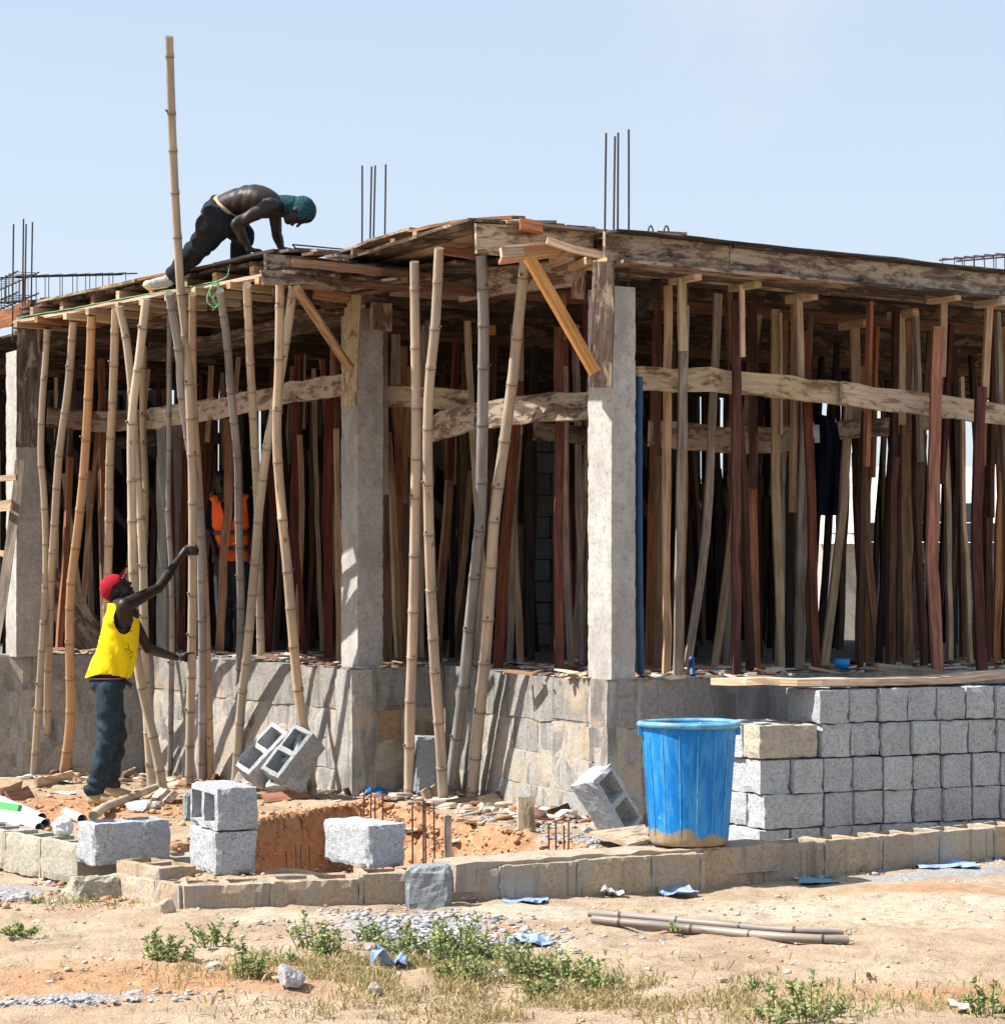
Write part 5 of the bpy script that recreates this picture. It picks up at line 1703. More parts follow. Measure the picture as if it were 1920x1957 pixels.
# ================================================================== loose things on the site
def basis(xa, za):
    """rotation whose local x is xa and local z is close to za"""
    x = Vector(xa).normalized(); z = Vector(za); z = (z - x * z.dot(x)).normalized(); y = z.cross(x)
    return Matrix((x, y, z)).transposed()

def put_block(me, corner_world, corner_local, R, name='concrete_block', mat=None, label=None, group=None):
    c = Vector(corner_local)
    o = bpy.data.objects.new(name, me)
    COL.objects.link(o)
    o.rotation_euler = R.to_euler()
    o.location = Vector(corner_world) - R @ c
    if mat:
        o.material_slots[0].link = 'OBJECT'; o.material_slots[0].material = MAT[mat]
    tag(o, label, 'concrete block', group)
    return o
SOLID = [block_mesh('block_solid', seed=70 + k, res=(16, 9, 9), hollow=False, amp=0.0035, chip=0.011) for k in range(2)]
hl, hw = 0.225, 0.1125
R35 = basis((math.cos(math.radians(36)), math.sin(math.radians(36)), 0), (0, 0, 1))
put_block(BFINE[0], PZ(181, 1657, 0.145), (-hl, -hw, 0), R35, mat='block_grey', label='large grey hollow block, cavities up, on the low left wall beside the white bag')
# pair stacked
Rl = basis((math.cos(math.radians(115)), math.sin(math.radians(115)), 0), (0, 0, 1))
put_block(BFINE[1], PZ(411, 1676, 0.136), (-hl, hw, 0), Rl, mat='block_grey', label='lower block of the stacked pair on the wall corner, its solid sides showing', group=None)
Ru = basis((math.cos(math.radians(115)), math.sin(math.radians(115)), 0), (math.cos(math.radians(25)), math.sin(math.radians(25)), 0))
c = PZ(414, 1676, 0.136); c.z = 0.136 + 0.228
put_block(BFINE[2], c, (-hl, -hw if (Ru @ Vector((0, 1, 0))).z > 0 else hw, 0), Ru, mat='block_grey', label='upper block of the stacked pair, two cavities facing left')
R4 = basis((math.cos(math.radians(125)), math.sin(math.radians(125)), 0), (0, 0, 1))
put_block(SOLID[0], PZ(704, 1662, 0.166), (-hl, hw, 0), R4, mat='block_grey', label='pale solid-faced block alone on the low wall left of the standing half block')
HALF = block_mesh('block_half', L=0.225, W=0.13, H=0.27, hollow=False, seed=81, res=(9, 6, 9), amp=0.006, chip=0.02)
put_block(HALF, Vector((-0.49, 11.76, -0.055)), (-0.1125, -0.065, 0), basis((1, -0.12, 0), (0, 0, 1)), mat='block_blue', label='blue-grey half block standing upright against the front of the low wall')
BROKE = block_mesh('block_broken', L=0.26, W=0.2, H=0.14, hollow=False, seed=83, res=(10, 8, 6), amp=0.014, chip=0.03)
put_block(BROKE, PZ(185, 1722, 0.0) + Vector((0, 0, -0.02)), (-0.02, -0.1, 0), basis((0.9, 0.4, 0), (0, 0.1, 1)), mat='block_warm', label='broken sandy block stump on the earth in front of the left wall corner')
# leaning hollow blocks near the left bamboos
q = P(474, 1481, 17.9)
Rk = basis((0.66, 0.25, 0.71), (-0.42, -0.66, 0.62))
put_block(BMID[0], q, (-hl, -hw, 0.225), Rk, mat='block_grey', label='first of two hollow blocks leaning against each other, cavities towards the viewer')
Rk2 = basis((0.58, 0.30, 0.75), (-0.30, -0.62, 0.72))
put_block(BMID[1], P(530, 1488, 17.75), (-hl, -hw, 0.225), Rk2, mat='block_blue', label='second leaning hollow block behind the right-leaning bamboo foot')
put_block(BMID[2], P(583, 1526, 17.95), (-hl, -hw, 0), basis((0.2, 0.5, 0.85), (-0.5, -0.6, 0.5)), mat='block_grey', label='grey block end propped on the ground behind the two leaning hollow blocks')
put_block(SOLID[1], P(794, 1520, 18.05), (-hl, -hw, 0), basis((0.03, 0.02, 1), (-0.3, 0.95, 0)), mat='block_blue', label='blue-grey block standing on end against the plinth between two bamboo poles')
# block tilted by the bucket
Rb = basis((0.50, 0.22, -0.84), (0.62, -0.74, 0.25))
ob = put_block(BFINE[3], P(1168, 1457, 15.30), (-hl, hw, 0.225), Rb, mat='block_grey', label='hollow block tipped on its edge in the rubble just left of the blue bucket')
put_block(HALF, P(333, 1572, 13.6), (-0.1125, -0.065, 0), basis((0.9, 0.3, 0), (0, 0, 1)), mat='block_blue', label='narrow blue-grey block end standing behind the stacked pair').scale = (0.4, 0.7, 0.62)

# block stack ---------------------------------------------------------------
TH = math.radians(24)
us = Vector((math.cos(TH), math.sin(TH), 0)); ns = Vector((-math.sin(TH), math.cos(TH), 0))
K = P(1457, HY, 15.4); K.z = 0
def s_px(px):
    k = (px - 960) / FPX
    return (k * K.y - K.x) / (us.x - k * us.y)
ORD = ['first', 'second', 'third', 'fourth', 'fifth', 'sixth', 'seventh', 'eighth', 'ninth', 'tenth', 'eleventh', 'twelfth', 'thirteenth', 'fourteenth', 'fifteenth', 'sixteenth']
ROWN = ['top', 'second', 'third', 'fourth', 'bottom']
def stack_block(row, s0, w, kind, label, depth=0.0, mat=None):
    z = 0.935 - 0.228 * (row + 1)
    if kind == 'H':      # header: long axis goes back
        R = basis(ns, (0, 0, 1)); c = K + us * (s0 + w / 2) + ns * (hl + depth)
    else:
        R = basis(us, (0, 0, 1)); c = K + us * (s0 + w / 2) + ns * (hw + depth)
    yaw = random.uniform(-0.035, 0.035)
    o = bpy.data.objects.new('concrete_block', random.choice(BMID))
    COL.objects.link(o)
    o.location = (c.x + ns.x * random.uniform(-.018, .012), c.y + ns.y * random.uniform(-.018, .012), z + random.uniform(-.002, .004))
    e = R.to_euler(); e.z += yaw
    o.rotation_euler = e
    o.material_slots[0].link = 'OBJECT'; o.material_slots[0].material = MAT[mat or 'block_grey']
    tag(o, label, 'concrete block', 'concrete blocks piled right of the bucket')
rowspec = [
    (1565, []), (1571, [('S', 1452)]), (1457, []), (1576, [('S', 1462)]), (1452, [])]
for r, (px0, st) in enumerate(rowspec):
    if st:
        stack_block(r, s_px(st[0][1]), 0.45, 'S', 'long-side block at the left corner of the %s row of the pile' % ROWN[r], 0.0, 'block_warm' if r == 1 else None)
        stack_block(r, s_px(st[0][1]) - 0.01, 0.45, 'S', 'long-side block behind the corner block of the %s row of the pile' % ROWN[r], 0.235)
    s = s_px(px0); k = 0
    while s < 2.75:
        stack_block(r, s, 0.225, 'H', '%s end-on block from the left in the %s row of the pile' % (ORD[min(k, 15)], ROWN[r]), random.uniform(-.01, .015))
        s += random.uniform(0.230, 0.238); k += 1
stack_block(1, s_px(1452) - 0.02, 0.45, 'S', 'single block lying behind the pile at the height of its second row', 0.48)

# long plank on top of the stack
mb = MB()
beam(mb, [P(1358, 1303, 15.9), P(1430, 1301, 15.85), P(1560, 1304, 15.75), P(1700, 1302, 16.0), P(1810, 1298, 16.3), P(1960, 1284, 16.6)], 0.30, 0.045, ns, 0, 0.05, 0.12, 0.004, 5,
     taper=lambda f: min(1.0, 0.10 + f * 9))
tag(mb.build('waney_plank', 'wood_pale'), 'long pale wavy-edged plank lying on top of the block pile', 'plank')
mb = MB()
beam(mb, [P(1676, 1274, 16.6), P(1802, 1288, 16.9)], 0.05, 0.04, (0, 0, 1), 0, 0.1, 0.2)
tag(mb.build('nailed_batten', 'wood_grey'), 'grey batten with nails lying behind the long wavy plank', 'batten')
mb = MB()
for (x, y) in ((1690, 1276), (1718, 1280), (1738, 1282), (1760, 1284)):
    tube(mb, [P(x, y, 16.62), P(x + 1, y + 13, 16.62)], 0.002, 4)
mb.build('nail', 'steel_dark', [o for o in COL.objects if o.name.startswith('nailed_batten')][0])

# crumpled sheet helper
def sheet(name, px, py, wpx, hpx, mat, label, cat='paper', fold=0.02, z=None, seed=0, ang=0.0, up=0.01, ground=True, d=None):
    c = hit(px, py) if ground else P(px, py, d)
    w = wpx / FPX * c.y; dep = hpx * c.y / (EYE - c.z) * c.y / FPX
    dep = min(dep, w * 1.2)
    nx_, ny_ = 12, 9
    vs_ = []; fs_ = []
    X, Y = np.meshgrid(np.linspace(-.5, .5, nx_), np.linspace(-.5, .5, ny_))
    N = fbm2(X * 3.2 + seed * 3.3, Y * 3.2, 3, seed)
    N2 = fbm2(X * 2.2 + seed, Y * 2.2 + 8, 2, seed + 4)
    ca, sa = math.cos(ang), math.sin(ang)
    for th in (0, -0.0015):
        for j in range(ny_):
            for i in range(nx_):
                x = X[j, i] * w * (1 + .25 * N2[j, i]); y = Y[j, i] * dep * (1 + .3 * N[j, i])
                h = up + fold * (0.35 + 0.9 * N[j, i])
                gx = c.x + x * ca - y * sa; gy = c.y + x * sa + y * ca
                g = gh(gx, gy) if ground else c.z
                vs_.append((gx, gy, max(g + 0.004, g + h) + th))
    n_ = nx_ * ny_
    for j in range(ny_ - 1):
        for i in range(nx_ - 1):
            q = (j * nx_ + i, j * nx_ + i + 1, (j + 1) * nx_ + i + 1, (j + 1) * nx_ + i)
            fs_.append(q); fs_.append(tuple(n_ + k for k in q[::-1]))
    mb = MB(); mb.add(vs_, fs_)
    return tag(mb.build(name, mat), label, cat)
sheet('blue_paper', 935, 1716, 46, 30, 'paper_blue', 'crumpled blue and white paper sack scrap at the foot of the low wall', fold=0.06, seed=1)
sheet('white_paper', 892, 1722, 44, 20, 'paper_white', 'white cement sack scrap right of the standing half block', fold=0.035, seed=2)
sheet('blue_paper', 1000, 1726, 80, 12, 'paper_blue', 'flat strip of blue paper lying along the low wall', fold=0.018, seed=3)
sheet('white_paper', 1169, 1716, 38, 16, 'paper_white', 'small white plastic scrap by the wall left of the bucket', fold=0.04, seed=4)
sheet('blue_paper', 1286, 1710, 78, 16, 'paper_blue', 'torn blue paper on the earth below the bucket', fold=0.03, seed=5)
sheet('teal_paper', 1562, 1687, 66, 12, 'paper_teal', 'teal paper scrap on the earth in front of the right low wall', fold=0.012, seed=6)
sheet('blue_paper', 1800, 1656, 110, 16, 'paper_blue', 'long bluish paper sack on the gravel below the right low wall', fold=0.022, seed=7)
sheet('blue_paper', 1905, 1643, 36, 12, 'paper_blue', 'blue paper scrap at the right edge of the picture', fold=0.012, seed=8)
sheet('blue_paper', 1015, 1806, 74, 28, 'paper_blue', 'open blue and white sack paper among the weeds', fold=0.03, seed=9)
sheet('blue_paper', 748, 1850, 64, 34, 'paper_blue', 'crumpled ball of blue paper in the dry grass', fold=0.075, seed=10)
sheet('white_plastic', 1842, 1930, 46, 16, 'paper_white', 'white plastic scrap at the bottom right', 'plastic', fold=0.02, seed=11)
sheet('blue_rag', 717, 1518, 44, 12, 'plastic_blue', 'bright blue plastic rag behind the pit rebar', 'plastic', fold=0.05, seed=12)
sheet('white_paper', 115, 1498, 50, 8, 'paper_white', 'white paper near the foot of the third bamboo', fold=0.02, seed=13)
sheet('white_paper', 122, 1519, 38, 7, 'paper_white', 'white scrap left of the boots of the man in yellow', fold=0.012, seed=14)
sheet('white_paper', 952, 1868, 40, 9, 'paper_white', 'flat pale scrap in the grass right of the blue paper ball', fold=0.012, seed=15)

def lump(name, px, py, wpx, hpx, mat, label, cat='stone', seed=0, z=None, d=None, flat=1.0, amp=0.25, depth=None):
    base = hit(px, py) if d is None else P(px, py, d)
    if z is not None: base.z = z
    w = wpx / FPX * base.y / 2; h = hpx / FPX * base.y / 2
    dp = depth or w
    bm_ = bmesh.new(); bmesh.ops.create_icosphere(bm_, subdivisions=3, radius=1)
    v = np.array([list(q.co) for q in bm_.verts]); fs_ = [tuple(q.index for q in f.verts) for f in bm_.faces]
    bm_.free()
    # facet by quantised noise directions
    r_ = np.random.default_rng(seed)
    dirs = r_.normal(size=(22, 3)); dirs /= np.linalg.norm(dirs, axis=1)[:, None]
    offs = r_.uniform(0.42, 0.88, 22)
    dots = v @ dirs.T
    lim = np.where(dots > 0.05, offs / np.maximum(dots, 0.05), 9).min(axis=1)
    rr_ = np.minimum(1.0, lim) if 'bag' not in name else np.ones(len(v))
    v = v * rr_[:, None] * (1 + (0.16 if 'bag' in name else 0.05) * fbm(v * (3 if 'bag' in name else 5) + seed, 4, seed))[:, None]
    v = v / np.abs(v).max(axis=0)
    v = v * np.array([w, dp, h]) + np.array([base.x, base.y + dp * 0.6, base.z + h * 0.75])
    mb = MB(); mb.add(v.tolist(), fs_)
    return tag(mb.build(name, mat), label, cat)
lump('grey_stone', 551, 1888, 64, 50, 'stone_grey', 'biggest grey stone lying at the edge of the dry grass', seed=1)
lump('tan_stone', 713, 1908, 38, 34, 'stone', 'small tan stone below the blue paper ball', seed=2)
lump('pale_stone', 408, 1862, 42, 32, 'stone', 'pale pinkish flat stone among the left weeds', seed=3)
lump('tan_stone', 320, 1748, 36, 34, 'stone', 'sandy stone leaning at the corner of the low wall', seed=4)
lump('brown_stone', 1652, 1672, 18, 20, 'pebble', 'small brown stone on the gravel below the right wall', seed=5)
lump('brown_stone', 1445, 1876, 14, 16, 'pebble', 'small reddish stone alone on the bare earth at the right', seed=6)
lump('grey_stone', 583, 1725, 20, 16, 'stone_grey', 'light grey pebble below the block on the wall', seed=7)
lump('grey_stone', 72, 1770, 26, 16, 'stone', 'flat stone beside the left-most weed', seed=8)
lump('cement_lump', 262, 1556, 56, 30, 'stone_grey', 'grey hardened cement lump behind the large hollow block', 'cement lump', seed=9)
lump('cement_lump', 300, 1548, 40, 18, 'stone_grey', 'smaller crumbly cement lump left of the stacked pair', 'cement lump', seed=10)
lump('white_bag', 118, 1612, 44, 44, 'paper_white', 'white plastic bag stuffed and set down on the left wall beside the large block', 'bag', seed=11, d=13.0, z=0.235)
lump('grey_stone', 690, 1512, 26, 18, 'stone_grey', 'grey lump left of the blue rag', seed=12)
lump('grey_stone', 1123, 1592, 26, 14, 'stone_grey', 'grey lump at the right end of the pit', seed=13)
lump('tan_stone', 880, 1612, 60, 14, 'stone', 'flat sandy slab on the earth right of the wooden stake', seed=14)
lump('rubble_stone', 1160, 1558, 60, 40, 'rubble', 'heap of crushed mortar at the foot of the corner pier', 'rubble', seed=15)
lump('black_scrap', 1662, 1876, 14, 20, 'steel_dark', 'small black twisted scrap on the earth at the lower right', 'scrap', seed=16)

# bucket ---------------------------------------------------------------------
def bucket():
    cx = P(1316, HY, 12.82).x; cy = 12.82; z0 = 0.212; H = 0.665
    root = empty('plastic_bucket', (cx, cy, z0), 'big blue ribbed plastic bucket smeared with mud, standing on the low wall', 'bucket')
    N = 192
    prof = [(0.0, 0.004, 0), (0.18, 0.0, 0), (0.205, 0.006, 0), (0.213, 0.025, 0), (0.2155, 0.05, .6), (0.222, 0.15, 1), (0.232, 0.3, 1), (0.243, 0.45, 1), (0.251, 0.56, 1), (0.2545, 0.60, .3), (0.258, 0.63, 0), (0.262, 0.655, 0),
            (0.256, 0.66, 0), (0.250, 0.64, 0), (0.243, 0.5, 0), (0.228, 0.28, 0), (0.21, 0.03, 0), (0.0, 0.02, 0)]
    mb = MB(); vs_ = []
    for (r, z, rib) in prof:
        for k in range(N):
            a = 2 * math.pi * k / N
            m = k % 12
            bump_ = 0
            bump_ += 0.0015 * rib * math.sin(a * 3 + 1)
            rr_ = r + bump_
            vs_.append((cx + rr_ * math.cos(a), cy + rr_ * math.sin(a), z0 + z))
    fs_ = []
    for i in range(len(prof) - 1):
        for k in range(N):
            k2 = (k + 1) % N
            fs_.append((i * N + k, i * N + k2, (i + 1) * N + k2, (i + 1) * N + k))
    mb.add(vs_, fs_, None, 0, True)
    mb.build('body', 'bucket', root).data.polygons.foreach_set('use_smooth', [True] * len(fs_))
    for k in range(0, 16):
        a = 2 * math.pi * (k + 0.3) / 16
        mb = MB()
        tube(mb, [Vector((cx + r * math.cos(a), cy + r * math.sin(a), z0 + z)) for (r, z) in ((0.2165, 0.06), (0.2235, 0.15), (0.2335, 0.3), (0.2445, 0.45), (0.2525, 0.56), (0.255, 0.60))], 0.0034, 5)
        mb.build('rib', 'bucket_rib', root)
    mb = MB()
    ring = [Vector((cx + 0.268 * math.cos(a), cy + 0.268 * math.sin(a), z0 + H - 0.012 + 0.003 * math.sin(2 * a))) for a in np.linspace(0, 2 * math.pi, 97)]
    tube(mb, ring, 0.0165, 10, 0, True, False, ref=(0, 0, 1))
    mb.build('rim', 'bucket_rim', root)
    for sx_, ang in ((1, 0.0), (-1, math.pi)):
        a = Vector((cx + 0.262 * math.cos(ang), cy + 0.262 * math.sin(ang) - 0.03, z0 + H - 0.05))
        mb = MB(); lattice(mb, [-0.014, 0.014], [-0.02, 0.02], [-0.02, 0.02], lambda x, y, z: True)
        mb.v = [tuple(Vector(v) + a) for v in mb.v]
        mb.build('handle_lug', 'bucket', root)
bucket()

# blue cup + scraps on slab
mb = MB()
cc = P(1608, 1278, 17.6)
vs_ = []; fs_ = []
prof = [(0.001, 0), (0.035, 0), (0.045, 0.075), (0.041, 0.075), (0.033, 0.01), (0.001, 0.01)]
for (r, z) in prof:
    for k in range(20):
        a = 2 * math.pi * k / 20
        vs_.append((cc.x + 1.4 * r * math.cos(a), cc.y + 1.4 * r * math.sin(a), SLAB + 0.02 + z))
for i in range(5):
    for k in range(20):
        fs_.append((i * 20 + k, i * 20 + (k + 1) % 20, (i + 1) * 20 + (k + 1) % 20, (i + 1) * 20 + k))
mb.add(vs_, fs_, None, 0, True)
tag(mb.build('blue_cup', 'plastic_blue'), 'small bright blue plastic cup on the slab behind the long wavy plank', 'cup')
mb = MB(); tube(mb, [P(1321, 1258, 16.6), P(1323, 1292, 16.5)], 0.022, 10)
tag(mb.build('pipe_stub', 'pipe_blue'), 'short blue pipe stub standing on the slab right of the tall blue pipe', 'pipe')

# white plywood sheet by the bucket, stake, upright board
mb = MB()
a0 = PZ(1125, 1590, 0.08); a1 = PZ(1200, 1614, 0.12); a2 = P(1240, 1590, 14.2); a3 = P(1232, 1572, 15.0)
a2.z = 0.09; a3.z = 0.10
top = [a0, a1, a2, a3]; bt = [v - Vector((0, 0, 0.018)) for v in top]
mb.add(top + bt, [(0, 1, 2, 3), (7, 6, 5, 4), (0, 4, 5, 1), (1, 5, 6, 2), (2, 6, 7, 3), (3, 7, 4, 0)], [[(0, 0), (.6, 0), (.6, .6), (0, .6)]] * 6)
tag(mb.build('pale_board', 'form_pale'), 'pale flat board lying on the ground left of the bucket', 'board')
def stick(name, x0, y0, d0, x1, y1, d1, w, t, mat, label, cat, face=(1, 0.2, 0)):
    mb = MB(); beam(mb, [P(x0, y0, d0), P(x1, y1, d1)], w, t, face, 0, 0.1, 0.1, 0.002)
    return tag(mb.build(name, mat), label, cat)
stick('wooden_stake', 855, 1560, 13.45, 857, 1665, 13.4, 0.042, 0.035, 'wood_grey', 'dark wooden stake driven in at the near side of the pit', 'stake')
stick('upright_board', 1004, 1524, 15.4, 1006, 1590, 15.35, 0.11, 0.03, 'form_pale', 'short worn board standing upright in the spoil right of the pit', 'board')
def pit_bars(xs, y0, y1, d, label):
    root = empty('rebar_dowels', P(xs[0], y1, d), label, 'rebar')
    for x in xs:
        mb = MB()
        tube(mb, [P(x + random.uniform(-3, 1), y0 + random.uniform(-8, 8), d + random.uniform(-.05, .05)), P(x, y1, d)], 0.0055, 6)
        mb.build('bar', 'rust', root)
pit_bars([695, 708, 719, 731], 1520, 1700, 15.6, 'four rusty bars rising at the far corner of the pit')
pit_bars([789, 809, 814, 831], 1532, 1720, 13.3, 'four tall rusty bars left of the wooden stake')
pit_bars([548, 564, 573, 590], 1618, 1690, 12.75, 'four short rusty bars behind the middle of the low wall')
pit_bars([1049, 1062, 1078, 1086], 1572, 1640, 13.9, 'four rusty bars at the right end of the pit')

# fallen bamboo pieces, pipes
def ground_tube(name, pts, r, mat, label, cat, seed=0, lift=0.0, dz=0.0, grp=None, ring=True):
    w = []
    for (x, y) in pts:
        h_ = hit(x, y + r * FPX / 12.0)
        w.append(Vector((h_.x, h_.y, h_.z + r + dz)))
    if ring:
        rr_ = random.Random(seed)
        path = catmull(w, 0.011); pr = []; rg = []
        L = 0; nxt = rr_.uniform(.1, .25)
        nodes = []
        for i, p in enumerate(path):
            if i: L += (p - path[i - 1]).length
            if L > nxt: nodes.append(i); nxt += rr_.uniform(.28, .40)
        for i in range(len(path)):
            pr.append(r * (1.12 if i in nodes else 1.0) * (0.8 + 0.2 * min(1, 6 * (1 - i / len(path))))); rg.append(0.85 if i in nodes else 0)
        mb = MB(); tube(mb, path, pr, 12, 0, True, True, rg, ref=(0, 0, 1))
    else:
        mb = MB(); tube(mb, catmull(w, 0.1), r, 14, 0, True, False, ref=(0, 0, 1))
        tube(mb, catmull(w, 0.1)[::-1], r * 0.88, 14, 0, True, False, ref=(0, 0, 1))
    return tag(mb.build(name, mat), label, cat, grp)
ground_tube('fallen_bamboo', [(1132, 1758), (1227, 1767), (1363, 1780), (1504, 1793), (1622, 1798)], 0.021, 'bamboo_old', 'longer lower half of the split grey bamboo lying on bare earth', 'bamboo pole', 3)
ground_tube('fallen_bamboo', [(1124, 1757), (1227, 1764), (1363, 1777), (1504, 1790), (1612, 1793)], 0.017, 'bamboo_old', 'thin upper half of the split bamboo resting behind the thicker one', 'bamboo pole', 4, dz=0.026)
ground_tube('fallen_bamboo', [(178, 1562), (200, 1546), (247, 1526), (299, 1504)], 0.032, 'bamboo', 'short bamboo length lying in front of the boots of the man in yellow', 'bamboo pole', 5, dz=0.02)
for i, (pts, lab) in enumerate([([(-40, 1528), (87, 1572)], 'white plastic pipe nearest the large hollow block at the left'),
                                ([(-40, 1546), (76, 1580)], 'white plastic pipe in the middle of the left bundle'),
                                ([(-40, 1560), (40, 1583)], 'white plastic pipe at the front of the left bundle'),
                                ([(-40, 1508), (80, 1560)], 'white plastic pipe at the rear of the left bundle'),
                                ([(126, 1549), (157, 1563)], 'short end of white plastic pipe lying by the boots')]):
    ground_tube('white_pipe', pts, 0.033, 'pvc', lab, 'pipe', i, grp='white plastic pipes', ring=False)
mb = MB(); beam(mb, [P(-20, 1536, 14.9), P(38, 1545, 14.7)], 0.04, 0.03, (0, 0.4, 0.9), 0, 0.02, 0.2)
tag(mb.build('green_board', 'green_paint'), 'bright green painted board lying on the pipes at the left edge', 'board')

# boards and offcuts on the ground
OFF = [(68, 1503, 137, 1492, .10, 'wood_pale', 'pale offcut in front of the third bamboo'), (16, 1530, 60, 1524, .12, 'wood_orange', 'reddish offcut at the left edge behind the pipes'),
       (0, 1520, 40, 1508, .07, 'wood_tan', 'thin tan offcut at the left edge'), (96, 1486, 165, 1474, .08, 'wood_grey', 'grey offcut leaning at the plinth behind the third bamboo'),
       (135, 1474, 170, 1468, .10, 'wood_tan', 'small tan offcut behind the legs of the man in yellow'), (232, 1490, 262, 1478, .09, 'wood_pale', 'pale offcut right of the legs of the man in yellow'),
       (300, 1520, 332, 1534, .10, 'wood_pale', 'whitish offcut left of the stacked pair of blocks'), (335, 1500, 402, 1508, .07, 'wood_orange', 'orange offcut at the foot of the brown bamboo'),
       (405, 1494, 434, 1484, .10, 'wood_tan', 'tan offcut between the bamboo feet left of the leaning blocks'), (505, 1532, 586, 1526, .12, 'wood_orange', 'reddish board lying below the leaning hollow blocks'),
       (660, 1518, 728, 1500, .05, 'wood_dark', 'dark stick lying left of the blue rag'), (810, 1530, 836, 1522, .12, 'form_pale', 'worn offcut at the foot of the yellowish bamboo'),
       (856, 1540, 925, 1534, .06, 'wood_dark', 'dark lath at the feet of the two middle bamboos'), (920, 1538, 968, 1530, .10, 'wood_grey', 'grey offcut right of the thick bamboo foot'),
       (1050, 1560, 1096, 1548, .05, 'wood_dark', 'black stick on the mortar spoil near the corner pier')]
for i, (x0, y0, x1, y1, w, m, lab) in enumerate(OFF):
    a = hit(x0, y0 + 3); b = hit(x1, y1 + 3)
    if (b - a).length > 1.2: b = a + (b - a).normalized() * 1.1
    a.z += 0.03; b.z += 0.045
    mb = MB(); beam(mb, [a, b], w, 0.022, (0.1, 0.9, 0.4), 0, 0.12, 0.12, 0.002, i)
    tag(mb.build('timber_offcut', m), lab, 'offcut', 'timber offcuts lying about')

# ladder leaning at far left
lad = empty('wooden_ladder', P(5, 1250, 20.8), 'rough wooden ladder leaning at the left edge against the first column', 'ladder')
mb = MB(); beam(mb, [P(38, 882, 21.3), P(28, 980, 21.1), P(2, 1160, 20.6), P(-25, 1300, 20.2)], 0.085, 0.05, (1, 0.2, 0), 0, 0.06, 0.3, 0.005); mb.build('rail', 'wood_grey', lad)
for (x0, y0, x1, y1) in [(-30, 917, 32, 912), (-30, 967, 24, 960), (-30, 975, 22, 970), (-30, 1052, 14, 1060)]:
    mb = MB(); beam(mb, [P(x0, y0, 21.1), P(x1, y1, 21.0)], 0.05, 0.04, (0, 0, 1), 0, 0.05, 0.3); mb.build('rung', 'wood_pale', lad)
# logs / sheet behind left column
mb = MB(); beam(mb, [P(62, 1085, 23.4), P(130, 1160, 23.8), P(185, 1240, 23.9)], 0.36, 0.03, (0.3, -0.2, 0.9), 0, 0.05, 0.3)
tag(mb.build('leaning_board', 'form_board'), 'broad weathered board slanting on the slab behind the first bamboos', 'board')

# ------------------------------------------------------------------ stuff: rubble, scraps, gravel, pebbles
def scatter_rocks(name, pts, sizes, mat, seed, flat=0.7):
    r_ = np.random.default_rng(seed)
    bm_ = bmesh.new(); bmesh.ops.create_icosphere(bm_, subdivisions=1, radius=1)
    bv = np.array([list(q.co) for q in bm_.verts]); bf = np.array([[q.index for q in f.verts] for f in bm_.faces])
    bm_.free()
    # coarse rocks: keep 12 vertices
    n = len(pts); nv = 12
    bm_ = bmesh.new(); bmesh.ops.create_icosphere(bm_, subdivisions=1, radius=1); bm_.free()
    t = (1 + 5 ** .5) / 2
    iv = np.array([(-1, t, 0), (1, t, 0), (-1, -t, 0), (1, -t, 0), (0, -1, t), (0, 1, t), (0, -1, -t), (0, 1, -t), (t, 0, -1), (t, 0, 1), (-t, 0, -1), (-t, 0, 1)]) / 1.9
    fi = np.array([(0, 11, 5), (0, 5, 1), (0, 1, 7), (0, 7, 10), (0, 10, 11), (1, 5, 9), (5, 11, 4), (11, 10, 2), (10, 7, 6), (7, 1, 8), (3, 9, 4), (3, 4, 2), (3, 2, 6), (3, 6, 8), (3, 8, 9), (4, 9, 5), (2, 4, 11), (6, 2, 10), (8, 6, 7), (9, 8, 1)])
    ang = r_.uniform(0, 6.28, n); ca, sa = np.cos(ang), np.sin(ang)
    V = np.repeat(iv[None], n, 0) * r_.uniform(0.65, 1.25, (n, nv, 1))
    sc = np.stack([r_.uniform(.7, 1.4, n), r_.uniform(.7, 1.2, n), r_.uniform(.4, .9, n) * flat], -1)
    V = V * sc[:, None, :] * sizes[:, None, None]
    x = V[..., 0] * ca[:, None] - V[..., 1] * sa[:, None]; y = V[..., 0] * sa[:, None] + V[..., 1] * ca[:, None]
    V = np.stack([x, y, V[..., 2]], -1) + pts[:, None, :]
    V[..., 2] += sizes[:, None] * 0.2
    F = (fi[None] + (np.arange(n) * nv)[:, None, None]).reshape(-1, 3)
    me = bpy.data.meshes.new(name)
    me.vertices.add(n * nv); me.vertices.foreach_set('co', V.reshape(-1).astype(np.float32))
    me.loops.add(len(F) * 3); me.loops.foreach_set('vertex_index', F.reshape(-1).astype(np.int32))
    me.polygons.add(len(F)); me.polygons.foreach_set('loop_start', (np.arange(len(F)) * 3).astype(np.int32)); me.polygons.foreach_set('loop_total', np.full(len(F), 3, np.int32))
    me.update(calc_edges=True)
    me.materials.append(MAT[mat])
    o = bpy.data.objects.new(name, me); COL.objects.link(o)
    return o
def gpts(n, f, seed):
    r_ = np.random.default_rng(seed)
    x, y = f(r_, n)
    return np.stack([x, y, ground_h(x, y)], -1)
def island_mat(name, cols):
    M = Mat(name, 0.95, 0.12)
    g = nd(M.nt, "ShaderNodeNewGeometry")
    k = len(cols)
    M.color(M.ramp(g.outputs['Random Per Island'], [(i / (k - 1), c) for i, c in enumerate(cols)]))
    return M.m
MAT['gravel_i'] = island_mat('gravel_i', [(0.16, 0.16, 0.17), (0.38, 0.38, 0.39), (0.26, 0.26, 0.28), (0.60, 0.60, 0.60)])
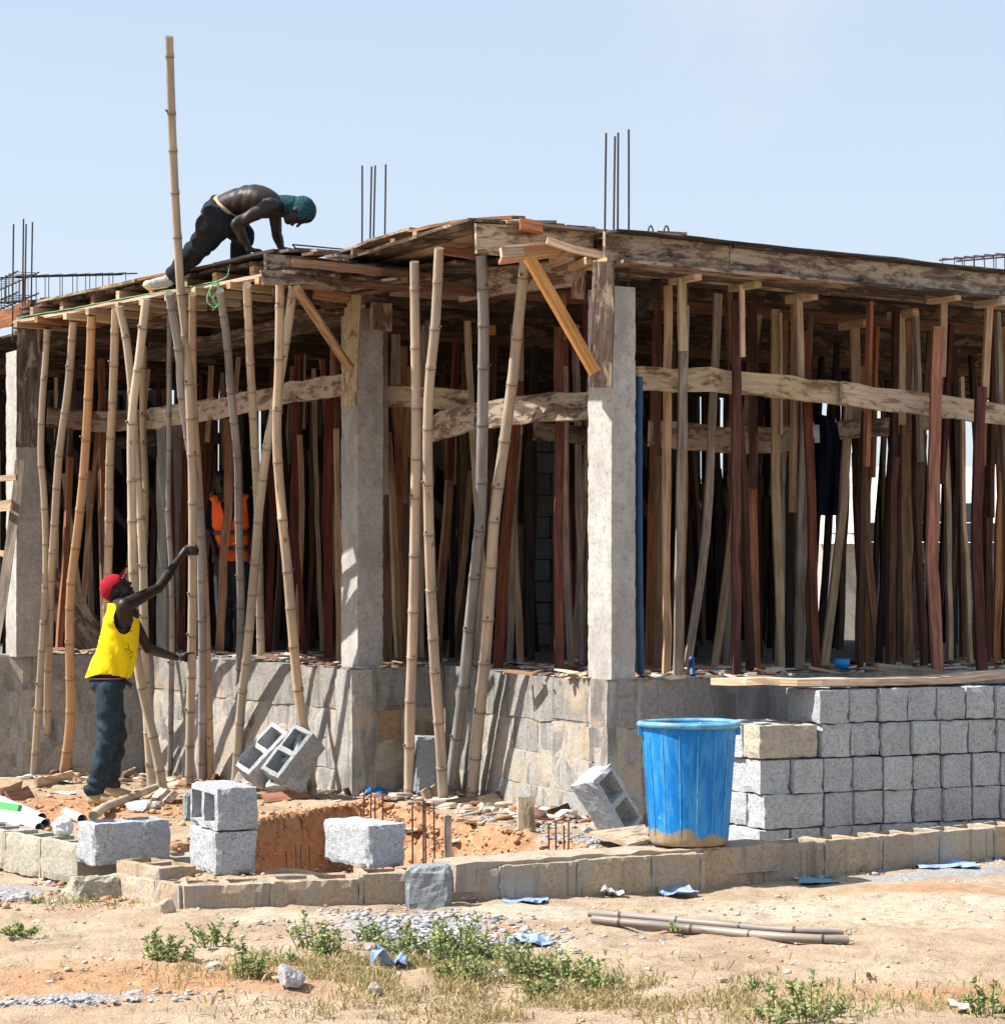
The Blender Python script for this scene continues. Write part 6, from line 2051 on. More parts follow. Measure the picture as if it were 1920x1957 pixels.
MAT['pebble_i'] = island_mat('pebble_i', [(0.30, 0.17, 0.10), (0.50, 0.36, 0.24), (0.40, 0.38, 0.36), (0.62, 0.52, 0.40)])
MAT['clod_i'] = island_mat('clod_i', [(0.38, 0.20, 0.10), (0.50, 0.29, 0.16), (0.28, 0.15, 0.09), (0.54, 0.38, 0.25)])
MAT['scrap_i'] = island_mat('scrap_i', [(0.42, 0.26, 0.14), (0.22, 0.10, 0.06), (0.12, 0.09, 0.08), (0.60, 0.50, 0.38), (0.50, 0.5, 0.5)])
G = np.random.default_rng(5)
def uni(x0, x1, y0, y1): return lambda r_, n: (r_.uniform(x0, x1, n), r_.uniform(y0, y1, n))
def gau(cx, cy, sx_, sy_): return lambda r_, n: (r_.normal(cx, sx_, n), r_.normal(cy, sy_, n))
parts_ = [gpts(1300, gau(-0.42, 11.0, 0.28, 0.32), 1), gpts(500, gau(-0.05, 10.55, 0.25, 0.16), 2), gpts(500, gau(-2.75, 12.3, 0.3, 0.25), 3), gpts(350, gau(-1.7, 9.15, 0.35, 0.07), 4)]
q = gpts(900, uni(1.6, 3.4, -0.25, 0.15), 5); q[:, 1] = 13.15 + (q[:, 0] - 1.6) * 0.60 + q[:, 1] * 0.9; q[:, 2] = ground_h(q[:, 0], q[:, 1]); parts_.append(q)
parts_ += [gpts(500, gau(0.2, 16.2, 0.4, 0.5), 6), gpts(700, gau(0.85, 15.0, 0.35, 0.35), 7)]
pts = np.concatenate(parts_)
tag(scatter_rocks('gravel', pts, G.gamma(3, 0.0032, len(pts)).clip(.004, .03), 'gravel_i', 1), 'grey crushed gravel spilled on the earth', kind='stuff')
pts = gpts(7500, uni(-3.2, 3.4, 8.4, 13.4), 11)
pts = np.concatenate([pts, gpts(900, uni(-4.2, 3.2, 13.4, 18.0), 12)])
pts = pts[(fbm2(pts[:, 0] * 2.3, pts[:, 1] * 2.3, 4, 91) + np.random.default_rng(8).uniform(-.5, .5, len(pts))) > 0.02]
tag(scatter_rocks('pebbles', pts, G.gamma(2.0, 0.0028, len(pts)).clip(.002, .02), 'pebble_i', 2), 'small pebbles strewn over the bare earth', kind='stuff')
def pitf(r_, n):
    x = r_.uniform(-2.0, 1.2, n * 3); y = r_.uniform(12.7, 17.8, n * 3)
    k = poly_inside(x, y, PIT); return x[k][:n], y[k][:n]
pts = gpts(2600, pitf, 13)
def pite(r_, n):
    k = r_.integers(0, 3, n); t = r_.uniform(0, 1, n)
    E = [(PIT[0], PIT[1]), (PIT[1], PIT[2]), (PIT[0], PIT[6])]
    a = np.array([E[i][0] for i in k]); b = np.array([E[i][1] for i in k])
    q = a + (b - a) * t[:, None]; c = PIT.mean(axis=0)
    q = q + (c - q) / np.linalg.norm(c - q, axis=1)[:, None] * r_.uniform(-0.12, 0.45, n)[:, None]
    return q[:, 0], q[:, 1]
pts = np.concatenate([pts, gpts(2600, pite, 17)])
pts = np.concatenate([pts, gpts(1500, gau(-3.3, 17.0, 1.1, 1.2), 14), gpts(700, gau(-1.8, 12.3, 0.35, 0.3), 15)])
tag(scatter_rocks('soil_clods', pts, G.gamma(2.0, 0.006, len(pts)).clip(.003, .028), 'clod_i', 3, 0.95), 'orange soil clods in and around the pit', kind='stuff')
# scraps at the plinth foot and on slab
def along(poly, n, off, spread, seed, z=None):
    r_ = np.random.default_rng(seed); out = []
    for i in range(len(poly) - 1):
        a = np.array(poly[i][:2]); b = np.array(poly[i + 1][:2]); L = np.linalg.norm(b - a); m = int(n * L)
        u = (b - a) / L; nn = np.array([-u[1], u[0]]); nn = nn if nn[1] > 0 else -nn
        t = r_.uniform(0, L, m); o_ = off + r_.normal(0, spread, m) if spread > 0 else off + r_.uniform(0, -spread, m)
        q = a[None] + u[None] * t[:, None] + nn[None] * o_[:, None]
        out.append(q)
    q = np.concatenate(out)
    zz = ground_h(q[:, 0], q[:, 1]) if z is None else np.full(len(q), z)
    return np.stack([q[:, 0], q[:, 1], zz], -1)
foot = [PC1, PLJ, PC2, PMJ, PC3]
pts = along(foot, 170, -0.30, 0.16, 21)
tag(scatter_rocks('rubble', pts, G.gamma(2.2, 0.012, len(pts)).clip(.006, .08), 'scrap_i', 4, 0.6), 'rubble and mortar crumbs along the foot of the plinth', kind='stuff')
pts = along([PC1, PLJ, PC2, PMJ, PC3, Vector((6.8, 19.75, 0))], 130, 0.22, -0.9, 22, SLAB)
tag(scatter_rocks('slab_rubble', pts, G.gamma(2.0, 0.010, len(pts)).clip(.004, .06), 'scrap_i', 5, 0.45), 'crumbs and chips littering the slab edge', kind='stuff')
def chips(name, pts, L0, L1, seed, mat):
    r_ = np.random.default_rng(seed); n = len(pts)
    L = r_.uniform(L0, L1, n); W = L * r_.uniform(.12, .4, n); T = r_.uniform(.006, .02, n)
    a = r_.uniform(0, 6.28, n); tl = r_.normal(0, .12, n)
    c = np.array([(-1, -1, -1), (1, -1, -1), (1, 1, -1), (-1, 1, -1), (-1, -1, 1), (1, -1, 1), (1, 1, 1), (-1, 1, 1)]) * .5
    V = c[None] * np.stack([L, W, T], -1)[:, None, :]
    x = V[..., 0] * np.cos(a)[:, None] - V[..., 1] * np.sin(a)[:, None]; y = V[..., 0] * np.sin(a)[:, None] + V[..., 1] * np.cos(a)[:, None]
    z = V[..., 2] + V[..., 0] * tl[:, None]
    V = np.stack([x, y, z], -1) + pts[:, None, :]; V[..., 2] += 0.015
    f = np.array([(3, 2, 1, 0), (4, 5, 6, 7), (0, 1, 5, 4), (1, 2, 6, 5), (2, 3, 7, 6), (3, 0, 4, 7)])
    F = (f[None] + (np.arange(n) * 8)[:, None, None]).reshape(-1, 4)
    me = bpy.data.meshes.new(name); me.from_pydata(V.reshape(-1, 3).tolist(), [], F.tolist()); me.materials.append(MAT[mat])
    o = bpy.data.objects.new(name, me); COL.objects.link(o); return o
pts = along(foot, 26, -0.5, 0.3, 23)
tag(chips('wood_chips', pts, .06, .28, 3, 'scrap_i'), 'splinters and chips of wood along the plinth', kind='stuff')
pts = along([PC1, PLJ, PC2, PMJ, PC3, Vector((6.8, 19.75, 0))], 22, 0.3, -1.3, 24, SLAB)
tag(chips('slab_chips', pts, .06, .34, 4, 'scrap_i'), 'splinters and offcuts scattered on the slab', kind='stuff')

# grass and weeds
def grass(name, regs, h0, h1, seed, mat):
    r_ = np.random.default_rng(seed); V = []; F = []
    for (cx, cy, sx_, sy_, n) in regs:
        x = r_.normal(cx, sx_, n); y = r_.normal(cy, sy_, n)
        m = (fbm2(x * 5.5, y * 5.5, 4, 77) + r_.uniform(-.5, .5, n)) > 0.05; x = x[m]; y = y[m]; n = len(x)
        z = ground_h(x, y); h = r_.uniform(h0, h1, n); w = r_.uniform(.0015, .0035, n)
        a = r_.uniform(0, 6.28, n); ln = r_.uniform(.2, 1.3, n) * h; b = r_.uniform(0, 6.28, n)
        p0 = np.stack([x - w * np.cos(a), y - w * np.sin(a), z], -1); p1 = np.stack([x + w * np.cos(a), y + w * np.sin(a), z], -1)
        mx_ = x + ln * .35 * np.cos(b); my_ = y + ln * .35 * np.sin(b)
        p2 = np.stack([mx_ + w * np.cos(a), my_ + w * np.sin(a), z + h * .65], -1); p3 = np.stack([mx_ - w * np.cos(a), my_ - w * np.sin(a), z + h * .65], -1)
        p4 = np.stack([x + ln * np.cos(b), y + ln * np.sin(b), z + h * .9], -1)
        base = sum(len(v) for v in V)
        V.append(np.stack([p0, p1, p2, p3, p4], 1).reshape(-1, 3))
        i = base + np.arange(n) * 5
        F += np.stack([i, i + 1, i + 2, i + 3], -1).tolist() + np.stack([i + 3, i + 2, i + 4], -1).tolist()
    me = bpy.data.meshes.new(name); me.from_pydata(np.concatenate(V).tolist(), [], F); me.materials.append(MAT[mat])
    o = bpy.data.objects.new(name, me); COL.objects.link(o); return o
tag(grass('dry_grass', [(-0.62, 9.85, .38, .22, 5200), (-0.15, 9.6, .42, .25, 5200), (0.25, 9.2, .40, .28, 4200), (0.0, 8.9, .5, .2, 3500), (-0.9, 9.9, .25, .15, 1200), (2.0, 9.0, .3, .25, 600), (0.9, 9.1, .5, .3, 900), (-2.0, 11.9, .2, .12, 500)], .012, .05, 31, 'dry_grass'),
    'dry yellow grass mat on the earth', kind='stuff')
tag(grass('green_grass', [(-0.45, 9.85, .5, .25, 900), (0.1, 9.5, .5, .3, 900), (1.2, 9.0, .25, .2, 400), (-2.05, 11.9, .15, .1, 300), (2.0, 8.9, .15, .2, 300)], .015, .06, 32, 'leaf'),
    'short green grass blades among the dry grass', kind='stuff')
def weed(px, py, wpx, hpx, label, seed, mat='leaf', dens=1.0, lw=0.012):
    c = hit(px, py); r_ = random.Random(seed)
    W = wpx / FPX * c.y / 2; H = hpx / FPX * c.y
    root = empty('weed', c, label, 'weed', 'leafy weeds in the foreground')
    ms = MB(); ml = MB(); vs_ = []; fs_ = []
    nst = max(3, int(dens * 16 * (W / 0.15)))
    for s in range(nst):
        a = r_.uniform(0, 6.28); rad = W * r_.uniform(0, 1) ** .6
        bx = c.x + rad * 0.55 * math.cos(a); by = c.y + rad * 0.45 * math.sin(a)
        tipx = c.x + rad * math.cos(a); tipy = c.y + rad * .8 * math.sin(a)
        h = H * r_.uniform(.35, 1.0) * (1.15 - 0.6 * rad / W)
        p0 = Vector((bx, by, gh(bx, by))); p2 = Vector((tipx, tipy, p0.z + h)); p1 = p0.lerp(p2, .5) + Vector((r_.uniform(-.01, .01), r_.uniform(-.01, .01), h * .12))
        tube(ms, [p0, p1, p2], [.0022, .0018, .001], 4, 0, True, False)
        nl = int(9 + h * 130)
        for k in range(nl):
            f = r_.uniform(.12, 1.0)
            q = p0.lerp(p1, f * 2) if f < .5 else p1.lerp(p2, f * 2 - 1)
            aa = r_.uniform(0, 6.28); el = r_.uniform(-.2, .9)
            dv = Vector((math.cos(aa) * math.cos(el), math.sin(aa) * math.cos(el), math.sin(el)))
            side = dv.cross(Vector((r_.uniform(-.4, .4), r_.uniform(-.4, .4), 1))).normalized()
            L = r_.uniform(.012, .034); wd = L * r_.uniform(.16, .28)
            i0 = len(vs_)
            up = side.cross(dv) * 0.15 * L
            vs_ += [q, q + dv * L * .45 + side * wd - up, q + dv * L, q + dv * L * .45 - side * wd - up, q + dv * L * .45 + up]
            fs_ += [(i0, i0 + 1, i0 + 4), (i0 + 1, i0 + 2, i0 + 4), (i0 + 2, i0 + 3, i0 + 4), (i0 + 3, i0, i0 + 4)]
    ml.add(vs_, fs_)
    tag(ms.build('stem', 'leaf_dark', root), kind='stuff')
    tag(ml.build('foliage', mat, root), kind='stuff')
WD = [(700, 1800, 70, 50, 'low weed on the middle of the gravel spill'), (545, 1846, 60, 40, 'low weed just behind the biggest grey stone'), (880, 1872, 120, 60, 'spreading weed right of the blue paper ball'), (1030, 1905, 90, 45, 'low scrubby weed below the bushy one'), (45, 1792, 110, 30, 'low dusty weed at the left edge of the picture'), (75, 1728, 40, 14, 'tiny bright green sprout left of the broken block stump'),
      (295, 1832, 110, 62, 'left-most bushy weed, left of the pale pinkish stone'), (335, 1838, 90, 45, 'weed touching the left-most bushy one on its right'),
      (405, 1812, 90, 75, 'upright weed rising behind the pale pinkish stone'), (470, 1868, 100, 70, 'weed just left of the biggest grey stone'),
      (600, 1822, 100, 90, 'tall weed at the left side of the gravel spill'), (640, 1832, 70, 55, 'small weed right of the tall one on the gravel'),
      (770, 1832, 110, 80, 'weed right behind the crumpled blue paper ball'), (840, 1842, 140, 110, 'biggest leafy weed right of the gravel spill'),
      (905, 1835, 120, 115, 'tall weed left of the open blue sack paper'), (960, 1842, 90, 70, 'weed at the left edge of the open blue sack paper'),
      (1010, 1872, 130, 75, 'bushy weed below the open blue sack paper'), (1080, 1880, 130, 75, 'wide weed right of the sack paper'), (1150, 1895, 100, 50, 'low weed at the right end of the weed strip'),
      (1545, 1950, 140, 105, 'large weed at the bottom right of the picture'), (1470, 1958, 90, 50, 'weed cut by the bottom edge left of the large right one'), (1440, 1900, 36, 34, 'small sprig above the bottom right weeds'), (1476, 1902, 24, 36, 'second small sprig, right of the first one at the bottom right'),
      (1895, 1945, 90, 110, 'tall weed at the bottom right corner'), (1290, 1785, 24, 22, 'tiny sprout below the split bamboo'), (1600, 1945, 50, 40, 'small weed right of the large bottom one'), (1180, 1760, 26, 26, 'tiny grass sprout below the left end of the split bamboo')]
for i, (x, y, w, h, lab) in enumerate(WD):
    big = w > 60
    weed(x, y, w * (1.3 if big else 1), h * (1.0 if big else 1), lab, 200 + i, dens=1.0)
weed(505, 1722, 40, 46, 'dark round-leaved sprig growing from the front of the low wall', 290, 'leaf_dark', 0.6)

# ================================================================== people
def cap_mesh(a, b, ra, rb, n=18):
    a, b = Vector(a), Vector(b)
    ax = (b - a)
    L = ax.length
    ax = ax.normalized() if L > 1e-6 else Vector((0, 0, 1))
    A = ax.orthogonal().normalized(); B = ax.cross(A)
    rings = []
    for k in range(1, 6):
        t = -math.pi / 2 + k * math.pi / 12
        rings.append((a + ax * (ra * math.sin(t)), ra * math.cos(t)))
    m = max(1, int(L / 0.03))
    for k in range(m + 1):
        f = k / m
        rings.append((a + ax * (L * f), ra + (rb - ra) * f))
    for k in range(1, 6):
        t = k * math.pi / 12
        rings.append((b + ax * (rb * math.sin(t)), rb * math.cos(t)))
    vs_ = [a - ax * ra]
    for (c, r) in rings:
        for k in range(n):
            q = 2 * math.pi * k / n
            vs_.append(c + A * (r * math.cos(q)) + B * (r * math.sin(q)))
    vs_.append(b + ax * rb)
    fs_ = []
    for k in range(n): fs_.append((0, 1 + (k + 1) % n, 1 + k))
    for i in range(len(rings) - 1):
        for k in range(n):
            k2 = (k + 1) % n
            fs_.append((1 + i * n + k, 1 + i * n + k2, 1 + (i + 1) * n + k2, 1 + (i + 1) * n + k))
    e = len(vs_) - 1; b0 = 1 + (len(rings) - 1) * n
    for k in range(n): fs_.append((b0 + k, b0 + (k + 1) % n, e))
    return vs_, fs_
def loft_mesh(secs, n=28):
    """closed body through elliptical sections (centre, half width along the side, half depth along Y)"""
    cs = [Vector(q[0]) for q in secs]
    # refine
    P_ = []
    for i in range(len(secs) - 1):
        a0 = secs[max(0, i - 1)]; a1 = secs[i]; a2 = secs[i + 1]; a3 = secs[min(len(secs) - 1, i + 2)]
        for k in range(6):
            t = k / 6
            f = lambda p0, p1, p2, p3: 0.5 * ((2 * p1) + (p2 - p0) * t + (2 * p0 - 5 * p1 + 4 * p2 - p3) * t * t + (3 * p1 - p0 - 3 * p2 + p3) * t ** 3)
            P_.append((f(Vector(a0[0]), Vector(a1[0]), Vector(a2[0]), Vector(a3[0])), f(a0[1], a1[1], a2[1], a3[1]), f(a0[2], a1[2], a2[2], a3[2])))
    P_.append((Vector(secs[-1][0]), secs[-1][1], secs[-1][2]))
    T_ = tangents([p[0] for p in P_])
    vs_ = [P_[0][0]]
    for (c, rx, ry), t in zip(P_, T_):
        Y = Vector((0, 1, 0)); Y = (Y - t * t.y).normalized(); X = Y.cross(t)
        for k in range(n):
            a = 2 * math.pi * k / n
            vs_.append(c + X * (rx * math.cos(a)) + Y * (ry * math.sin(a)))
    vs_.append(P_[-1][0])
    fs_ = []; m = len(P_)
    for k in range(n): fs_.append((0, 1 + (k + 1) % n, 1 + k))
    for i in range(m - 1):
        for k in range(n):
            k2 = (k + 1) % n
            fs_.append((1 + i * n + k, 1 + i * n + k2, 1 + (i + 1) * n + k2, 1 + (i + 1) * n + k))
    e = len(vs_) - 1; b0 = 1 + (m - 1) * n
    for k in range(n): fs_.append((b0 + k, b0 + (k + 1) % n, e))
    return vs_, fs_
def ell_mesh(c, r, R=None, n=20, m=14):
    vs_ = []; fs_ = []
    c = Vector(c)
    R = R or Matrix.Identity(3)
    vs_.append(c + R @ Vector((0, 0, -r[2])))
    for i in range(1, m):
        t = -math.pi / 2 + math.pi * i / m
        for k in range(n):
            q = 2 * math.pi * k / n
            vs_.append(c + R @ Vector((r[0] * math.cos(t) * math.cos(q), r[1] * math.cos(t) * math.sin(q), r[2] * math.sin(t))))
    vs_.append(c + R @ Vector((0, 0, r[2])))
    for k in range(n): fs_.append((0, 1 + (k + 1) % n, 1 + k))
    for i in range(m - 2):
        for k in range(n):
            k2 = (k + 1) % n
            fs_.append((1 + i * n + k, 1 + i * n + k2, 1 + (i + 1) * n + k2, 1 + (i + 1) * n + k))
    e = len(vs_) - 1; b0 = 1 + (m - 2) * n
    for k in range(n): fs_.append((b0 + k, b0 + (k + 1) % n, e))
    return vs_, fs_
def fuse(name, shapes, mat, parent, voxel=0.007, smooth=6, disp=None, cut=None):
    """one continuous skin from overlapping volumes"""
    mb = MB()
    for s in shapes:
        if s[0] == 'c': v, f = cap_mesh(*s[1:])
        elif s[0] == 'l': v, f = loft_mesh(*s[1:])
        else: v, f = ell_mesh(*s[1:])
        mb.add(v, f, None, 0, True)
    me = mb.mesh('tmp', [mat])
    o = bpy.data.objects.new('tmp', me); COL.objects.link(o)
    r = o.modifiers.new('r', 'REMESH'); r.mode = 'VOXEL'; r.voxel_size = voxel; r.use_smooth_shade = True
    s = o.modifiers.new('s', 'SMOOTH'); s.iterations = smooth; s.factor = 0.5
    dg = bpy.context.evaluated_depsgraph_get()
    ev = o.evaluated_get(dg)
    m2 = bpy.data.meshes.new_from_object(ev)
    bpy.data.objects.remove(o)
    n = len(m2.vertices)
    co = np.empty(n * 3, np.float32); m2.vertices.foreach_get('co', co); co = co.reshape(-1, 3).astype(np.float64)
    if disp:
        nm = np.empty(n * 3, np.float32); m2.vertex_normals.foreach_get('vector', nm); nm = nm.reshape(-1, 3)
        co = co + nm * disp(co)[:, None]
    if cut is not None:
        bm_ = bmesh.new(); bm_.from_mesh(m2)
        bm_.verts.ensure_lookup_table()
        for v, c in zip(bm_.verts, co): v.co = c
        kill = [v for v in bm_.verts if cut(v.co)]
        bmesh.ops.delete(bm_, geom=kill, context='VERTS')
        bm_.to_mesh(m2); bm_.free()
        n = len(m2.vertices); co = np.empty(n * 3, np.float32); m2.vertices.foreach_get('co', co); co = co.reshape(-1, 3)
    co = co - np.array(parent.location)
    m2.vertices.foreach_set('co', co.astype(np.float32).ravel())
    m2.materials.clear(); m2.materials.append(MAT[mat])
    m2.polygons.foreach_set('use_smooth', np.ones(len(m2.polygons), bool))
    m2.update(); m2.name = name
    ob = bpy.data.objects.new(name, m2); COL.objects.link(ob); ob.parent = parent
    return ob
def thicken(o, t):
    s = o.modifiers.new('thickness', 'SOLIDIFY'); s.thickness = t; s.offset = 1
def chain(pts, r0, r1):
    out = []
    n = len(pts) - 1
    for i in range(n):
        a = r0 + (r1 - r0) * i / n; b = r0 + (r1 - r0) * (i + 1) / n
        out.append(('c', pts[i], pts[i + 1], a, b))
    return out
def grip(wrist, pc, pr, towards, updir=(0, 0, 1), thumb_side=1):
    """hand closed on a pole: pc pole centre, pr radius, `towards` unit vector from pole to palm (horizontal)"""
    w = Vector(wrist); pc = Vector(pc); t = Vector(towards).normalized(); up = Vector(updir).normalized()
    s = up.cross(t).normalized()
    sh = []
    palm = pc + t * (pr + 0.016)
    sh.append(('c', w, palm + t * 0.012, 0.026, 0.030))
    for i in range(4):
        h = (i - 1.5) * 0.021
        L = [1.5, 1.75, 1.7, 1.35][i]
        pts = [palm + up * h]
        for k in range(1, 6):
            a = -L * 1.55 * k / 5 * thumb_side
            rr_ = pr + 0.010
            pts.append(pc + up * (h * 0.95) + (t * math.cos(a) + s * math.sin(a)) * rr_)
        sh += chain(pts, 0.0105, 0.0085)
    pts = [palm + up * 0.02 + t * 0.012]
    for k in range(1, 5):
        a = 1.9 * k / 4 * thumb_side
        pts.append(pc + up * (0.035) + (t * math.cos(a) + s * math.sin(a)) * (pr + 0.011))
    sh += chain(pts, 0.013, 0.010)
    return sh

# ---- man in yellow
foot = hit(190, 1536)
YD = 18.15
man = empty('person', (P(205, HY, YD).x, YD, gh(P(205, HY, YD).x, YD)), 'man in yellow sleeveless top, red cap and dark jeans holding the very tall bamboo pole', 'person')
def S(px, py, dd=0.0): return P(px, py, YD + dd)
POLE = [(323, 69), (329, 252), (335, 383), (340, 470), (346, 562), (355, 647), (364, 801), (368, 948), (368, 1143), (365, 1317), (362, 1495)]
def pole_at(py):
    ys = [p[1] for p in POLE]; xs_ = [p[0] for p in POLE]
    x = float(np.interp(py, ys, xs_)); f = (py - 69) / (1495 - 69)
    return P(x, py, 17.0 + (19.3 - 17.0) * f)
body = []
hc = S(224, 1127)
# head tilted back, face up to the right
hd = Vector((0.80, 0.10, 0.60)).normalized()   # face direction
hu = Vector((-0.60, 0.0, 0.80)).normalized()   # crown direction
hs = hd.cross(hu).normalized()
RH = Matrix((hd, hs, hu)).transposed()
def hp(f, s, u): return hc + hd * f + hs * s + hu * u
body += [('e', hp(-0.012, 0, 0.025), (0.098, 0.076, 0.095), RH), ('e', hp(0.022, 0, -0.045), (0.070, 0.060, 0.075), RH), ('e', hp(0.055, 0, -0.085), (0.034, 0.036, 0.032), RH),
         ('e', hp(0.078, 0, 0.028), (0.022, 0.055, 0.018), RH), ('c', hp(0.086, 0, 0.015), hp(0.108, 0, -0.020), 0.009, 0.014), ('e', hp(0.100, 0, -0.024), (0.014, 0.021, 0.011), RH),
         ('e', hp(0.090, 0, -0.052), (0.016, 0.026, 0.009), RH), ('e', hp(0.086, 0, -0.067), (0.016, 0.024, 0.009), RH), ('e', hp(-0.005, 0.077, -0.01), (0.020, 0.010, 0.032), RH), ('e', hp(-0.005, -0.077, -0.01), (0.020, 0.010, 0.032), RH),
         ('e', hp(0.062, 0.035, -0.03), (0.022, 0.018, 0.02), RH), ('e', hp(0.062, -0.035, -0.03), (0.022, 0.018, 0.02), RH)]
nb = S(222, 1158, 0.0)
body += [('c', hp(-0.03, 0, -0.07), nb + Vector((0, 0, -0.03)), 0.056, 0.066)]
shN = S(238, 1158, -0.17); shF = S(240, 1160, 0.17)
chest = S(233, 1190); belly = S(212, 1250); pel = S(205, 1300)
body += [('l', [(S(226, 1163), 0.055, 0.11), (S(232, 1180), 0.105, 0.155), (S(233, 1200), 0.115, 0.16), (S(224, 1235), 0.11, 0.145), (S(213, 1270), 0.105, 0.14), (S(206, 1300), 0.115, 0.155), (S(206, 1325), 0.11, 0.15)]),
         ('c', nb, shN, 0.062, 0.058), ('c', nb, shF, 0.062, 0.058), ('c', shN, S(236, 1185, -0.12), 0.062, 0.075), ('c', shF, S(236, 1185, 0.12), 0.062, 0.075),
         ('e', S(252, 1180, 0), (0.055, 0.12, 0.09))]
# near arm raised
p1 = pole_at(1052); e1 = S(303, 1124, 0.12)
w1 = p1 + Vector((-0.085, -0.05, -0.045))
body += [('c', shN, shN.lerp(e1, .45), 0.060, 0.050), ('c', shN.lerp(e1, .45), e1, 0.050, 0.037), ('c', e1, e1.lerp(w1, .35), 0.040, 0.041), ('c', e1.lerp(w1, .35), w1, 0.041, 0.025)]
body += grip(w1, p1, 0.034, (-0.85, -0.52, 0), thumb_side=-1)
# far arm low
p2 = pole_at(1256); e2 = S(283, 1240, 0.22)
w2 = p2 + Vector((-0.10, -0.02, -0.01))
body += [('c', shF, shF.lerp(e2, .5), 0.058, 0.046), ('c', shF.lerp(e2, .5), e2, 0.046, 0.038), ('c', e2, e2.lerp(w2, .3), 0.040, 0.040), ('c', e2.lerp(w2, .3), w2, 0.040, 0.025)]
body += grip(w2, p2, 0.034, (-0.95, -0.2, 0), thumb_side=1)
hair = fuse('hair', [('e', hp(-0.015, 0, 0.012), (0.100, 0.079, 0.092), RH), ('e', hp(0.060, 0, -0.088), (0.036, 0.038, 0.030), RH)], 'belt', man, 0.006, 2, None, lambda c: (c - hc).dot(hd) > 0.02 and (c - hc).dot(hu) > -0.055)
# legs
hipN = S(208, 1318, -0.09); hipF = S(207, 1318, 0.10)
knN = S(206, 1415, -0.10); anN = S(181, 1512, -0.12)
knF = S(222, 1410, 0.12); anF = S(210, 1500, 0.24)
body += [('c', hipN, knN, 0.085, 0.058), ('c', knN, anN, 0.055, 0.038), ('c', hipF, knF, 0.085, 0.058), ('c', knF, anF, 0.055, 0.038)]
fuse('body', body, 'skin', man, 0.0055, 4)
# shirt
sh = [('l', [(S(226, 1158), 0.07, 0.12), (S(231, 1175), 0.115, 0.165), (S(232, 1195), 0.128, 0.175), (S(226, 1230), 0.140, 0.170), (S(217, 1265), 0.150, 0.175), (S(208, 1290), 0.152, 0.180), (S(203, 1310), 0.152, 0.180)]), ('c', S(222, 1160, -0.09), S(226, 1185, -0.11), 0.060, 0.09), ('c', S(222, 1160, 0.09), S(226, 1185, 0.11), 0.060, 0.09),
      ('e', S(247, 1192, 0), (0.070, 0.13, 0.10))]
def shirt_disp(co):
    dz = co[:, 2] - S(0, 1300).z
    fold = 0.010 * np.sin(co[:, 0] * 55 + co[:, 1] * 25 + 3 * fbm(co * 4, 2, 3)) * np.clip(1 - dz / 0.55, 0.15, 1)
    return 0.006 + fold + 0.006 * fbm(co * 9, 3, 8)
zcut = S(0, 1293).z
armc = S(236, 1180, -0.26); armf = S(238, 1180, 0.26)
def shirt_cut(c):
    if c.z < zcut + 0.02 * math.sin(c.x * 14): return True
    if c.z > S(0, 1153).z: return True
    for ac in (armc, armf):
        d = c - ac
        if (d.x / 0.085) ** 2 + (d.y / 0.16) ** 2 + (d.z / 0.165) ** 2 < 1: return True
    d = c - S(244, 1140, 0)
    return (d.x / 0.09) ** 2 + (d.y / 0.085) ** 2 + (d.z / 0.10) ** 2 < 1
so = fuse('shirt', sh, 'shirt_yellow', man, 0.0065, 5, shirt_disp, shirt_cut)
thicken(so, 0.004)
# printed marks on the shirt: thin dark strokes lying on the cloth
mb = MB()
def stroke(pts, r=0.0028):
    tube(mb, catmull(pts, 0.01), r, 4, 0, True, True)
from mathutils.bvhtree import BVHTree
def bvh_of(o):
    me = o.data
    off = Vector(o.parent.location)
    return BVHTree.FromPolygons([v.co + off for v in me.vertices], [tuple(p.vertices) for p in me.polygons])
bv = bvh_of(so)
def on(px, py):
    o_ = Vector((0, 0, EYE)); d_ = (P(px, py, 18) - o_).normalized()
    h = bv.ray_cast(o_, d_)
    return (h[0] - d_ * 0.006) if h[0] is not None else P(px, py, YD - 0.2)
for poly in [[(247, 1262 - 60), (252, 1208), (259, 1214)], [(238, 1240), (245, 1242), (252, 1245)], [(244, 1229), (246, 1237), (249, 1246)], [(240, 1246), (247, 1250), (254, 1245), (253, 1254), (247, 1258)], [(250, 1180), (255, 1186), (257, 1192)],
             [(192, 1202), (190, 1210)], [(190, 1213), (196, 1213), (196, 1218)], [(189, 1221), (195, 1222)], [(188, 1226), (187, 1233), (193, 1234)], [(186, 1238), (192, 1239), (191, 1246)], [(185, 1250), (190, 1254)], [(186, 1260), (189, 1266)]]:
    stroke([on(*q) for q in poly], 0.0025)
tag(mb.build('shirt_print', 'ink', man), kind='stuff')
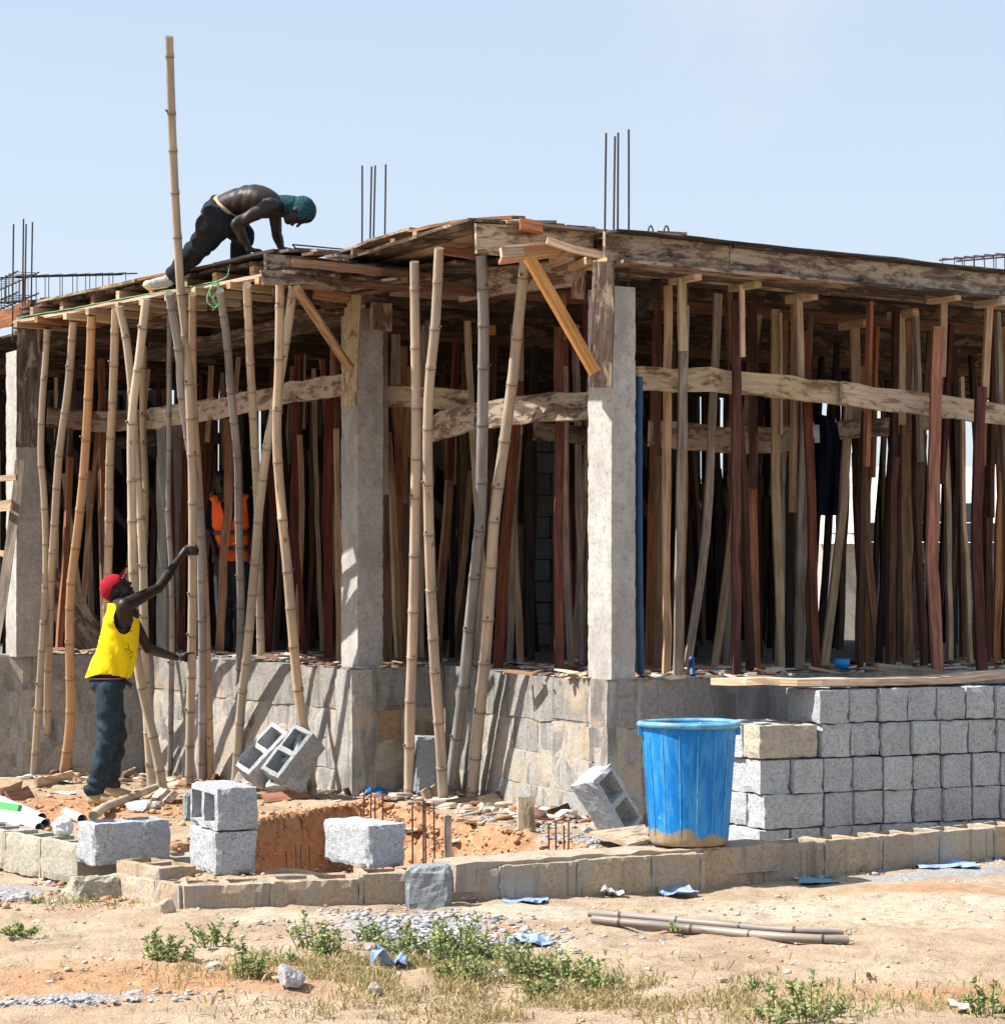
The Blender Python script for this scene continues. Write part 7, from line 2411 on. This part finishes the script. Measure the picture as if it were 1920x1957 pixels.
# jeans
je = [('e', S(205, 1306), (0.128, 0.165, 0.10)), ('c', hipN, knN, 0.102, 0.072), ('c', knN, anN + Vector((0, 0, 0.02)), 0.072, 0.062), ('c', hipF, knF, 0.102, 0.072), ('c', knF, anF + Vector((0, 0, 0.02)), 0.072, 0.062), ('e', anN + Vector((0, 0, 0.01)), (0.078, 0.06, 0.05)), ('e', anF + Vector((0, 0, 0.01)), (0.075, 0.06, 0.05))]
zj = S(0, 1292).z
def jean_disp(co):
    return 0.004 + 0.008 * np.sin(co[:, 2] * 42 + co[:, 0] * 30 + 4 * fbm(co * 5, 2, 2)) * np.clip(1.2 - abs(co[:, 2] - 0.25) * 1.4, 0.2, 1) + 0.006 * fbm(co * 11, 3, 5)
jo = fuse('jeans', je, 'jeans', man, 0.007, 4, jean_disp, lambda c: c.z > zj)
thicken(jo, 0.004)
mb = MB()
ring = [Vector((S(205, 1296).x + 0.132 * math.cos(a), YD + 0.165 * math.sin(a), S(0, 1296).z)) for a in np.linspace(0, 2 * math.pi, 41)]
tube(mb, ring, 0.014, 8, 0, True, False, ref=(0, 0, 1)); mb.build('belt', 'belt', man)
mb = MB(); tube(mb, [v * 1 + Vector((0, 0, 0.0)) + (v - Vector((S(205, 1296).x, YD, v.z))).normalized() * 0.0115 for v in ring], 0.0045, 6, 0, True, False, ref=(0, 0, 1)); mb.build('belt_stripe', 'belt_pink', man)
mb = MB(); beam(mb, [S(234, 1299, -0.08), S(243, 1305, -0.10), S(252, 1311, -0.11)], 0.035, 0.004, (0.2, 0, 1), 0, 0, 0.1); mb.build('belt_end', 'belt', man)
# boots
def boot(an, toe, w=0.045, nm='boot', mat='boot'):
    heel = Vector((an.x - 0.02, an.y, gh(an.x, an.y) + 0.045)); toe = Vector(toe); toe.z = gh(toe.x, toe.y) + 0.038
    m = heel.lerp(toe, .55) + Vector((0, 0, 0.008))
    zfl = min(heel.z - 0.045, toe.z - 0.038) + 0.004
    ob_ = fuse(nm, [('c', an + Vector((0, 0, -0.01)), heel + Vector((0.01, 0, 0.03)), 0.05, 0.048), ('c', heel, m, 0.046, 0.048), ('c', m, toe, 0.048, 0.038), ('c', heel + Vector((.02, 0, .04)), m, 0.045, 0.04)], mat, man, 0.006, 3)
boot(anN, S(216, 1532, -0.16)); boot(anF, S(246, 1516, 0.22))
# cap
def shell_above(c): return (c - hc).dot(hu) < -0.005 + 0.25 * (c - hc).dot(hd) * 0 - 0.35 * max(0, -(c - hc).dot(hd))
co_ = fuse('cap', [('e', hp(-0.015, 0, 0.028), (0.106, 0.086, 0.102), RH)], 'cap_red', man, 0.006, 2, None, lambda c: (c - hc).dot(hu) < 0.028 - 0.55 * max(0, -(c - hc).dot(hd)))
thicken(co_, 0.004)
mb = MB(); vs_ = []; fs_ = []
for side in (0, 1):
    for j in range(7):
        for i in range(11):
            a = (i - 5) / 5 * 0.95; r = 0.088 + 0.088 * j / 6 * math.cos(a * 0.9)
            vs_.append(hp(r * math.cos(a), r * 0.92 * math.sin(a), 0.052 - 0.028 * (abs(a) ** 2) + 0.045 * j / 6 + side * 0.004))
    b0 = side * 77
    for j in range(6):
        for i in range(10):
            q = (b0 + j * 11 + i, b0 + j * 11 + i + 1, b0 + (j + 1) * 11 + i + 1, b0 + (j + 1) * 11 + i)
            fs_.append(q if side else q[::-1])
mb.add(vs_, fs_, None, 0, True)
mb.build('cap_brim', 'cap_red', man)
mb = MB(); r_ = random.Random(9)
for k in range(26):
    a = r_.uniform(-.8, .8); r = 0.10 + r_.uniform(0, .066) * math.cos(a)
    q = hp(r * math.cos(a), r * .92 * math.sin(a), 0.0495 - 0.028 * a * a + 0.045 * (r - 0.088) / 0.088 / max(.3, math.cos(a * .9)))
    v, f = ell_mesh(q, (0.005, 0.005, 0.009), RH, 6, 4); mb.add(v, f)
mb.build('brim_dots', 'white_print', man)
mb = MB()
lg = [hp(-0.075 + 0.024 * math.cos(a), -0.083 + 0.010 * math.cos(a) , 0.055 + 0.024 * math.sin(a)) for a in np.linspace(0.3, 5.6, 14)]
tube(mb, lg, 0.005, 6); mb.build('cap_logo', 'white_print', man)
mb = MB(); wd_ = (w2 - e2).normalized(); q = w2 - wd_ * 0.035
tube(mb, [q - wd_ * 0.012, q + wd_ * 0.012], 0.032, 16, 0, True, True); mb.build('wrist_watch', 'metal', man)

# ---- man crouching on the deck
RD = 17.45
def T(px, py, dd=0.0): return P(px, py, RD + dd)
rm = empty('person', T(430, 500, 0.3), 'shirtless man in black trousers and teal head scarf crouching on the deck edge', 'person')
b = []
hC = T(571, 405, 0.0)
fd = Vector((0.12, -0.12, -0.98)).normalized(); fu = Vector((0.98, 0.05, 0.12)).normalized(); fs2 = fd.cross(fu).normalized(); RH2 = Matrix((fd, fs2, fu)).transposed()
def h2(f, s, u): return hC + fd * f + fs2 * s + fu * u
b += [('e', h2(-0.005, 0, 0.015), (0.094, 0.075, 0.092), RH2), ('e', h2(0.02, 0, -0.05), (0.066, 0.058, 0.07), RH2), ('e', h2(0.052, 0, -0.085), (0.032, 0.034, 0.03), RH2), ('c', h2(0.084, 0, 0.01), h2(0.104, 0, -0.022), 0.009, 0.013), ('e', h2(0.084, 0, -0.058), (0.016, 0.024, 0.014), RH2),
      ('e', h2(0, 0.075, -0.01), (0.02, 0.01, 0.03), RH2), ('e', h2(0, -0.075, -0.01), (0.02, 0.01, 0.03), RH2)]
neck = T(538, 398, 0.02)
b += [('c', h2(-0.02, 0, -0.06), neck, 0.055, 0.068)]
upb = T(502, 388, 0.04); midb = T(468, 385, 0.10); low = T(440, 394, 0.16); pelv = T(424, 408, 0.2)
b += [('l', [(T(412, 418, .2), 0.09, 0.14), (T(425, 405, .2), 0.115, 0.155), (T(441, 393, .16), 0.105, 0.14), (T(464, 386, .11), 0.112, 0.15), (T(488, 384, .06), 0.120, 0.175), (T(508, 388, .03), 0.112, 0.18), (T(527, 395, .02), 0.085, 0.14), (T(536, 399, .02), 0.05, 0.09)])]
s1 = T(516, 393, -0.15); s2_ = T(524, 395, 0.20)
el1 = T(451, 428, -0.22); wr1 = T(474, 473, -0.12); el2 = T(529, 448, 0.22); wr2 = T(537, 473, 0.12)
b += [('c', neck, s1, 0.055, 0.060), ('c', neck, s2_, 0.055, 0.060), ('c', s1, s1.lerp(el1, .4), 0.062, 0.052), ('c', s1.lerp(el1, .4), el1, 0.052, 0.040), ('c', el1, el1.lerp(wr1, .3), 0.042, 0.042), ('c', el1.lerp(wr1, .3), wr1, 0.042, 0.027),
      ('c', s2_, s2_.lerp(el2, .4), 0.060, 0.048), ('c', s2_.lerp(el2, .4), el2, 0.048, 0.038), ('c', el2, el2.lerp(wr2, .3), 0.040, 0.040), ('c', el2.lerp(wr2, .3), wr2, 0.040, 0.026)]
def flat_hand(w, dirv, sgn):
    dirv = Vector(dirv).normalized(); side = Vector((0, 0, 1)).cross(dirv).normalized()
    out = [('e', w + dirv * 0.045, (0.042, 0.042, 0.018))]
    out = [('c', w, w + dirv * 0.05 + side * 0.015, 0.024, 0.019), ('c', w, w + dirv * 0.05 - side * 0.015, 0.024, 0.019), ('c', w + dirv * .02 - side * .02, w + dirv * 0.06, 0.018, 0.018)]
    for i in range(4):
        o_ = (i - 1.5) * 0.02
        L = [.055, .068, .064, .05][i]
        a = w + dirv * 0.06 + side * o_; m_ = a + dirv * L * .5 + side * o_ * .3 + Vector((0, 0, 0.012)); e_ = a + dirv * L + side * o_ * .5 + Vector((0, 0, -0.008))
        out += [('c', a, m_, 0.0105, 0.0095), ('c', m_, e_, 0.0095, 0.008)]
    a = w + dirv * 0.02 + side * sgn * 0.025
    out += [('c', a, a + (dirv * .6 + side * sgn).normalized() * 0.035, 0.013, 0.011), ('c', a + (dirv * .6 + side * sgn).normalized() * 0.035, a + (dirv + side * sgn * .6).normalized() * 0.065, 0.011, 0.009)]
    return out
b += flat_hand(wr1 + Vector((0, 0, -0.01)), (0.8, -0.45, -0.25), 1)
b += flat_hand(wr2 + Vector((0, 0, -0.01)), (0.8, -0.5, -0.2), 1)
hN = T(428, 418, 0.08); hF = T(432, 418, 0.30)
kB = T(385, 466, 0.25); aB = T(333, 524, 0.45)       # leg stretched back
kF = T(463, 448, 0.26); aF = T(457, 490, 0.33)       # bent leg
b += [('c', hN, kB, 0.085, 0.058), ('c', kB, aB, 0.052, 0.036), ('c', hF, kF, 0.085, 0.058), ('c', kF, aF, 0.054, 0.038)]
def back_disp(co):
    r = 0.004 * np.sin(co[:, 0] * 75 - co[:, 2] * 30) * np.exp(-(((co[:, 0] - T(462, 0).x) / 0.09) ** 2))
    return r + 0.002 * fbm(co * 12, 2, 2)
fuse('body', b, 'skin', rm, 0.0055, 4, back_disp)
tr = [('l', [(T(410, 424, .2), 0.12, 0.16), (T(424, 407, .2), 0.13, 0.172), (T(438, 396, .17), 0.122, 0.160), (T(447, 391, .15), 0.120, 0.158)]), ('c', hN, kB, 0.115, 0.088), ('c', kB, aB, 0.084, 0.058), ('c', hF, kF, 0.112, 0.085), ('c', kF, aF, 0.083, 0.062), ('c', T(416, 412, 0.1), T(402, 436, 0.15), 0.11, 0.11)]
wa = T(437, 397, 0.16); wn_dir = Vector((0.66, -0.25, 0.72)).normalized()
def tdisp(co): return 0.004 + 0.005 * np.sin(co[:, 0] * 48 + co[:, 2] * 40 + 5 * fbm(co * 5, 2, 4)) + 0.006 * fbm(co * 12, 4, 6)
to = fuse('trousers', tr, 'trousers_black', rm, 0.007, 4, tdisp, lambda c: (c - wa).dot(wn_dir) > 0.0 and (c - wa).length < 0.26 and c.z > T(0, 418).z)
thicken(to, 0.004)
mb = MB()
A_ = wn_dir.orthogonal().normalized(); A_ = (Vector((0, 1, 0)) - wn_dir * wn_dir.y).normalized(); B_ = wn_dir.cross(A_)
ring = [wa - wn_dir * 0.004 + A_ * (0.150 * math.cos(a)) + B_ * (0.112 * math.sin(a)) for a in np.linspace(0, 2 * math.pi, 49)]
tube(mb, ring, 0.021, 8, 0, True, False, ref=wn_dir); mb.build('waistband', 'elastic', rm)
# shoes
zdk = aB.z
fuse('shoe', [('c', aB + Vector((0, 0, -0.02)), T(318, 537, 0.45), 0.046, 0.044), ('c', T(322, 537, 0.45), T(300, 541, 0.45), 0.044, 0.042), ('c', T(300, 541, 0.45), T(286, 544, 0.45), 0.042, 0.036)], 'sneaker', rm, 0.006, 3)
fuse('shoe_toe', [('e', T(284, 544, 0.45), (0.045, 0.045, 0.036)), ('c', T(284, 550, 0.45), T(318, 545, 0.45), 0.02, 0.02)], 'sole', rm, 0.006, 3)
fuse('shoe', [('c', aF + Vector((0, 0, -0.02)), T(457, 498, 0.33), 0.044, 0.042), ('c', T(455, 498, 0.33), T(474, 496, 0.22), 0.042, 0.036)], 'sneaker', rm, 0.006, 3)
# head scarf
sc = fuse('head_scarf', [('e', h2(-0.010, 0, 0.024), (0.104, 0.084, 0.098), RH2), ('c', h2(-0.05, 0, -0.04), h2(-0.075, 0, -0.12), 0.070, 0.060), ('c', h2(-0.055, 0, -0.09), T(540, 390, 0.0), 0.062, 0.050)], 'durag', rm, 0.006, 3, lambda co: 0.004 * fbm(co * 10, 3, 2) + 0.004,
          lambda c: (c - hC).dot(fd) > 0.075 or ((c - hC).dot(fd) > 0.012 and (c - hC).dot(fu) < -0.01))
thicken(sc, 0.004)

# ---- worker in orange vest
VD = 22.4
def V(px, py, dd=0.0): return P(px, py, VD + dd)
vm = empty('person', (V(440, HY).x, VD, SLAB), 'worker in an orange reflective vest standing inside behind the bamboo poles', 'person')
hv = V(424, 922); b = []
b += [('e', hv + Vector((0, 0, .01)), (0.085, 0.09, 0.11)), ('e', hv + Vector((0.0, -0.02, -0.06)), (0.062, 0.065, 0.07)), ('c', hv + Vector((0, -0.1, 0.0)), hv + Vector((0, -0.11, -0.03)), 0.01, 0.014), ('c', hv + Vector((0.01, 0.02, -0.08)), V(436, 955), 0.055, 0.065)]
sL = V(410, 962); sR = V(470, 958)
b += [('c', V(438, 955), sL, 0.065, 0.06), ('c', V(438, 955), sR, 0.065, 0.06), ('e', V(441, 985), (0.16, 0.10, 0.16)), ('e', V(442, 1030), (0.14, 0.095, 0.16)), ('e', V(443, 1070), (0.15, 0.105, 0.10))]
for (s_, e_, w_) in ((sL, V(399, 1012), V(412, 1052, -0.12)), (sR, V(487, 1010), V(480, 1055, -0.1))):
    b += [('c', s_, e_, 0.055, 0.043), ('c', e_, w_, 0.043, 0.028), ('c', w_, w_ + Vector((0, -.03, -.05)), 0.03, 0.028)]
    for i in range(4):
        q = w_ + Vector(((i - 1.5) * .018, -.035, -.07)); b += [('c', q, q + Vector((0, 0.0, -.045)), 0.0095, 0.008)]
    b += [('c', w_ + Vector((.03, -.03, -.03)), w_ + Vector((.045, -.04, -.07)), 0.011, 0.009)]
b += [('c', V(428, 1080), V(428, 1165), 0.085, 0.06), ('c', V(428, 1165), V(432, 1238), 0.055, 0.04), ('c', V(458, 1080), V(462, 1165), 0.085, 0.06), ('c', V(462, 1165), V(464, 1238), 0.055, 0.04)]
fuse('body', b, 'skin', vm, 0.008, 3)
vd = lambda co: 0.004 + 0.006 * fbm(co * 9, 3, 6)
o = fuse('undershirt', [('c', sL, V(400, 1005), 0.062, 0.052), ('c', sR, V(486, 1003), 0.062, 0.052), ('e', V(441, 985), (0.165, 0.105, 0.15))], 'cloth_dark', vm, 0.009, 3, vd)
o = fuse('vest', [('e', V(441, 985), (0.172, 0.125, 0.165)), ('e', V(442, 1030), (0.165, 0.125, 0.17)), ('e', V(443, 1062), (0.178, 0.128, 0.12)), ('c', V(412, 960), V(425, 1000), 0.06, 0.10), ('c', V(468, 957), V(456, 1000), 0.06, 0.10)], 'vest', vm, 0.008, 4, vd,
         lambda c: c.z < V(0, 1073).z or (abs(c.x - V(441, 0).x) < 0.075 * (c.z - V(0, 1015).z) / 0.25 and c.y < VD and c.z > V(0, 1015).z))
thicken(o, 0.004)
for py in (1019, 1049):
    mb = MB(); cx_ = V(442, py).x; z_ = V(0, py).z
    ring = [Vector((cx_ + 0.176 * math.cos(a), VD + 0.136 * math.sin(a), z_)) for a in np.linspace(0, 2 * math.pi, 41)]
    vs_ = [v + Vector((0, 0, -.02)) for v in ring] + [v + Vector((0, 0, .02)) for v in ring] ; n_ = len(ring)
    mb.add(vs_, [(i, i + 1, n_ + i + 1, n_ + i) for i in range(n_ - 1)], None, 0, True)
    o = mb.build('reflective_band', 'band', vm); thicken(o, 0.004)
fuse('trousers', [('e', V(443, 1082), (0.16, 0.115, 0.09)), ('c', V(428, 1085), V(428, 1165), 0.10, 0.078), ('c', V(428, 1165), V(432, 1236), 0.078, 0.065), ('c', V(458, 1085), V(462, 1165), 0.10, 0.078), ('c', V(462, 1165), V(464, 1236), 0.078, 0.065)], 'trousers_grey', vm, 0.008, 3, vd)
for x in (432, 464):
    fuse('shoe', [('c', V(x, 1243), V(x - 2, 1244, -0.16), 0.045, 0.036)], 'trousers_black', vm, 0.008, 2)
